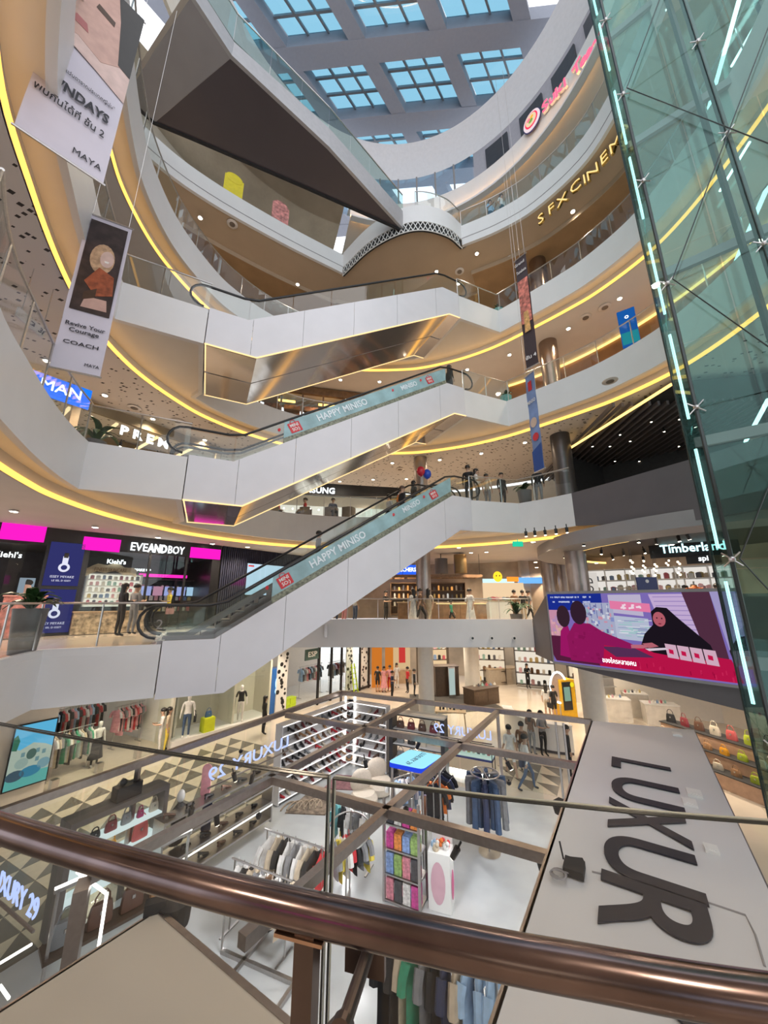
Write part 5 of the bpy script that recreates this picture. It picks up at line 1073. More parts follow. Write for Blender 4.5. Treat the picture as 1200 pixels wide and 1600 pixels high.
# left wall with picture screen
LWL = PL((-13.0, 10.0), (-10.6, 13.85)); struct('wall_ground_left', MB().ribbon([(-14.6, 7.2), (-11.0, 13.4)], 0, 4.2, .2), CREAM)
PC = [Vector((-11.52, 12.5)), Vector((-11.0, 13.35))]; e = (PC[1] - PC[0]).normalized(); mm = Vector((e.y, -e.x)); SCR = PL(PC[0] + mm * .05, PC[1] + mm * .05)
ts = thing('wall_screen', 'upright wall screen showing a house and parked cars in sunshine', 'screen', SCR.pt(.5, .55, .05), SCR.rz); W_ = SCR.L
b = MB(); SCR.box(b, -.03, W_ + .03, .5, 2.34, 0, .05); b.build('frame', BLACK, ts)
def sarea(pts, m, d): MB().slab([SCR.pt(W_ * f, .54 + 1.76 * g, d) for f, g in pts], (SCR.m.x * .002, SCR.m.y * .002, 0)).build('picture_area', m, ts)
sarea([(0, 0), (1, 0), (1, 1), (0, 1)], emat('scr sky', (.10, .42, .66), .9), .052); sarea([(0, .2), (1, .2), (1, .55), (.8, .62), (.5, .68), (.2, .60), (0, .66)], emat('scr house', (.42, .50, .42), .8), .055); sarea([(0, 0), (1, 0), (1, .2), (0, .24)], emat('scr lawn', (.12, .42, .38), .8), .057)
for fx, fy, w_, c in ((.2, .2, .22, (.06, .10, .13)), (.55, .22, .26, (.05, .22, .34)), (.85, .3, .16, (.20, .34, .38)), (.3, .38, .16, (.3, .4, .36)), (.5, .5, .12, (.08, .14, .12))): sarea(blob(fx, fy, w_, .085, 14), emat('scr car %.2f' % fx, c, .8), .059)
for f_, g_ in ((.25, .48), (.42, .5), (.6, .5), (.76, .46), (.35, .34), (.62, .36)): sarea([(f_, g_), (f_ + .09, g_), (f_ + .09, g_ + .07), (f_, g_ + .07)], emat('scr pane', (.16, .28, .30), .8), .0575)
sarea([(0, .62), (.12, .60), (.16, .75), (.08, .86), (0, .82)], emat('scr tree', (.04, .16, .10), .8), .0578)
# clothes shop with glass front
SA = PL((-11.05, 13.6), (-9.2, 17.5)); WALLW = mat('bright shop wall', (.76, .72, .66), .6, var=.02)
cs_ = thing('clothes_shop', 'bright cream clothes shop with a glass front and steel shoes', 'shop', SA.pt(2, 0), SA.rz)
b = MB(); SA.box(b, -2.5, 7.6, 0, 3.6, -6.6, -6.5); b.build('back_wall', WALLW, cs_); b = MB(); SA.box(b, SA.L, SA.L + .1, 0, 3.6, -6.5, 0); b.build('side_wall', WALLW, cs_); b = MB(); SA.box(b, -2.5, 7, 3.4, 3.5, -6.5, 0); b.build('shop_ceiling', WALLW, cs_)
b = MB(); SA.box(b, -1, SA.L, .002, .012, -6.5, -.05); b.build('shop_floor', mat('shop floor', (.66, .57, .46), .3, var=.05), cs_)
for k in range(3): b = MB(); SA.box(b, .05 + k * SA.L / 3, (k + 1) * SA.L / 3 - .02, .02, 3.3, -.02, 0); b.build('glass_pane', GLASS, cs_)
for u, v in ((82, 1235), (153, 1207), (214, 1185)): p = at(u, v, 0); MB().box((p.x, p.y, .16), (.2, .2, .32), SA.rz).build('steel_shoe', STEEL, cs_)
for k in range(5): b = MB(); SA.box(b, .5 + k * 1.0, .6 + k * 1.0, 3.36, 3.4, -5, -.8); b.build('ceiling_light', LEDW, cs_)
for i, (a0, a1, d, h, n, colr, lb) in enumerate(((.3, 1.6, -1.0, 1.5, 11, [CW, CB, CK, CG, CGR], 'front rack behind the shop glass'), (1.0, 3.2, -3.4, 1.75, 16, [CR, CW, CK, CP, CBL, CK], 'long back rack in the bright shop'), (3.0, 4.1, -2.0, 1.65, 12, [CP, CW, CK, CP, CG, CR], 'rack of pink and black clothes by the shop side wall'))):
    p, q = SA.pt(a0, 0, d), SA.pt(a1, 0, d); rack('chrome clothes rack, the ' + lb, p, q, h); garments(p, q, h, n + 5, colr, '%s garment on the ' + lb, 'garments in the bright clothes shop', L=.95, dep=.1)
p = SA.pt(1.75, 0, -.8); person('headless looking white dummy in a white tee and black skirt behind the shop glass', p, SA.rz, CW, CK, 'drape', cat_='mannequin', h=1.6, skirt=CK)
b = MB(); SA.box(b, -1, SA.L, 3.35, 4.15, -.15, .0); b.build('header', WALLW, cs_)
# display windows
SB = PL((-9.0, 17.3), (-6.1, 20.9)); dw = thing('display_window', 'cream lit display window with a white plinth', 'display window', SB.pt(2.3, 0), SB.rz)
DISPW = mat('display back panel', (.70, .66, .55), .6, var=.02)
b = MB(); SB.box(b, -.2, SB.L, 0, 3.6, -1.5, -1.4); b.build('back_panel', DISPW, dw); b = MB(); SB.box(b, -.2, SB.L, 0, .34, -1.4, .25); b.build('plinth', WHT, dw)
for k in range(3): b = MB(); SB.box(b, -.15 + k * 1.6, -.15 + (k + 1) * 1.6 - .03, .36, 3.4, -.01, .01); b.build('glass_pane', GLASS, dw)
for a in (-.2, 2.62, SB.L): b = MB(); SB.box(b, a - .05, a + .05, 0, 3.6, -1.4, .0); b.build('partition', DISPW, dw)
b = MB(); SB.box(b, 0, SB.L, 3.3, 3.36, -1.2, -.9); b.build('ceiling_light', LEDW, dw)
def onz(u, v, z): p = at(u, v, z); return p
person('white mannequin in a short black dress behind the two shoppers', onz(262, 1150, .34), .5, CK, CK, 'drape', cat_='mannequin', h=1.65, skirt=CK, short=True)
person('white mannequin in a white top and dark jeans with a black bag', onz(289, 1153, .34), .4, CW, CJ, 'drape', cat_='mannequin', h=1.75, bag=CK)
person('white mannequin in a black tee in the last display window', onz(374, 1128, .34), .3, CK, MANQ, 'drape', cat_='mannequin', h=1.7)
p = onz(323, 1142, .34); o = MB().box((p.x, p.y, .62), (.5, .4, .56), SB.rz).box((p.x, p.y, .91), (.46, .36, .02), SB.rz).build('display_block', mat('acid yellow block', (.62, .70, .02), .5, var=.05)); tag(o, 'acid yellow display block on the window plinth', 'block')
def handbag(label, loc, rz, m, w=.32, h=.24, d=.13, group=None, hm=None):
    t = thing('handbag', label, 'bag', loc, rz, group); b = MB(); n = 10
    vs = []; rows = [(0, .96), (.15, 1.0), (.6, .94), (.92, .82), (1, .74)]
    for f, k in rows:
        for j in range(n): a = 2 * pi * j / n; cx_ = abs(cos(a)) ** .5 * (1 if cos(a) > 0 else -1); sy_ = abs(sin(a)) ** .5 * (1 if sin(a) > 0 else -1); vs.append((cx_ * w / 2 * k, sy_ * d / 2 * (k - .1 * f), h * f))
    b.add(vs, [(i * n + j, i * n + (j + 1) % n, i * n + n + (j + 1) % n, i * n + n + j) for i in range(4) for j in range(n)] + [tuple(range(n)), tuple(range(4 * n, 5 * n))]); b.build('body', m, t, True, local=True)
    b = MB(); b.tube([(-w * .3, 0, h * .95), (-w * .27, 0, h * 1.3), (-w * .12, 0, h * 1.55), (w * .12, 0, h * 1.55), (w * .27, 0, h * 1.3), (w * .3, 0, h * .95)], .012, 6); b.build('handle', hm or m, t, True, local=True)
    b = MB(); b.box((0, -d * .47, h * .62), (w * .12, .02, h * .16)); b.build('clasp', STEEL, t, local=True); return t
BAGC = {n: mat(n + ' leather', c, .35, var=.08) for n, c in (('blue', (.06, .14, .30)), ('black', (.02, .02, .022)), ('maroon', (.20, .03, .04)), ('cream', (.62, .55, .44)), ('tan', (.36, .20, .10)), ('yellow', (.70, .32, .02)), ('magenta', (.36, .02, .12)), ('brown', (.12, .06, .04)), ('lime', (.42, .50, .04)), ('coral', (.60, .12, .12)), ('grey', (.22, .23, .24)), ('red', (.45, .02, .03)))}
handbag('blue handbag standing on the acid yellow block', (p.x, p.y, .925), SB.rz, BAGC['blue'])
b = MB(); SB.box(b, -.3, SB.L + .4, 3.4, 4.15, -.15, .02); b.build('header', DISPW, dw)
# ESP shop
SE = PL((-5.6, 21.6), (-1.0, 28.6)); esp = thing('street_wear_shop', 'white street wear shop with black steel frames and black dots on the walls', 'shop', SE.pt(3.5, 0), SE.rz)
b = MB(); SE.box(b, -.4, SE.L, 0, 3.6, -5.1, -5); b.build('back_wall', WALLW, esp); b = MB(); SE.box(b, -.4, SE.L, .003, .015, -5, 0); b.build('shop_floor', mat('white shop floor', (.70, .68, .64), .3), esp); b = MB(); SE.box(b, -.4, SE.L, 3.5, 4.15, -.2, -.1); b.build('header', WALLW, esp); b = MB(); SE.box(b, -.4, SE.L, 3.5, 3.58, -5, 0); b.build('shop_ceiling', WALLW, esp)
DOT = []
for a0, a1 in ((-.4, .35), (5.6, 6.3), (7.2, SE.L)):
    b = MB(); SE.box(b, a0, a1, 0, 3.5, -.12, -.05); w_ = b.build('dotted_panel', WHT, esp)
    for k in range(22):
        a = a0 + .08 + (a1 - a0 - .16) * random.random(); h = .2 + 3.1 * (k + random.random()) / 22; r_ = random.uniform(.05, .12)
        MB().slab([SE.pt(a + r_ * cos(q * pi / 5), h + r_ * sin(q * pi / 5), -.05) for q in range(10)], (SE.m.x * .012, SE.m.y * .012, 0)).build('dot', BLACK, w_)
for u in (497, 517, 533, 562, 576):
    a = SE.uv(u, 1060)[0]; b = MB(); SE.box(b, a - .06, a + .06, 0, 3.5, -.06, .06); b.build('steel_frame', BLACK, esp)
for h in (.12, 3.4): b = MB(); SE.box(b, SE.uv(497, 1060)[0], SE.L, h - .06, h + .06, -.04, .04); b.build('steel_frame', BLACK, esp)
a0 = SE.uv(497, 1060)[0]
for k in range(4): b = MB(); SE.box(b, a0 + .1 + k * 1.1, a0 + 1.1 + k * 1.1, .2, 3.35, -.01, .01); b.build('glass_pane', GLASS, esp)
for k in range(4): b = MB(); SE.box(b, .8 + k * 1.8, 1.0 + k * 1.8, 3.46, 3.5, -4.5, -.6); b.build('ceiling_light', LEDW, esp)
a, h = SE.uv(485, 1022); sign('shop_sign', 'dark green sign with three white capitals over the street wear shop door', SE, a, h, 'ESP', .42, WHT, mat('green board', (.05, .10, .09), .5), 1.15, .62, width=.75, d=.15)
for i, (a0, a1, d, n, cc, lb) in enumerate(((.8, 2.6, -3.6, 12, [CN, CK, CB, CW, CG], 'back rack near the shop door'), (3.2, 5.2, -2.0, 12, [CBL, CG, CW, CP, CK], 'rack behind the black frames'), (5.6, 7.2, -1.6, 8, [CK, CG, CBL], 'rack next to the dotted panel'))):
    p, q = SE.pt(a0, 0, d), SE.pt(a1, 0, d); rack('steel clothes rack in the street wear shop, ' + lb, p, q, 1.9); garments(p, q, 1.9, n, cc, '%s garment in the street wear shop on the ' + lb, 'garments in the street wear shop', L=.85)
p0, p1 = at(420, 1125, 0), at(446, 1117, 0); bsx = thing('blue_stand', 'tall bright blue advertising stand with white neon loop outlines', 'stand', (p0 + p1) / 2); BP = PL(p0.xy, p1.xy)
b = MB(); BP.box(b, 0, BP.L, 0, 2.5, -.5, 0); b.build('body', mat('vivid blue', (.015, .12, .42), .4), bsx); NWB = emat('neon white blue', (.6, .9, 1.), 1.6)
for cx_, cz_, rx_, rz_ in ((.5, 1.35, .26, .22), (.32, 1.75, .08, .26), (.68, 1.75, .08, .26), (.42, 1.38, .05, .05), (.6, 1.38, .05, .05)): MB().tube([BP.pt(BP.L * (cx_ + rx_ * cos(q * pi / 8)), cz_ + rz_ * sin(q * pi / 8), .03) for q in range(16)], .018, 5, closed=True).build('neon_loop', NWB, bsx)
LIME = mat('lime crate', (.45, .62, .02), .5)
for k in range(4): p = SE.pt(.55 + .45 * (k % 2), .28 + .32 * (k // 2), -.35); o = MB().box(p, (.42, .36, .30), SE.rz).box(p + UP * .15, (.45, .39, .03), SE.rz).build('plastic_crate', LIME); tag(o, 'lime green crate in the stack beside the blue stand', 'crate', 'lime crates') if False else tag(o, ['lower lime green crate beside the blue stand, nearer the stand', 'lower lime green crate beside the blue stand, nearer the shop frames', 'upper lime green crate beside the blue stand, nearer the stand', 'upper lime green crate beside the blue stand, nearer the shop frames'][k], 'crate', 'lime green crates')
p = SE.pt(6.1, 0, .15); t = thing('step_ladder', 'neon yellow step ladder leaning at the street wear shop window', 'ladder', p, SE.rz)
for s_ in (-.22, .22): MB().beam((s_, -.3, 0), (s_ * .7, .05, 1.9), .05, .07).build('rail', LIME, t, local=True)
for k in range(5): MB().box((0, -.28 + .06 * k, .3 + .34 * k), (.40, .1, .03)).build('rung', LIME, t, local=True)
# orange shop and corridor shops beyond
b = MB(); OS = PL((-.9, 28.4), (2.2, 28.8)); os_ = thing('orange_shop', 'shop front with glowing orange panels at the far end of the hall', 'shop', OS.pt(1.2, 0), OS.rz)
OE = emat('orange glow panel', (1., .30, .04), .55)
for a0, a1 in ((0, .75), (1.0, 1.6)): b = MB(); OS.box(b, a0, a1, 0, 3.5, -.1, .0); b.build('panel', OE, os_)
b = MB(); OS.box(b, 1.6, 3.3, 0, 3.5, -2.2, -2.1); b.build('back_wall', emat('amber back wall', (1., .68, .36), .6), os_); b = MB(); OS.box(b, 2.2, 2.7, 1.5, 2.9, -1.0, -.95); b.build('red_poster', emat('red poster', (.75, .06, .05), .7), os_)
b = MB(); OS.box(b, 1.7, 3.2, 0, .95, -1.6, -1.1); b.build('counter', OAK, os_)
def block(name, label, u, v, dx, dy, h, m, cat_, rz=0., top=None):
    p = at(u, v, 0); t = thing(name, label, cat_, p, rz); MB().box((0, dy / 2, h / 2), (dx, dy, h)).build('body', m, t, local=True); MB().box((0, dy / 2, h + .02), (dx + .06, dy + .06, .04)).build('top', top or m, t, local=True)
    for s_ in (-1, 1): MB().box((s_ * dx * .25, -.01, h * .55), (dx * .42, .02, h * .7)).build('front_panel', m, t, local=True)
    return t
TAUP = mat('taupe counter', (.40, .34, .27), .5); DKBR = mat('dark brown unit', (.07, .045, .03), .4, var=.2)
block('service_counter', 'taupe counter island with a pale top in the far corridor', 790, 1070, 2.6, 1.2, 1.1, TAUP, 'counter', .2, OAK)
block('cosmetics_stand', 'dark wooden display stand with small goods near the pale column', 762, 1102, 2.0, 1.0, .9, DKBR, 'stand', .5)
p = at(762, 1100, 0)
for k in range(6): o = MB().box((p.x - .7 + .28 * k, p.y + .2 + .1 * k, .98), (.14, .12, .08)).ball((p.x - .7 + .28 * k, p.y + .2 + .1 * k, 1.06), .04, 8, 5).build('tester_box', PRC[(k * 3) % 8]); tag(o, 'small tester box on the dark display stand by the pale column', 'product', 'testers on the dark stand')
block('dark_cabinet', 'dark brown cabinet between the two pale columns', 700, 1088, 1.6, 1.0, 1.8, DKBR, 'cabinet', .1)
struct('floor_carpet_dark', MB().prism([at(640, 1120, 0).xy, at(790, 1108, 0).xy, at(745, 1085, 0).xy, at(640, 1085, 0).xy], .003, .014), mat('dark carpet', (.07, .065, .06), .8, var=.1))
tb = thing('display_table', 'pale wooden table with slanted legs and small goods near the kiosk', 'table', at(705, 1140, 0), -.2); MB().box((0, 0, .86), (1.5, .8, .05)).build('table_top', OAK, tb, local=True)
for x in (-.65, .65):
    for y in (-.32, .32): MB().tube([(x * 1.1, y * 1.1, 0), (x, y, .85)], .025, 6).build('leg', OAK, tb, local=True)
p = at(705, 1140, 0)
for k in range(7): o = MB().box((p.x - .5 + .17 * k, p.y + .1 * (k % 2), .95), (.10, .10, .14)).box((p.x - .5 + .17 * k, p.y + .1 * (k % 2), 1.04), (.04, .04, .05)).build('small_bottle', [CBR, BLACKM, PRC[0]][k % 3]); tag(o, 'small brown or black bottle on the pale display table', 'bottle', 'bottles on the pale table')
st_ = thing('standing_mirror', 'tall pale standing board between the pale columns', 'board', at(707, 1090, 0), .3); MB().box((0, 0, .95), (.5, .06, 1.8)).build('frame', STEEL, st_, local=True); MB().box((0, -.035, .97), (.42, .01, 1.6)).build('panel', emat('pale board', (.6, .75, .7), .6), st_, local=True)
for i, (x0, y0, x1, y1, c, lb) in enumerate(((2.6, 29.2, 5.0, 29.6, (1., .72, .42), 'beside the orange panels'), (6.6, 29.8, 9.2, 29.2, (1., .82, .6), 'behind the pale column'), (9.8, 28.8, 12.2, 27.6, (1., .9, .75), 'behind the taupe counter'), (12.8, 27.0, 15.0, 25.2, (1., .8, .55), 'at the corridor turn'))):  # glowing windows added to brighten the dull back wall
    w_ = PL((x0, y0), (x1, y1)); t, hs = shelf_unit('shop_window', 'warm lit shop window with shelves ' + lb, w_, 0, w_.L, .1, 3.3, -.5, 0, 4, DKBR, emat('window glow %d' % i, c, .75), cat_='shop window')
    for h in hs[:4]: goods(w_, .15, w_.L - .15, h, -.2, 6, 'sw', (.2, .16, .34), PRC + [CK, CBR], 'small item on the lit shelves ' + lb, 'items in the far shop windows')
    b = MB(); w_.box(b, -.1, w_.L + .1, 3.3, 3.7, -.5, .1); b.build('header', DKBR, t)
# reception desk, mirror ring, yellow machine
dk = thing('reception_desk', 'curved glossy white reception desk with a lit base', 'desk', at(850, 1200, 0)); c = at(862, 1150, 0)
path = [Vector((c.x - 1.7 * cos(q) , c.y - 1.9 * sin(q))) for q in [(-.35 + 1.9 * k / 16) for k in range(17)]]
MB().ribbon(path, .12, 1.08, -.35).build('body', WHT, dk, True); MB().ribbon(offs(path, .04), 1.08, 1.12, -.45).build('top', WHT, dk); MB().ribbon(offs(path, .03), .03, .07, -.05).build('light_strip', LEDT, dk); MB().ribbon(offs(path, -.08), .0, .12, -.2).build('toe_base', DGREY, dk)
p = atY(873, 1074, 21.5); t = thing('ring_mirror', 'round ring light mirror standing in the corridor', 'mirror', (p.x, p.y, 0)); rr = [p + Vector((.45 * cos(q * pi / 12), 0, .78 * sin(q * pi / 12))) for q in range(24)]; MB().tube(rr, .05, 8, closed=True).build('ring', LEDW, t); MB().slab([p + (x - p) * .92 for x in rr], (0, .02, 0)).build('glass', MIRROR, t); MB().tube([(p.x, p.y + .05, 0), (p.x, p.y + .05, p.z - .7)], .04, 6).build('stand', STEEL, t)
p = at(893, 1122, 0); t = thing('vending_machine', 'black and yellow photo machine by the corridor column', 'machine', p, .25); MB().box((0, .4, .95), (.85, .8, 1.9)).build('body', mat('machine yellow', (.75, .42, .01), .4), t, local=True); MB().box((-.12, -.01, 1.1), (.55, .04, 1.4)).build('front_panel', BLACK, t, local=True); MB().box((-.12, -.035, 1.2), (.38, .01, .7)).build('display', emat('machine display', (.25, .4, .3), .8), t, local=True); MB().ball((.25, -.03, 1.65), (.13, .02, .13), 12, 6).build('emblem', emat('yellow emblem', (.9, .75, .02), .9), t, local=True)
# beige cosmetic counters on the right
struct('wall_ground_right', MB().ribbon([(12.0, 24.5), (17.5, 20.5), (19, 12)], 0, 4.2, .2), WALLW)
MARB = mat('pale marble', (.66, .62, .56), .3, var=.12, scale=3)
for i, (u, v, w_, h, lb) in enumerate(((968, 1128, 1.3, 1.05, 'pale marble cosmetics counter nearest the corridor column'), (1000, 1122, 1.1, 1.15, 'pale marble cosmetics counter, second from the corridor column'), (1040, 1135, 1.5, .95, 'pale marble cosmetics counter behind the handbags'), (1085, 1120, 1.4, 1.0, 'pale marble cosmetics counter farthest to the side, under the big screen'))):
    block('cosmetics_counter', lb, u, v, w_, .7, h, MARB, 'counter', -.3, WHT); p = at(u, v, 0)
    for k in range(5): o = MB().box((p.x - .4 + .2 * k, p.y + .3, h + .10), (.07, .07, .12)).box((p.x - .4 + .2 * k, p.y + .3, h + .18), (.03, .03, .05)).build('small_bottle', PRC[(k * 5 + i) % 8]); tag(o, 'small cosmetics bottle on a ' + lb.replace(', second from the corridor column', ' (second)').replace('pale marble ', ''), 'bottle', 'bottles on the marble counters')
t = thing('white_wall_shelf', 'white wall shelves with small goods beside the pale corridor column', 'shelf', at(948, 1115, 0))
for k in range(4): p = at(948, 1118, 0); MB().box((p.x + .3, p.y + .6, .9 + .45 * k), (1.5, .3, .04)).build('shelf_board', WHT, t)
MB().box((at(948, 1118, 0).x + .3, at(948, 1118, 0).y + .8, 1.4), (1.6, .05, 2.4)).build('back_panel', WALLW, t)
# handbag stepped display
HB = PL((11.0, 16.4), (12.15, 12.9)); hd = thing('stepped_display', 'wooden stepped display of handbags with dark shelves under the big screen', 'display', HB.pt(1.8, 0), HB.rz)
BGW = mat('peach wood', (.55, .36, .25), .5, var=.1)
for k, (d0, d1, h) in enumerate(((-1.2, -.5, 1.25), (-.5, -.05, .85), (-.05, .45, .45))):
    b = MB(); HB.box(b, 0, HB.L, 0, h, d0, d1); b.build('step', BGW, hd); b = MB(); HB.box(b, -.03, HB.L + .03, h, h + .03, d0 - .02, d1 + .04); b.build('dark_shelf', BLACKM, hd)
names_ = ['black', 'maroon', 'brown', 'cream', 'coral', 'lime', 'black', 'cream', 'tan', 'cream', 'tan', 'yellow', 'lime', 'cream', 'brown', 'cream', 'lime', 'tan', 'cream', 'tan', 'lime']
for k, nm in enumerate(names_):
    row = k // 7; a = .25 + (k % 7) * .52; hh = (1.28, .88, .48)[row]; dd = (-.8, -.25, .22)[row]
    handbag('%s handbag on the %s step of the stepped display, %s from the corridor end' % (nm, ('top', 'middle', 'lowest')[row], ORD[k % 7]), HB.pt(a, hh, dd), HB.rz + random.uniform(-.3, .3), BAGC[nm], .34 if row == 0 else .3, .3 if row == 0 else .2, .14, 'handbags on the stepped display')

# ================================================================== kiosk in the middle of the hall
FRM = mat('satin frame steel', (.36, .31, .29), .28, metal=.9, var=.08, scale=14); ZF = 2.5
kf = thing('kiosk_frame', 'brown steel overhead frame of the open shop kiosk', 'frame', (0, 10, 0))
def fb(u0, v0, u1, v1, w=.13, h=.14, ext=(0, 0)):
    p = at(u0, v0, ZF); q = at(u1, v1, ZF); d = (q - p).normalized(); p -= d * ext[0]; q += d * ext[1]; MB().beam(p, q, w, h).build('beam', FRM, kf); return p, q
fb(20, 1263, 533, 1082, ext=(1.5, 0)); fb(215, 1330, 647, 1097, ext=(.6, 0)); fb(417, 1215, 867, 1343); fb(447, 1117, 903, 1197); fb(533, 1082, 925, 1128); fb(480, 1380, 777, 1113, ext=(1.0, 0))
for u, v in ((533, 1082), (925, 1128), (217, 1193), (777, 1113)): p = at(u, v, ZF); MB().box((p.x, p.y, ZF / 2), (.09, .09, ZF)).build('post', FRM, kf)
for (u, v) in ((868, 1128), (880, 1130)): p = at(u, v, ZF); MB().tube([(p.x, p.y, 0), (p.x, p.y, ZF)], .035, 8).build('post', STEEL, kf)
KL = PL((-6.65, 7.52), (-1.75, 15.94)); KB = PL((-1.75, 15.94), (6.4, 12.26))
for k in range(6): b = MB(); KL.box(b, .1 + k * 1.0, 1.05 + k * 1.0, .05, 2.43, -.01, .01); b.build('glass_pane', GLASS, kf)
for k in range(3): b = MB(); KB.box(b, 3.5 + k * 1.3, 4.75 + k * 1.3, .05, 2.43, -.01, .01); b.build('glass_pane', GLASS, kf)
p = at(90, 1400, 2.0); pl_ = Vector((-4.3, 6.2)); MB().box((-3.95, 5.75, 1.25), (.16, .3, 2.5), .5).build('post', FRM, kf)
# the big white roof panel with black capitals
WP = mat('white roof panel', (.66, .65, .66), .35, var=.02, scale=.8)
c0, c1, c2, c3 = at(925, 1130, 2.55), at(1085, 1145, 2.55), at(1200, 1395, 2.55), at(775, 1600, 2.55); dn = (c3 - c0).normalized()
r3 = c2 + (c2 - c1).normalized() * 3.0; l3 = c3 + dn * .6
lx = thing('roof_panel', 'large flat white kiosk roof panel with big black capitals', 'panel', (c0 + c3) / 2)
MB().slab([c0, c1, r3, l3], (0, 0, .07)).build('board', WP, lx); MB().beam(c0 + UP * .0, l3, .06, .14).build('edge_trim', FRM, lx); MB().beam(c1, r3, .04, .12).build('edge_trim', DGREY, lx)
upd = Vector((.84, -.54, 0)); xdn = Vector((-.54, -.84, 0))
for ch, cx_, cy_, wd in (('L', 5.5, 8.89, .56), ('U', 4.84, 7.80, 1.0), ('X', 4.22, 6.90, 1.05), ('U', 3.58, 5.93, 1.02), ('R', 3.07, 5.18, .98), ('Y', 2.45, 4.25, 1.0)):
    text(ch, 1.5, (cx_, cy_, 2.64), xdn, upd, INK, lx, .02, 'letter', width=wd, bold=.014, res=8)
a = at(870, 1365, 2.63); q = [(1105, 1428), (1160, 1440), (1200, 1500)]
MB().tube([at(925, 1362, 2.625), at(1060, 1395, 2.625), at(1165, 1430, 2.625), at(1180, 1460, 2.625), at(1195, 1510, 2.625)], .011, 6).build('edge_groove', MGREY, lx)
for u, v, w_ in ((1085, 1240, .22), (1078, 1255, .2), (1112, 1328, .16), (1058, 1148, .2)): p = at(u, v, 2.63); MB().box((p.x, p.y, 2.64), (w_ * 1.3, w_, .04), 1.0).box((p.x, p.y, 2.662), (w_ * .9, w_ * .6, .01), 1.0).build('vent_plate', WHT, lx)
p = at(898, 1363, 2.63); rt_ = thing('router_box', 'small black router box with coiled cable lying on the white roof panel', 'router', p, 1.0); MB().box((0, 0, .05), (.28, .24, .08)).build('body', BLACKM, rt_, local=True); MB().tube([(.1, .14, .05), (.16, .18, .22)], .012, 5).build('antenna', BLACKM, rt_, local=True); MB().box((.19, .0, .03), (.08, .2, .05), .4).build('adapter', BLACKM, rt_, local=True)
MB().tube([(-.15 - .09 * cos(k * .55) - .004 * k, .16 + .09 * sin(k * .55), .02 + .0015 * k) for k in range(40)] + [(-.1, .0, .03)], .009, 5).build('cable', MGREY, rt_, local=True)
for u, v, lb in ((873, 1255, 'small black clamp at the panel edge by the steel posts'), (850, 1340, 'black curved speaker hanging under the panel edge')): p = at(u, v, 2.42); o = MB().box(p, (.22, .12, .10), .6).lathe([(.09, p.z - .16), (.12, p.z - .04)], 12, (p.x, p.y, 0)).build('small_speaker', BLACKM); tag(o, lb, 'speaker')
# pale near roof panel
n0, n1, n2 = at(245, 1430, 2.5), at(440, 1600, 2.5), at(30, 1570, 2.5); d1 = (n1 - n0).normalized(); d2 = (n2 - n0).normalized()
np_ = thing('roof_panel', 'plain beige kiosk roof panel just beyond the handrail', 'panel', n0); MB().slab([n0, n0 + d1 * 4.5, n0 + d1 * 4.5 + d2 * 3, n0 + d2 * 3], (0, 0, .05)).build('board', mat('beige roof panel', (.62, .55, .46), .45, var=.03, scale=.7), np_); MB().beam(n0, n0 + d1 * 4.5, .06, .12).build('edge_trim', FRM, np_); MB().beam(n0, n0 + d2 * 3, .05, .1).build('edge_trim', FRM, np_)
p = n0 + UP * .06; o = MB().box((p.x - .02, p.y - .02, p.z + .04), (.22, .12, .12), .4).lathe([(.17, p.z - .22), (.19, p.z + .02), (.10, p.z + .08)], 14, (p.x + .16, p.y + .10, 0)).build('small_speaker', BLACKM); tag(o, 'black round speaker clamped at the corner of the beige roof panel', 'speaker')
# neon signs
NEO = emat('blue white neon', (.42, .52, 1.), 1.25)
def neon(label, p0, p1, body, size, face): 
    p0 = Vector(p0); p1 = Vector(p1); e = (p1 - p0).normalized(); t = thing('neon_sign', label, 'sign', (p0 + p1) / 2); text(body, size, (p0 + p1) / 2 + UP * 0, e if face else -e, UP, NEO, t, .02, 'lettering', width=(p1 - p0).length, res=4); MB().beam(p0 - UP * size * .6, p1 - UP * size * .6, .03, .03).build('bar', FRM, t)
neon('blue neon capitals and number under the front edge beside the handrail', (-6.05, 6.72, 2.0), (-4.72, 6.05, 2.0), 'LUXURY 29', .36, True)
neon('blue neon letters seen from behind along the window side of the kiosk', (-4.02, 9.45, 2.2), (-2.75, 11.6, 2.2), 'LUXURY 29', .40, False)
neon('pale neon letters seen from behind at the corridor side of the kiosk', (1.6, 12.72, 2.2), (3.2, 11.98, 2.2), 'LUXURY 29', .36, False)
# shoe wall
SHL = PL((-3.5, 12.9), (-1.42, 16.05)); SHR = PL((-1.42, 16.05), (.25, 15.1))
SHOEC = [BAGC[k] for k in ('black', 'black', 'maroon', 'cream', 'brown', 'grey', 'red', 'tan')]
def shoe_mesh():
    b = MB(); n = 8; rows = [(-.125, .033, .06, .055), (-.10, .040, .075, .04), (-.04, .037, .065, .03), (.03, .038, .045, .018), (.08, .043, .032, .012), (.12, .030, .022, .01)]
    vs = [(x, hw * cos(2 * pi * j / n), zb + (h) * (.5 + .5 * sin(2 * pi * j / n))) for x, hw, h, zb in rows for j in range(n)]
    b.add(vs, [(i * n + j, i * n + (j + 1) % n, i * n + n + (j + 1) % n, i * n + n + j) for i in range(5) for j in range(n)] + [tuple(range(n)), tuple(range(5 * n, 6 * n))]); b.box((-.105, 0, .025), (.035, .04, .05)); b.box((.05, 0, .006), (.14, .06, .012)); o = b.build('shoe', [SHOEC[0]], None, True, local=True); me = o.data; bpy.data.objects.remove(o); return me
LEDS = emat('shelf edge led', (1., .97, .95), 1.5); SHM = shoe_mesh(); WSH = mat('white shelf', (.78, .77, .78), .3, var=.02)
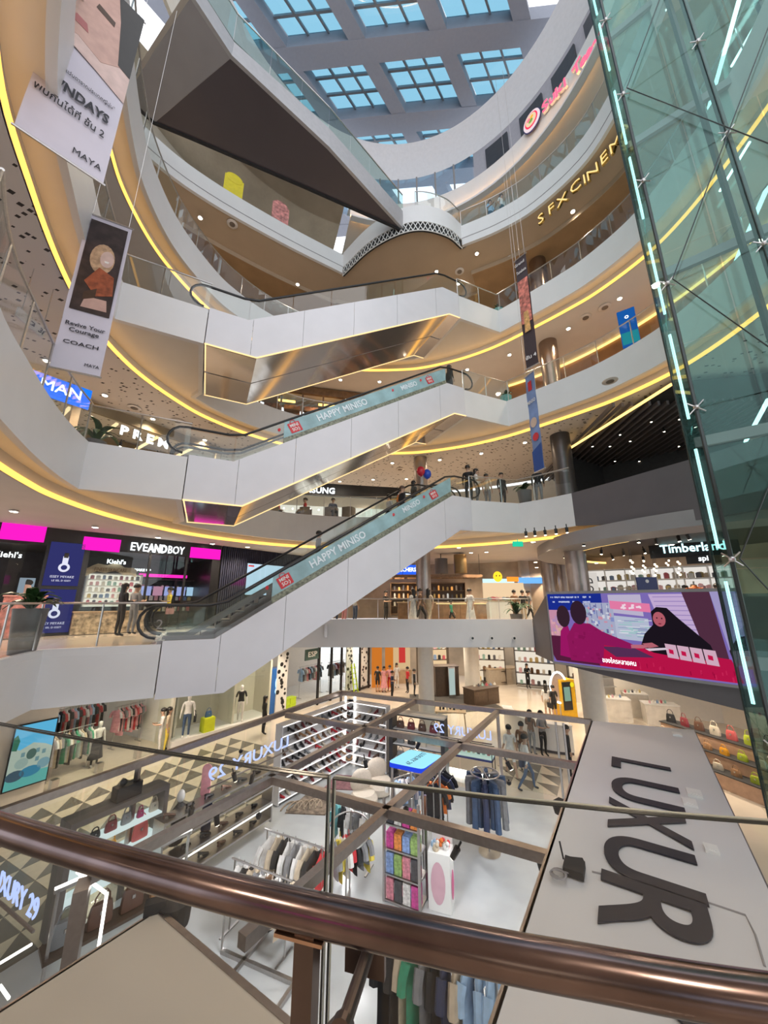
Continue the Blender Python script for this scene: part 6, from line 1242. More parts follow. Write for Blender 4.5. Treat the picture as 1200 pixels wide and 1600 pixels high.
for pl, L_, n, lb in ((SHL, SHL.L, 13, 'long wing'), (SHR, SHR.L, 6, 'short wing')):
    u_, hs = shelf_unit('shoe_shelf', 'white lit shoe shelves, the %s of the corner' % lb, pl, 0.03, L_ - .03, .05, 2.25, 0, .32, 7, WSH, mat('shoe back panel', (.72, .70, .68), .5, var=.02), led=LEDS)
    for r_, h in enumerate(hs[:-1]):
        for k in range(n):
            if random.random() < .12: continue
            a = .12 + (L_ - .24) * (k + .5) / n; p = pl.pt(a, h + .002, .17); c = random.choice(SHOEC); o = bpy.data.objects.new('shoe', SHM); COL.objects.link(o); o.location = p; o.rotation_euler = (0, 0, pl.rz - pi / 2 + random.uniform(-.5, .5)); o.scale = (1.05,) * 3; o.material_slots[0].link = 'OBJECT'; o.material_slots[0].material = c
            tag(o, '%s shoe on the %s of the lit shoe shelves, %s shelf from the floor' % (c.name.split()[0], lb, ORD[r_]), 'shoe', 'shoes on the lit corner shelves')
for pl, a in ((SHL, SHL.L - .05), (SHR, .06)): b = MB(); pl.box(b, a - .03, a + .03, .05, 2.4, .3, .36); tag(b.build('light_column', LEDW), 'upright white light column at the corner of the shoe shelves, %s wing side' % ('long' if pl is SHL else 'short'), 'lamp')
# sandal shelves along the window side
SLW = PL((-5.15, 9.2), (-3.5, 12.0)); u_, hs = shelf_unit('sandal_shelf', 'low steel and glass sandal shelves with a bright light line', SLW, .1, SLW.L - .1, .2, 1.5, .1, .5, 3, STEEL, None)
b = MB(); SLW.box(b, .1, SLW.L - .1, .60, .63, .5, .52); b.build('light_strip', LEDS, u_)
for r_, h in enumerate(hs):
    for k in range(6): o = bpy.data.objects.new('shoe', SHM); COL.objects.link(o); o.location = SLW.pt(.3 + k * .48, h + .002, .3); o.rotation_euler = (0, 0, SLW.rz + random.uniform(-.4, .4)); o.material_slots[0].link = 'OBJECT'; o.material_slots[0].material = BAGC['black' if k % 3 else 'brown']; tag(o, '%s sandal on the low steel shelves by the window, %s shelf from the floor' % ('black' if k % 3 else 'brown', ORD[r_]), 'shoe', 'sandals on the low steel shelves')
# bag cabinet
BC = PL((-6.0, 8.2), (-5.1, 9.75)); cab = thing('bag_cabinet', 'grey open bag cabinet with pale lit shelves behind the handrail', 'cabinet', BC.pt(.9, 0), BC.rz); L_ = BC.L
CABM = mat('grey brown laminate', (.16, .14, .13), .5, var=.05); PALES = emat('pale lit shelf', (.72, .85, .85), .8)
b = MB(); BC.box(b, -.05, L_ + .05, 1.82, 1.92, -.45, .02); b.build('top', CABM, cab)
for a in (0, L_): b = MB(); BC.box(b, a - .05, a + .05, 0, 1.82, -.45, .02); b.build('side_panel', CABM, cab)
for h in (.55, .98, 1.4): b = MB(); BC.box(b, .05, L_ - .05, h - .03, h, -.42, 0); b.build('shelf_board', PALES, cab)
b = MB(); BC.box(b, .05, L_ - .05, .1, 1.8, -.44, -.43); b.build('back_glass', GLASS, cab)
for k, (nm, w_, hh) in enumerate((('black', .22, .14), ('black', .2, .12), ('maroon', .24, .18), ('grey', .2, .2), ('magenta', .14, .14), ('cream', .2, .18))): handbag('%s bag on the upper shelf of the grey cabinet, %s from the near end' % (nm, ORD[k]), BC.pt(.2 + k * .29, 1.402, -.2), BC.rz, BAGC[nm], w_, hh, .1, 'bags in the grey cabinet')
for k, (nm, w_, hh) in enumerate((('yellow', .28, .22), ('coral', .34, .3))): handbag('%s bag on the middle shelf of the grey cabinet' % nm, BC.pt(.8 + k * .6, .982, -.18), BC.rz, BAGC[nm], w_, hh, .12, 'bags in the grey cabinet')
p = BC.pt(1.0, 1.925, -.2); t = thing('black_speaker', 'black box with a small camera on top of the grey cabinet', 'box', p, BC.rz); MB().box((0, 0, .13), (.5, .26, .26)).build('body', BLACK, t, local=True); MB().ball((-.1, 0, .32), .07, 10, 6).build('camera_ball', BLACK, t, local=True); MB().tube([(-.1, 0, .26), (-.1, 0, .3)], .02, 6).build('mount', BLACK, t, local=True)
# mannequin bust and skateboards by the cabinet
t = thing('dress_form', 'black draped dress form with a white head beside the grey cabinet', 'mannequin', (-4.75, 9.75, 0), 1.0); MB().lathe([(.13, .75), (.17, .95), (.14, 1.15), (.19, 1.4), (.10, 1.5), (.05, 1.56)], 14, (0, 0, 0), 0, 1.1, .75).build('torso', CK, t, True, local=True); MB().ball((0, 0, 1.68), (.085, .1, .13), 12, 8).build('head', MANQ, t, True, local=True); MB().tube([(0, 0, .02), (0, 0, .8)], .02, 6).build('pole', STEEL, t, local=True); MB().lathe([(.2, 0), (.2, .02)], 16).build('base', STEEL, t, local=True)
for k, (nm, c) in enumerate((('pink', CP), ('navy', CN))): b = MB(); p = Vector((-4.45 + .1 * k, 10.3, 0)); b.slab([p + Vector((.12 * cos(q), .02, 0)) + UP * ((1.75 if k == 0 else 1.0) + (.25 if sin(q) > 0 else -.25) + .12 * sin(q)) for q in [2 * pi * j / 16 for j in range(16)]], (0, .02, 0)); tag(b.build('skateboard_deck', c), '%s printed skateboard deck hanging beside the dress form' % nm, 'skateboard', 'skateboard decks')
# centre bag cabinet
CC = PL((.25, 14.6), (2.0, 13.75)); t, hs = shelf_unit('bag_shelf', 'tall black framed bag cabinet with lit shelves behind the flat light box', CC, 0, CC.L, .05, 2.12, -.4, 0, 4, mat('cabinet black', (.03, .03, .035), .4), None, led=None)
for a in (0, CC.L): b = MB(); CC.box(b, a - .07, a + .07, 0, 2.15, -.42, .02); b.build('frame_post', MATS['cabinet black'], t)
b = MB(); CC.box(b, -.08, CC.L + .08, 2.12, 2.17, -.44, .04); b.build('top', CREAM, t)
for h in hs[1:4]: b = MB(); CC.box(b, .08, CC.L - .08, h, h + .012, -.4, -.0); b.build('pale_shelf', WSH, t)
for r_, lst in ((3, ('brown', 'maroon', 'brown', 'maroon')), (2, ('grey', 'black', 'cream')), (1, ('grey', 'blue', 'grey', 'coral'))):
    for k, nm in enumerate(lst): handbag('%s bag on the %s shelf of the tall black framed cabinet, %s in its row' % (nm, ORD[r_], ORD[k]), CC.pt(.3 + k * .42, hs[r_] + .014, -.2), CC.rz, BAGC[nm], .3, .22, .14, 'bags in the black framed cabinet')
# flat light box on four posts
LB0 = at(606, 1198, 2.1); LB1 = at(640, 1178, 2.1); LB2 = at(692, 1188, 2.1); LB3 = LB0 + LB2 - LB1
lb_ = thing('light_box_table', 'flat blue edged light box on tall posts with mirrored dark capitals', 'light box', (LB0 + LB2) / 2 - UP * 2.1); cor = []
for a, b2, c in ((LB3, LB0, LB1), (LB0, LB1, LB2), (LB1, LB2, LB3), (LB2, LB3, LB0)):
    for k in range(4): q = k / 3; cor.append(b2 + (a - b2).normalized() * .12 * (1 - q) ** 2 + (c - b2).normalized() * .12 * q ** 2)
MB().slab(cor, (0, 0, .10)).build('body', emat('blue edge', (.02, .06, .7), 1.0), lb_); MB().slab([p + UP * .1 for p in cor], (0, 0, .01)).build('lit_top', emat('pale cyan top', (.35, .80, .95), 1.0), lb_); text('LUXURY 29', .2, (LB0 + LB2) / 2 + UP * .115, (LB0 - LB1), (LB0 - LB3) * -1, mat('navy ink', (.02, .05, .15), .5), lb_, .004, width=.8)
for p in (LB0, LB1, LB2, LB3): c = (LB0 + LB2) / 2; q = p.lerp(c, .15); MB().tube([(q.x, q.y, 0), (q.x, q.y, 2.1)], .03, 8).build('post', STEEL, lb_)
c = (LB0 + LB2) / 2; r0 = LB3.lerp(LB2, .3); r1 = LB2.lerp(LB1, .2); r0.z = r1.z = 0
rack('low steel rail of dark tees beside the flat light box', (1.25, 10.55, 0), (1.75, 11.6, 0), 1.6); garments((1.25, 10.55, 0), (1.75, 11.6, 0), 1.6, 7, [CK, CK, CO, CK, CN], '%s tee on the rail beside the flat light box', 'tees beside the flat light box')
rack('steel rail of pale tees under the flat light box', (.25, 10.9, 0), (.85, 11.3, 0), 1.55); garments((.25, 10.9, 0), (.85, 11.3, 0), 1.55, 5, [CW, CBL, CW], '%s tee on the rail under the flat light box', 'tees under the flat light box')
# clothes racks
rack('steel clothes rack of white and dark shirts, the nearer of two crossed rails', (-2.95, 8.55, 0), (-1.75, 8.0, 0), 1.15); garments((-2.95, 8.55, 0), (-1.75, 8.0, 0), 1.15, 9, [CW, CK, CB, CG, CW, CBR], '%s shirt on the nearer steel rail behind the handrail', 'shirts on the crossed rails', L=.6)
rack('steel clothes rack with a red shirt at its end, the farther of two rails', (-2.55, 9.3, 0), (-1.25, 8.7, 0), 1.25); garments((-2.55, 9.3, 0), (-1.35, 8.75, 0), 1.25, 8, [CW, CB, CK, CW, CG], '%s shirt on the farther steel rail beside the red shirt', 'shirts on the farther rail', L=.6); garments((-1.35, 8.75, 0), (-1.2, 8.65, 0), 1.25, 1, [CR], 'red shirt with a white print at the end of the steel rail', 'shirts on the farther rail', L=.62)
t = thing('round_rack', 'curved chrome rack of grey and coloured shirts by the glass joint', 'clothes rack', (-.75, 9.1, 0)); MB().tube([(.45 * cos(q * pi / 10), .45 * sin(q * pi / 10), 1.35 + .12 * sin(q * pi / 10)) for q in range(-6, 12)], .018, 8).build('hanging_rail', STEEL, t, local=True); MB().tube([(0, -.45, .02), (0, -.45, 1.3)], .018, 8).build('upright', STEEL, t, local=True); MB().tube([(0, .45, .02), (0, .45, 1.45)], .018, 8).build('upright', STEEL, t, local=True); MB().beam((0, -.6, .02), (0, .6, .02), .05, .04).build('foot', STEEL, t, local=True)
garments((-1.05, 8.85, 0), (-.35, 9.35, 0), 1.35, 8, [CG, CY_, CW, CR, CK, CG], '%s shirt on the curved chrome rack by the glass joint', 'shirts on the curved chrome rack', L=.6)
rack('low rail of mint and striped scarves near the brown rug', (-1.35, 10.5, 0), (-.35, 10.1, 0), 1.3); garments((-1.3, 10.45, 0), (-.4, 10.1, 0), 1.3, 5, [CT, CK, CW, CG, CW], '%s scarf on the low rail near the brown rug', 'scarves near the rug', L=.7, w=.3)
# jeans carousel
jc = thing('jeans_carousel', 'chrome ring stand for jeans on a round base', 'clothes rack', at(765, 1333, 0)); MB().tube([(.36 * cos(q * pi / 10), .36 * sin(q * pi / 10), 1.75) for q in range(20)], .018, 8, closed=True).build('ring', STEEL, jc, local=True); MB().tube([(0, 0, .02), (0, 0, 1.75)], .022, 8).build('pole', STEEL, jc, local=True); MB().lathe([(.27, 0), (.27, .02), (.05, .04)], 20).build('base', STEEL, jc, True, local=True)
for q in range(2): MB().beam((-.36 if q else 0, 0 if q else -.36, 1.74), (.36 if q else 0, 0 if q else .36, 1.74), .02, .02).build('spoke', STEEL, jc, local=True)
jb = MB()
for s_ in (-1, 1): jb.tube([(s_ * .10, 0, -.12), (s_ * .10, .01, -.5), (s_ * .115, 0, -1.08)], [.095, .085, .095], 8)
jb.lathe([(.18, -.22), (.19, -.12), (.17, -.02)], 10, (0, 0, 0), 0, 1, .4); jb.tube([(0, 0, 0), (0, 0, .05)], .006, 4); o = jb.build('jeans', [CJ], None, True, local=True); JM = o.data; bpy.data.objects.remove(o); jc_ = at(765, 1333, 0)
for k in range(10):
    a = 2 * pi * k / 10; o = bpy.data.objects.new('jeans', JM); COL.objects.link(o); o.location = (jc_.x + .36 * cos(a), jc_.y + .36 * sin(a), 1.70); o.rotation_euler = (0, 0, a); o.scale = (.9, .8, .98); c = [CJ, CG, CJ, CN][k % 4]; o.material_slots[0].link = 'OBJECT'; o.material_slots[0].material = c; tag(o, '%s jeans hanging on the chrome ring stand' % c.name.split()[0], 'jeans', 'jeans on the ring stand')
# snack and toy display, toy bin
sd = thing('snack_display', 'narrow steel display column packed with snacks and toy boxes', 'display', (.45, 9.25, 0), -.45); 
for x in (-.4, .4):
    for y in (-.2, .25): MB().box((x, y, .95), (.05, .05, 1.9)).build('post', STEEL, sd, local=True)
for h in (.05, .5, .95, 1.4): MB().box((0, .02, h), (.8, .46, .025)).build('shelf_board', STEEL, sd, local=True)
TOYC = [mat('toy %d' % i, c, .45, var=.35, scale=18) for i, c in enumerate([(.55, .20, .25), (.65, .22, .05), (.05, .05, .06), (.20, .30, .55), (.62, .60, .58), (.25, .38, .12), (.5, .05, .25)])]; R45 = Matrix.Rotation(-.45, 3, 'Z')
for r_, h in enumerate((.07, .52, .97, 1.42)):
    for k in range(4):
        p = Vector((.45, 9.25, 0)) + R45 @ Vector((-.28 + .19 * k, -.08, 0)); hh = .36 if r_ < 2 else .28; c = TOYC[(r_ * 3 + k * 2) % 7]; o = MB().box((p.x, p.y, h + hh / 2), (.165, .2, hh), -.45).box((p.x + .045, p.y - .095, h + hh * .55), (.10, .012, hh * .5), -.45, 1).build('toy_box', [c, TOYC[(r_ + k * 3 + 4) % 7]]); tag(o, 'toy box on the %s row of the narrow steel display, %s along' % (ORD[r_], ORD[k]), 'box', 'boxes on the narrow steel display')
tbn = thing('toy_bin', 'tall white bin with a pink printed figure, full of soft toys', 'bin', (1.2, 9.15, 0), -.35); MB().box((0, 0, .5), (.46, .42, 1.0)).build('body', WHT, tbn, local=True); MB().slab([(-.02 + .15 * cos(q * pi / 9), -.215, .5 + .36 * sin(q * pi / 9)) for q in range(18)], (0, -.004, 0)).build('printed_figure', mat('pale pink print', (.62, .38, .45), .5), tbn, local=True); MB().slab([(.235, .02 + .13 * cos(q * pi / 9), .4 + .25 * sin(q * pi / 9)) for q in range(18)], (.004, 0, 0)).build('printed_figure', mat('hot pink print', (.60, .10, .25), .5), tbn, local=True); MB().box((0, .21, 1.15), (.44, .02, .3)).build('header', WHT, tbn, local=True)
for k in range(9): p = Vector((1.2, 9.15, 1.0)) + Vector((random.uniform(-.15, .15), random.uniform(-.12, .12), .03)); o = MB().ball(p, .07, 8, 6).ball(p + Vector((.03, -.03, .07)), .045, 8, 6).build('soft_toy', [CW, CB, CO, CR, CBL][k % 5], None, True); tag(o, 'small soft toy heaped in the tall white bin', 'toy', 'soft toys in the bin')
# rugs and bean seats
RUG = mat('brown wave rug', (.20, .15, .11), .95, var=.6, scale=7); p = at(490, 1258, 0); o = MB().prism([(p.x - .75, p.y - .5), (p.x - .3, p.y + .65), (p.x + .75, p.y + .45), (p.x + .45, p.y - .6)], .02, .05).build('shag_rug', RUG); tag(o, 'brown wavy shag rug on the kiosk floor', 'rug')
for k in range(7): q = [Vector((p.x - .65 + .17 * k + .25 * cos(j * pi / 8), p.y - .42 + .04 * k + .5 * sin(j * pi / 8), .055)) for j in range(9)]; MB().tube(q, .025, 5).build('raised_wave', mat('light wave pile', (.36, .28, .20), .95, var=.2), o)
p = at(540, 1225, 0); o = MB().prism([(p.x - .7, p.y - .4), (p.x - .4, p.y + .6), (p.x + .8, p.y + .4), (p.x + .5, p.y - .5)], .02, .045).build('shag_rug', mat('dusty rose rug', (.26, .12, .13), .95, var=.3, scale=9)); tag(o, 'dusty rose rug behind the cream seats', 'rug')
BOU = mat('cream boucle', (.62, .54, .45), .9, var=.08, scale=30, bump=.4)
for u, v, k, lb in ((568, 1262, 1.0, 'rounded cream boucle seat, the nearer one on the rug'), (592, 1240, 1.1, 'rounded cream boucle seat with a high back, the farther one')):
    p = at(u, v, 0); t = thing('lounge_seat', lb, 'chair', p, .4); MB().lathe([(.30, 0), (.42, .1), (.44, .28), (.34, .42), (.1, .45)], 16, (0, 0, 0), 0, k, k).build('seat', BOU, t, True, local=True); MB().ball((0, .26, .62), (.36 * k, .15, .34), 14, 8).build('backrest', BOU, t, True, local=True)
# glass showcase
p = at(735, 1215, 0); t = thing('glass_showcase', 'long black framed glass showcase with bright small goods', 'showcase', p, -.45); MB().box((0, 0, .78), (1.7, .5, .06)).build('deck', emat('lit deck', (.75, .95, .85), .6), t, local=True); MB().box((0, 0, .71), (1.72, .52, .06)).build('base_edge', mat('navy edge', (.02, .03, .2), .4), t, local=True)
for x in (-.85, .85):
    for y in (-.25, .25): MB().box((x, y, .52), (.025, .025, 1.04)).build('post', BLACK, t, local=True)
for y in (-.25, .25): MB().box((0, y, 1.03), (1.7, .02, .02)).build('frame_bar', BLACK, t, local=True); MB().box((0, y, .92), (1.66, .006, .2)).build('glass_pane', GLASS, t, local=True)
MB().box((0, 0, .12), (1.6, .3, .05)).build('light_strip', LEDW, t, local=True); Rr = Matrix.Rotation(-.45, 3, 'Z')
for k in range(9): q = p + Rr @ Vector((-.7 + .175 * k, 0, .815)); o = MB().box(q + UP * .03, (.1, .14, .06), -.45).box(q + UP * .07, (.06, .08, .02), -.45).build('trinket_box', PRC[(k * 3 + 1) % 8]); tag(o, 'small bright box inside the long glass showcase, %s from the cabinet end' % ORD[k], 'product', 'goods in the glass showcase')
# big garments hanging just below the camera
rack('dark steel rail of long coats at the bottom edge under the handrail', (-.05, 6.15, 0), (1.35, 5.55, 0), 1.85); garments((-.05, 6.15, 0), (1.35, 5.55, 0), 1.85, 11, [CK, CK, CB, CGR, CG, CK, CN, CB, CBL, CBL, CBL], '%s long garment on the rail at the bottom edge under the handrail', 'long garments under the handrail', L=1.15, dep=.09)
t = thing('low_steel_frame', 'low grey steel frame with feet on the kiosk floor under the handrail', 'frame', (-2.0, 7.6, 0)); 
for a, b2 in (((-2.9, 8.1), (-1.35, 7.5)), ((-2.6, 7.5), (-2.2, 8.5)), ((-1.7, 7.0), (-1.25, 8.0))): MB().beam((a[0], a[1], .05), (b2[0], b2[1], .05), .06, .06).build('bar', STEEL, t)
for a in ((-2.9, 8.1), (-1.35, 7.5)): MB().tube([(a[0], a[1], .05), (a[0], a[1], 1.1)], .018, 6).build('upright', STEEL, t)
# lower left kiosk corner: bag rail, light strips, seated attendant
LLW = PL((-5.2, 6.6), (-3.6, 8.4)); t = thing('bag_rail', 'lit steel rail of bags behind the neon number', 'rack', LLW.pt(1, 0), LLW.rz); b = MB(); LLW.box(b, .2, 2.2, 1.75, 1.8, -.02, .04); b.build('rail', STEEL, t); b = MB(); LLW.box(b, .2, 2.2, 1.8, 1.83, 0, .03); b.build('light_strip', LEDW, t)
for a in (.25, 2.15): b = MB(); LLW.box(b, a - .02, a + .02, 0, 1.8, 0, .04); b.build('upright', STEEL, t)
b = MB(); LLW.box(b, .2, 2.2, .9, .95, -.3, .1); b.build('shelf_board', DKBR, t)
for k, nm in enumerate(('grey', 'brown', 'brown', 'tan')): handbag('%s bag hanging on the lit rail behind the neon number, %s along' % (nm, ORD[k]), LLW.pt(.45 + .45 * k, .96, -.1), LLW.rz, BAGC[nm], .36, .3, .14, 'bags behind the neon number')
for (u0, v0, u1, v1, z, lb) in ((0, 1505, 50, 1475, 1.0, 'white light line under the neon number'), (120, 1362, 165, 1395, 2.3, 'white light line along the frame by the handrail'), (0, 1540, 14, 1560, .9, 'short white light line at the picture corner')):
    o = MB().beam(at(u0, v0, z), at(u1, v1, z), .026, .026).build('light_line', LEDW); tag(o, lb, 'lamp', 'white light lines of the kiosk')
p = at(167, 1395, 2.3); o = MB().beam((p.x, p.y, 1.3), (p.x, p.y, 2.3), .028, .028).build('light_line', LEDW); tag(o, 'upright white light line beside the beige roof panel', 'lamp', 'white light lines of the kiosk')
# spot heads under the frame
for i, (u, v) in enumerate(((300, 1263), (338, 1272), (365, 1208), (395, 1212), (640, 1232), (715, 1325), (570, 1187), (655, 1160), (792, 1190), (715, 1163))):
    p = at(u, v, 2.3); o = bpy.data.objects.new('track_spot', spot_me); COL.objects.link(o); o.location = p; o.rotation_euler = (random.uniform(-.5, .5), random.uniform(-.5, .5), 0); o.scale = (.9,) * 3; tag(o, 'black track spotlight clipped under the brown kiosk frame', 'spotlight', 'track spotlights of the kiosk')
# ================================================================== foreground handrail and glass
hr = thing('handrail', 'thick shiny brown metal handrail crossing the foreground', 'handrail', (0, .7, 4.7))
RAILP = cat([(-3.0, 1.80), (-2.2, 1.46), (-1.5, 1.19), (-.878, .968), (-.351, .80), (.095, .681), (.296, .637), (.495, .60), (.9, .545), (1.5, .49)], 6); RZ = 5.6
MB().tube(z3(RAILP, RZ), .0265, 28).build('tube', BRONZE, hr, True)
DKS = mat('dark bronze steel', (.13, .10, .095), .3, metal=.9, var=.1, scale=12)
Rd = Vector((.965, -.262, 0)).normalized(); Rn = Vector((-Rd.y, Rd.x, 0)); pp_ = Vector((-.125, .738, RZ)); ra = atan2(Rd.y, Rd.x)
MB().box(pp_ + Vector((0, 0, -.17)), (.034, .028, .30), ra).build('post', DKS, hr); MB().box(pp_ + Vector((-.01, 0, -.0285)), (.085, .03, .005), ra).build('saddle', mat('copper plate', (.50, .33, .24), .3, metal=.9), hr)
b = MB(); q = pp_ + Vector((0, 0, -.17)); b.slab([q + Rd * x + UP * z - Rn * .022 for x, z in ((-.012, -.5), (.045, -.5), (.05, -.02), (.085, .06), (.07, .075), (.025, .03), (-.012, -.03))], Rn * .012); b.build('bracket', DKS, hr)
cp_ = pp_ + Vector((0, 0, -.105)) + Rd * .075; MB().tube([cp_ - Rn * .03, cp_ + Rn * .13], .011, 14).build('clamp_pin', DKS, hr); MB().box(cp_ + Rn * .115 - Rd * .012, (.075, .012, .10), ra).build('clamp_plate', DKS, hr); MB().tube([cp_ - Rn * .036, cp_ - Rn * .024], .017, 16).build('clamp_knob', DKS, hr)
EDG = mat('dark glass edge', (.03, .035, .035), .2, var=.1); EDL = mat('pale glass edge', (.55, .60, .55), .2, var=.05)
GP = [Vector((p.x, p.y)) for p in offs(RAILP, .135)]; GC = cum(GP); ZG = 5.737
sjc = min((k * .005 for k in range(int(GC[-1] / .005))), key=lambda s_: abs(along(GP, GC, s_).x / along(GP, GC, s_).y + .1316))
for nm, s0, s1 in (('on the beige panel side of the joint', 0, sjc - .006), ('on the lettered panel side of the joint', sjc + .006, GC[-1])):
    pts = [along(GP, GC, s0)] + [GP[k] for k in range(len(GP)) if s0 + .02 < GC[k] < s1 - .02] + [along(GP, GC, s1)]
    t = thing('glass_balustrade', 'clear glass balustrade sheet beyond the handrail, ' + nm, 'glass panel', (pts[0].x, pts[0].y, 4.6)); po_ = offs(pts, .011)
    MB().ribbon(pts, 4.6, ZG, .012).build('sheet', gmat('balustrade glass', (.97, .98, .975), .02), t)
    MB().tube(z3(pts, ZG), .003, 5).build('top_edge', EDG, t); MB().tube(z3(po_, ZG), .0018, 5).build('top_edge', EDL if s0 > .1 else EDG, t)
    k_ = -1 if s0 < .1 else 0; MB().tube([(pts[k_].x, pts[k_].y, 5.1), (pts[k_].x, pts[k_].y, ZG)], .0025, 5).build('side_edge', EDG, t); MB().tube([(po_[k_].x, po_[k_].y, 5.1), (po_[k_].x, po_[k_].y, ZG)], .0016, 5).build('side_edge', EDL, t)

# ================================================================== ceiling downlights with their own light
dl = MB(); dl.lathe([(.085, 0), (.11, .0), (.115, .02), (.085, .03)], 18); dl.lathe([(.08, -.006), (.084, -.001)], 18, mi=1); o = dl.build('downlight', [WHT, LAMP], None, True, local=True); DLM = o.data; bpy.data.objects.remove(o)
sd_ = {}
def lampdata(key, e, c, ang=2.4, r=.12):
    if key not in sd_: l = bpy.data.lights.new('downlight_' + key, 'SPOT'); l.energy = e; l.color = c; l.spot_size = ang; l.spot_blend = .7; l.shadow_soft_size = r; sd_[key] = l
    return sd_[key]
def downlight(u, v, z, key, e, c, where, lit=True):
    p = at(u, v, z); t = thing('downlight', 'small round ceiling downlight ' + where, 'lamp', (p.x, p.y, z - .03), 0, 'downlights ' + where)
    o = bpy.data.objects.new('fitting', DLM); COL.objects.link(o); o.parent = t
    if lit: l = bpy.data.objects.new('lamp', lampdata(key, e, c)); COL.objects.link(l); l.parent = t; l.location = (0, 0, -.05)
WARM = (1., .80, .58)
for u, v in ((313, 340), (465, 444), (682, 424), (745, 396), (716, 443), (796, 402), (895, 330)): downlight(u, v, 23.8 if v != 340 and v != 444 else 23.58, 'l5', 260, WARM, 'under the sixth floor')
for u, v in ((968, 466), (888, 513), (796, 554), (730, 577), (653, 592), (593, 596), (532, 593), (505, 612), (1040, 440)): downlight(u, v, 18.56, 'l4', 260, WARM, 'on the fourth floor ceiling')
for u, v in ((73, 563), (164, 617), (239, 654), (320, 687), (539, 723), (613, 723), (687, 718), (752, 708), (820, 691), (583, 749), (635, 748), (531, 752), (575, 767)): downlight(u, v, 13.56, 'l3', 240, WARM, 'on the dotted third floor ceiling')
for u, v in ((22, 798), (149, 823), (247, 839), (332, 849), (387, 854), (500, 862), (560, 866), (617, 868), (717, 855), (760, 862), (833, 846)): downlight(u, v, 8.56, 'l2', 300, WARM, 'on the second floor ceiling')
for x, y in ((-9.8, 15.0), (-8.2, 14), (-7.6, 19), (-5.2, 20), (-2.5, 22.5), (0, 20), (3, 21.5), (6, 22), (4, 26), (8.5, 20), (9.5, 23), (8, 27), (12.5, 23), (4.5, 28), (11.5, 17.5), (12.5, 14), (-1, 26), (10.5, 15.3)):
    t = thing('downlight', 'small round ceiling downlight over the ground floor walk', 'lamp', (x, y, 4.12), 0, 'downlights over the ground floor'); o = bpy.data.objects.new('fitting', DLM); COL.objects.link(o); o.parent = t; l = bpy.data.objects.new('lamp', lampdata('l1', 450, (1., .84, .64))); COL.objects.link(l); l.parent = t; l.location = (0, 0, -.05)
for x, y in ((-3, 19.5), (1, 20.5), (4.5, 18.5), (5, 22.5), (8, 19), (9.3, 22), (11.5, 19.5), (12.5, 15.5), (10.5, 13)):  # extra lamps added to brighten the dark second floor interior
    t = thing('downlight', 'small round ceiling downlight deep inside the second floor shops', 'lamp', (x, y, 8.53 if x < 7 else 8.1), 0, 'downlights deep on the second floor'); o = bpy.data.objects.new('fitting', DLM); COL.objects.link(o); o.parent = t; l = bpy.data.objects.new('lamp', lampdata('l2', 300, WARM)); COL.objects.link(l); l.parent = t; l.location = (0, 0, -.05)
for x, y in ((-6, -2), (-2.5, -1), (1.2, -1.2), (4.5, -2), (-4, -5), (2.5, -5)):  # unseen lamps added to give the handrail its highlights
    t = thing('downlight', 'ceiling downlight behind the photographer', 'lamp', (x, y, 8.58), 0, 'downlights over the near gallery'); o = bpy.data.objects.new('fitting', DLM); COL.objects.link(o); o.parent = t; l = bpy.data.objects.new('lamp', lampdata('near', 160, WARM)); COL.objects.link(l); l.parent = t; l.location = (0, 0, -.05)
# kiosk work lights hang under its steel frame
for x, y in ((-3.6, 10.2), (-1.2, 13.4), (-.6, 10.6), (1.6, 11.8), (2.6, 8.6), (.4, 7.6), (-2.2, 7.4), (4.4, 11.2)):
    t = thing('frame_lamp', 'white lamp head hanging under the kiosk frame', 'lamp', (x, y, 2.40), 0, 'lamp heads of the kiosk'); MB().lathe([(.03, 0), (.05, .03), (.05, .07)], 12).build('head', BLACK, t, True, local=True); MB().tube([(0, 0, .07), (0, 0, .10)], .012, 6).build('stem', BLACK, t, local=True); l = bpy.data.objects.new('lamp', lampdata('kiosk', 115, (.97, .97, 1.), 2.7)); COL.objects.link(l); l.parent = t; l.location = (0, 0, -.02)
# ceiling air vents
for u, v, z in ((210, 637, 13.56), (278, 658, 13.56), (953, 595, 13.56), (915, 496, 18.56), (945, 480, 18.56), (363, 350, 23.8), (718, 424, 23.8), (625, 733, 13.56)):
    p = at(u, v, z); t = thing('ceiling_vent', 'round slotted air vent in the ceiling near the %s floor lights' % {13.56: 'third', 18.56: 'fourth', 23.8: 'fifth'}[z], 'vent', (p.x, p.y, z - .03), 0, 'ceiling vents'); MB().lathe([(.22, 0), (.25, .02)], 20).build('rim', CEIL, t, True, local=True); MB().lathe([(.13, -.006), (.13, 0)], 20).build('slots', mat('vent slots', (.20, .16, .13), .6), t, local=True)
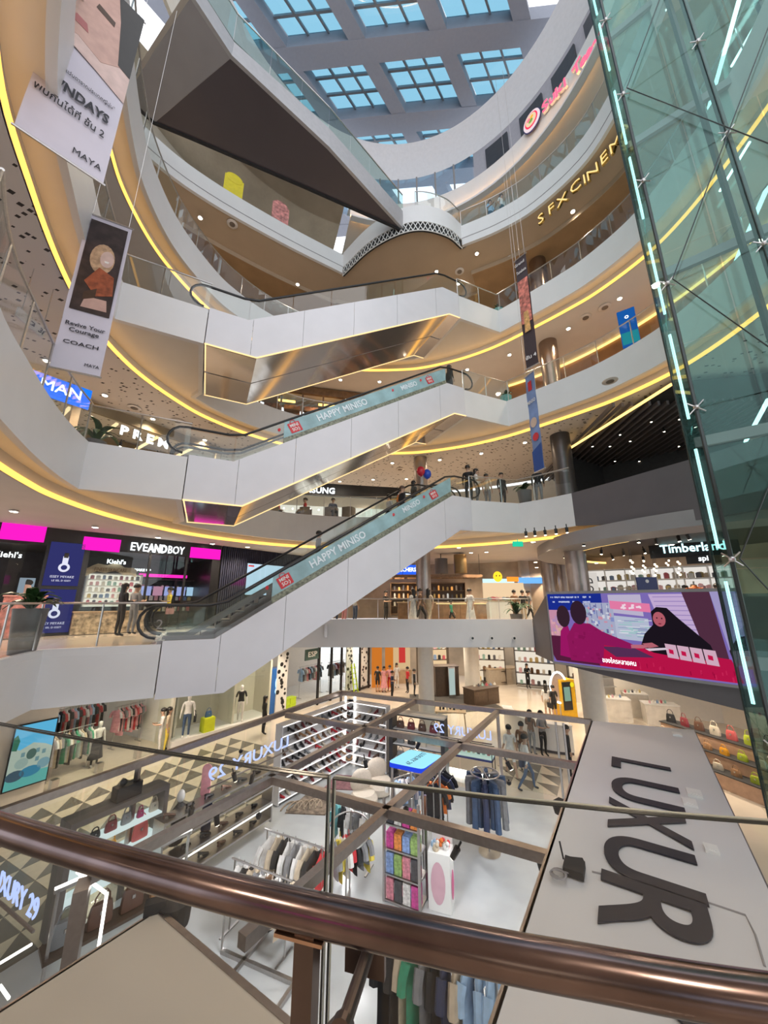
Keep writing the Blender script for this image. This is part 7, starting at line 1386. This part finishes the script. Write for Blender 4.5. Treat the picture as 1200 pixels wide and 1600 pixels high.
# green exit sign and speaker pods
p = at(809, 850, 8.3); o = MB().box(p, (.4, .06, .2)).box((p.x, p.y, p.z + .14), (.03, .03, .1)).build('exit_sign', emat('exit green', (.02, .5, .3), 1.2)); tag(o, 'small green exit sign hanging over the far walkway', 'sign')
for u in (738, 768, 803): p = atY(u, 997, 15.95); t = thing('wall_camera', 'small round black lens on the white bridge front, %s' % {738: 'nearest the escalators', 768: 'the middle one', 803: 'nearest the big screen'}[u], 'camera', p, 0, 'lenses on the bridge front'); o = MB(); o.tube([(0, .0, 0), (0, -.06, 0)], .09, 16); o.build('rim', WHT, t, local=True); MB().tube([(0, -.06, 0), (0, -.07, 0)], .05, 14).build('lens', BLACK, t, local=True)
p = atY(509, 986, 15.93); o = MB().box(p, (.12, .06, .5)).box(p - Vector((0, .035, 0)), (.08, .02, .42)).build('wall_speaker', STEEL); tag(o, 'slim grey wall speaker on the white bridge front', 'speaker')

# ================================================================== the people
G2 = 5.0
def P(label, u, v, z, rz, top, bottom, pose='stand', **k): return person(label, at(u, v, z), rz, top, bottom, pose, **k)
P('person in dark clothes with long hair looking at the make-up store', 183, 995, G2, pi * .85, CK, CK, 'hold', long=True, sleeve=True)
P('person in a grey shirt and dark trousers beside the dark clad shopper', 203, 992, G2, pi * .9, CG, CG, 'hold')
person('shop worker in a yellow top behind the store glass by the escalator', EV.pt(EV.uv(262, 950)[0] + .2, 5.0, -.7), -.8, CY_, CK, 'phone', bag=CP)
def onesc(s, w, zl): p = ew(s, w, zl + stepz(s) - .06); return p
eh = atan2(ED.y, ED.x) + pi / 2
person('person in a grey coat riding alone low on the escalator', onesc(4.55, 2.3, 5), eh, CG, CK, 'stand', sleeve=True)
person('person in black with a bag riding the escalator behind the orange shirt', onesc(7.35, .75, 5), eh, CK, CK, 'stand', hair=HAIRBR)
person('person in white riding the far escalator flight near its top', onesc(7.55, 2.3, 5), eh + pi, CW, CK, 'stand', long=True)
person('person in an orange shirt near the top of the lowest escalator', onesc(8.05, 2.2, 5), eh, CO, CK, 'stand')
t_ = person('person in dark clothes holding balloons near the top of the escalator', onesc(8.75, 2.2, 5), eh, CK, CN, 'hold', long=True, sleeve=True)
pb = onesc(8.95, 1.9, 5)
for k, (nm, m, dx_) in enumerate((('red', mat('red balloon', (.7, .03, .06), .25), 0.), ('blue', mat('blue balloon', (.03, .10, .65), .25), .33))):
    t = thing('balloon', '%s balloon held above the escalator riders' % nm, 'balloon', pb + Vector((dx_ * ED.x, dx_ * ED.y, 1.1)), 0, 'balloons'); MB().ball((0, 0, .85 - .08 * k), (.19, .19, .23), 14, 10).lathe([(.03, .6 - .08 * k), (.012, .64 - .08 * k)], 8).build('skin', m, t, True, local=True); MB().tube([(0, 0, 0), (0, 0, .62 - .08 * k)], .004, 4).build('string', WHT, t, local=True)
person('tall person in a black coat at the top landing of the lowest escalator', ew(EL + .35, .5, 10.0), eh + .6, CK, CK, 'stand', sleeve=True, h=1.78)
person('person in a white top at the top landing beside the tall black coat', ew(EL + .75, .45, 10.0), eh - .8, CW, CG, 'hold', long=True)
person('person in a striped grey shirt on the third floor landing', ew(EL + 1.6, .75, 10.0), 2.2, CB, CG, 'stand')
person('person in a black jacket on the third floor landing nearest the corner', ew(EL + 2.1, .35, 10.0), .4, CK, CK, 'stand', sleeve=True)
person('pair of shoppers member in black under the blue hanging banner', (6.5, 14.4, 10.0), 2.5, CK, CG, 'stand', sleeve=True)
for u, top, lb, rz in ((432, CR, 'dark red top', 1.2), (476, CR, 'maroon shirt', -1.3), (520, CN, 'navy shirt', .4)):
    p = atY(u, 800, 17.65); p.z = 10.02; person('seated person in a %s in front of the phone shop' % lb, p, rz, top, CK, 'sit')
person('couple member in black at the top of the middle escalator', ew(EL - .2, .7, 15.0), eh, CK, CK, 'stand', long=True, sleeve=True)
person('person in blue at the sixth floor railing', (5.6, 14.45, 25.0), .4, CBL, CN, 'hold')
person('person in white beside the blue shirt at the sixth floor railing', (6.1, 14.15, 25.0), .5, CW, CK, 'stand', long=True)
for u, yy, top, bot, pose, lb, kw in ((646, 17.4, CW, CW, 'stand', 'person in a long white dress on the bridge by the cafe', dict(skirt=CW, long=True)), (657, 17.35, CBR, CK, 'walk', 'person in brown close behind the white dress on the bridge', {}), (670, 17.3, CB, CB, 'walk', 'person in beige walking past the cafe counter', dict(long=True)), (705, 17.2, CGR, CK, 'walk', 'small child in a green shirt at the bridge railing', dict(h=1.15, short=True)), (735, 17.2, CW, CW, 'walk', 'person in a white skirt near the end of the cafe counter', dict(skirt=CW)), (538, 17.6, CB, CP, 'stand', 'person in beige standing at the escalator end of the bridge', dict(long=True)), (555, 17.8, CW, CJ, 'stand', 'person in a white tee and jeans at the escalator end of the bridge', {}), (520, 17.5, CG, CJ, 'walk', 'person in grey and jeans half hidden by the escalator', {}), (805, 19.5, CBR, CBR, 'stand', 'person in brown in the far crowd on the second floor', {}), (818, 19.8, CK, CB, 'stand', 'person in black and beige in the far crowd on the second floor', {}), (827, 20.2, CG, CK, 'walk', 'person in grey in the far crowd on the second floor', {}), (603, 20.5, CK, CK, 'hold', 'barista in black behind the cafe counter', {})):
    q = atY(u, 950, yy); person(lb, (q.x, yy, 5.0), random.uniform(-1, 1) + (pi if pose == 'stand' else pi / 2), top, bot, pose, **kw)
person('person with dark hair among the racks above the big screen', (11.2, 12.3, 5.0), 2.8, CK, CK, 'stand')
person('shop worker in black among the racks by the white board', (8.9, 15.9, 5.0), 2.0, CK, CK, 'hold')
# ground floor
P('person in black shorts at the far end by the orange shop', 590, 1082, 0, 2.8, CK, CK, 'stand', short=True)
P('person in a pink dress in the family by the orange shop', 600, 1082, 0, .3, CP, CP, 'stand', skirt=CP, long=True)
P('person in a rose blouse in the family by the orange shop', 609, 1080, 0, -.3, CP, CR, 'stand')
P('person in white in the family by the orange shop', 620, 1075, 0, .2, CW, CW, 'stand', long=True)
P('person in dark clothes bending beside a pram by the orange shop', 613, 1092, 0, 1.2, CN, CK, 'hold')
P('person in a red striped shirt near the pale column', 637, 1083, 0, -1.2, CR, CK, 'stand')
P('person in black standing against the pale column', 648, 1088, 0, 1.4, CK, CK, 'stand', sleeve=True)
P('person in black walking in the far corridor', 826, 1076, 0, .1, CK, CK, 'hold', long=True, sleeve=True)
P('person in a white top leaning close in the corridor couple', 857, 1122, 0, 2.6, CW, CB, 'stand', short=True, long=True)
P('person in black shorts in the corridor couple', 868, 1124, 0, 3.4, CK, CK, 'stand', short=True, bag=CK)
P('person in a white tee with a pink print seen from behind', 800, 1214, 0, pi, CW, CW, 'walk', short=True)
P('person in a dark shirt at the white desk', 820, 1207, 0, 2.4, CBR, CG, 'stand')
P('walking person in a white top and blue jeans with a blue bag', 826, 1236, 0, 1.5, CW, CJ, 'walk', sleeve=True, bag=CN)
P('person with long hair leaning on the white desk', 833, 1180, 0, 2.2, CBR, CG, 'hold', long=True)
P('attendant in grey behind the white desk', 851, 1182, 0, .3, CG, CK, 'hold')
P('person in a black coat behind the desk near the roof panel', 893, 1215, 0, 1.2, CK, CK, 'stand', sleeve=True)
P('shopper in a white shirt by the display windows', 247, 1176, 0, -1.0, CW, CW, 'hold')
P('shopper with long hair in yellow beside the white shirt', 257, 1174, 0, 2.0, CB, CY_, 'stand', long=True)
P('dark haired person in black behind the kiosk beam by the last window', 411, 1148, 0, 2.2, CK, CK, 'stand', long=True, sleeve=True)
person('seated attendant in dark clothes under the neon number', (-3.55, 5.75, .35), .9, CK, CK, 'sit', sleeve=True, h=1.7)
st_ = thing('stool', 'small dark stool under the seated attendant', 'stool', (-3.55, 5.75, .0)); MB().lathe([(.2, .40), (.22, .43), (.2, .46)], 16).build('seat', BLACK, st_, True, local=True); MB().tube([(0, 0, .02), (0, 0, .42)], .03, 8).build('pole', STEEL, st_, local=True); MB().lathe([(.2, 0), (.2, .02)], 16).build('base', STEEL, st_, local=True)
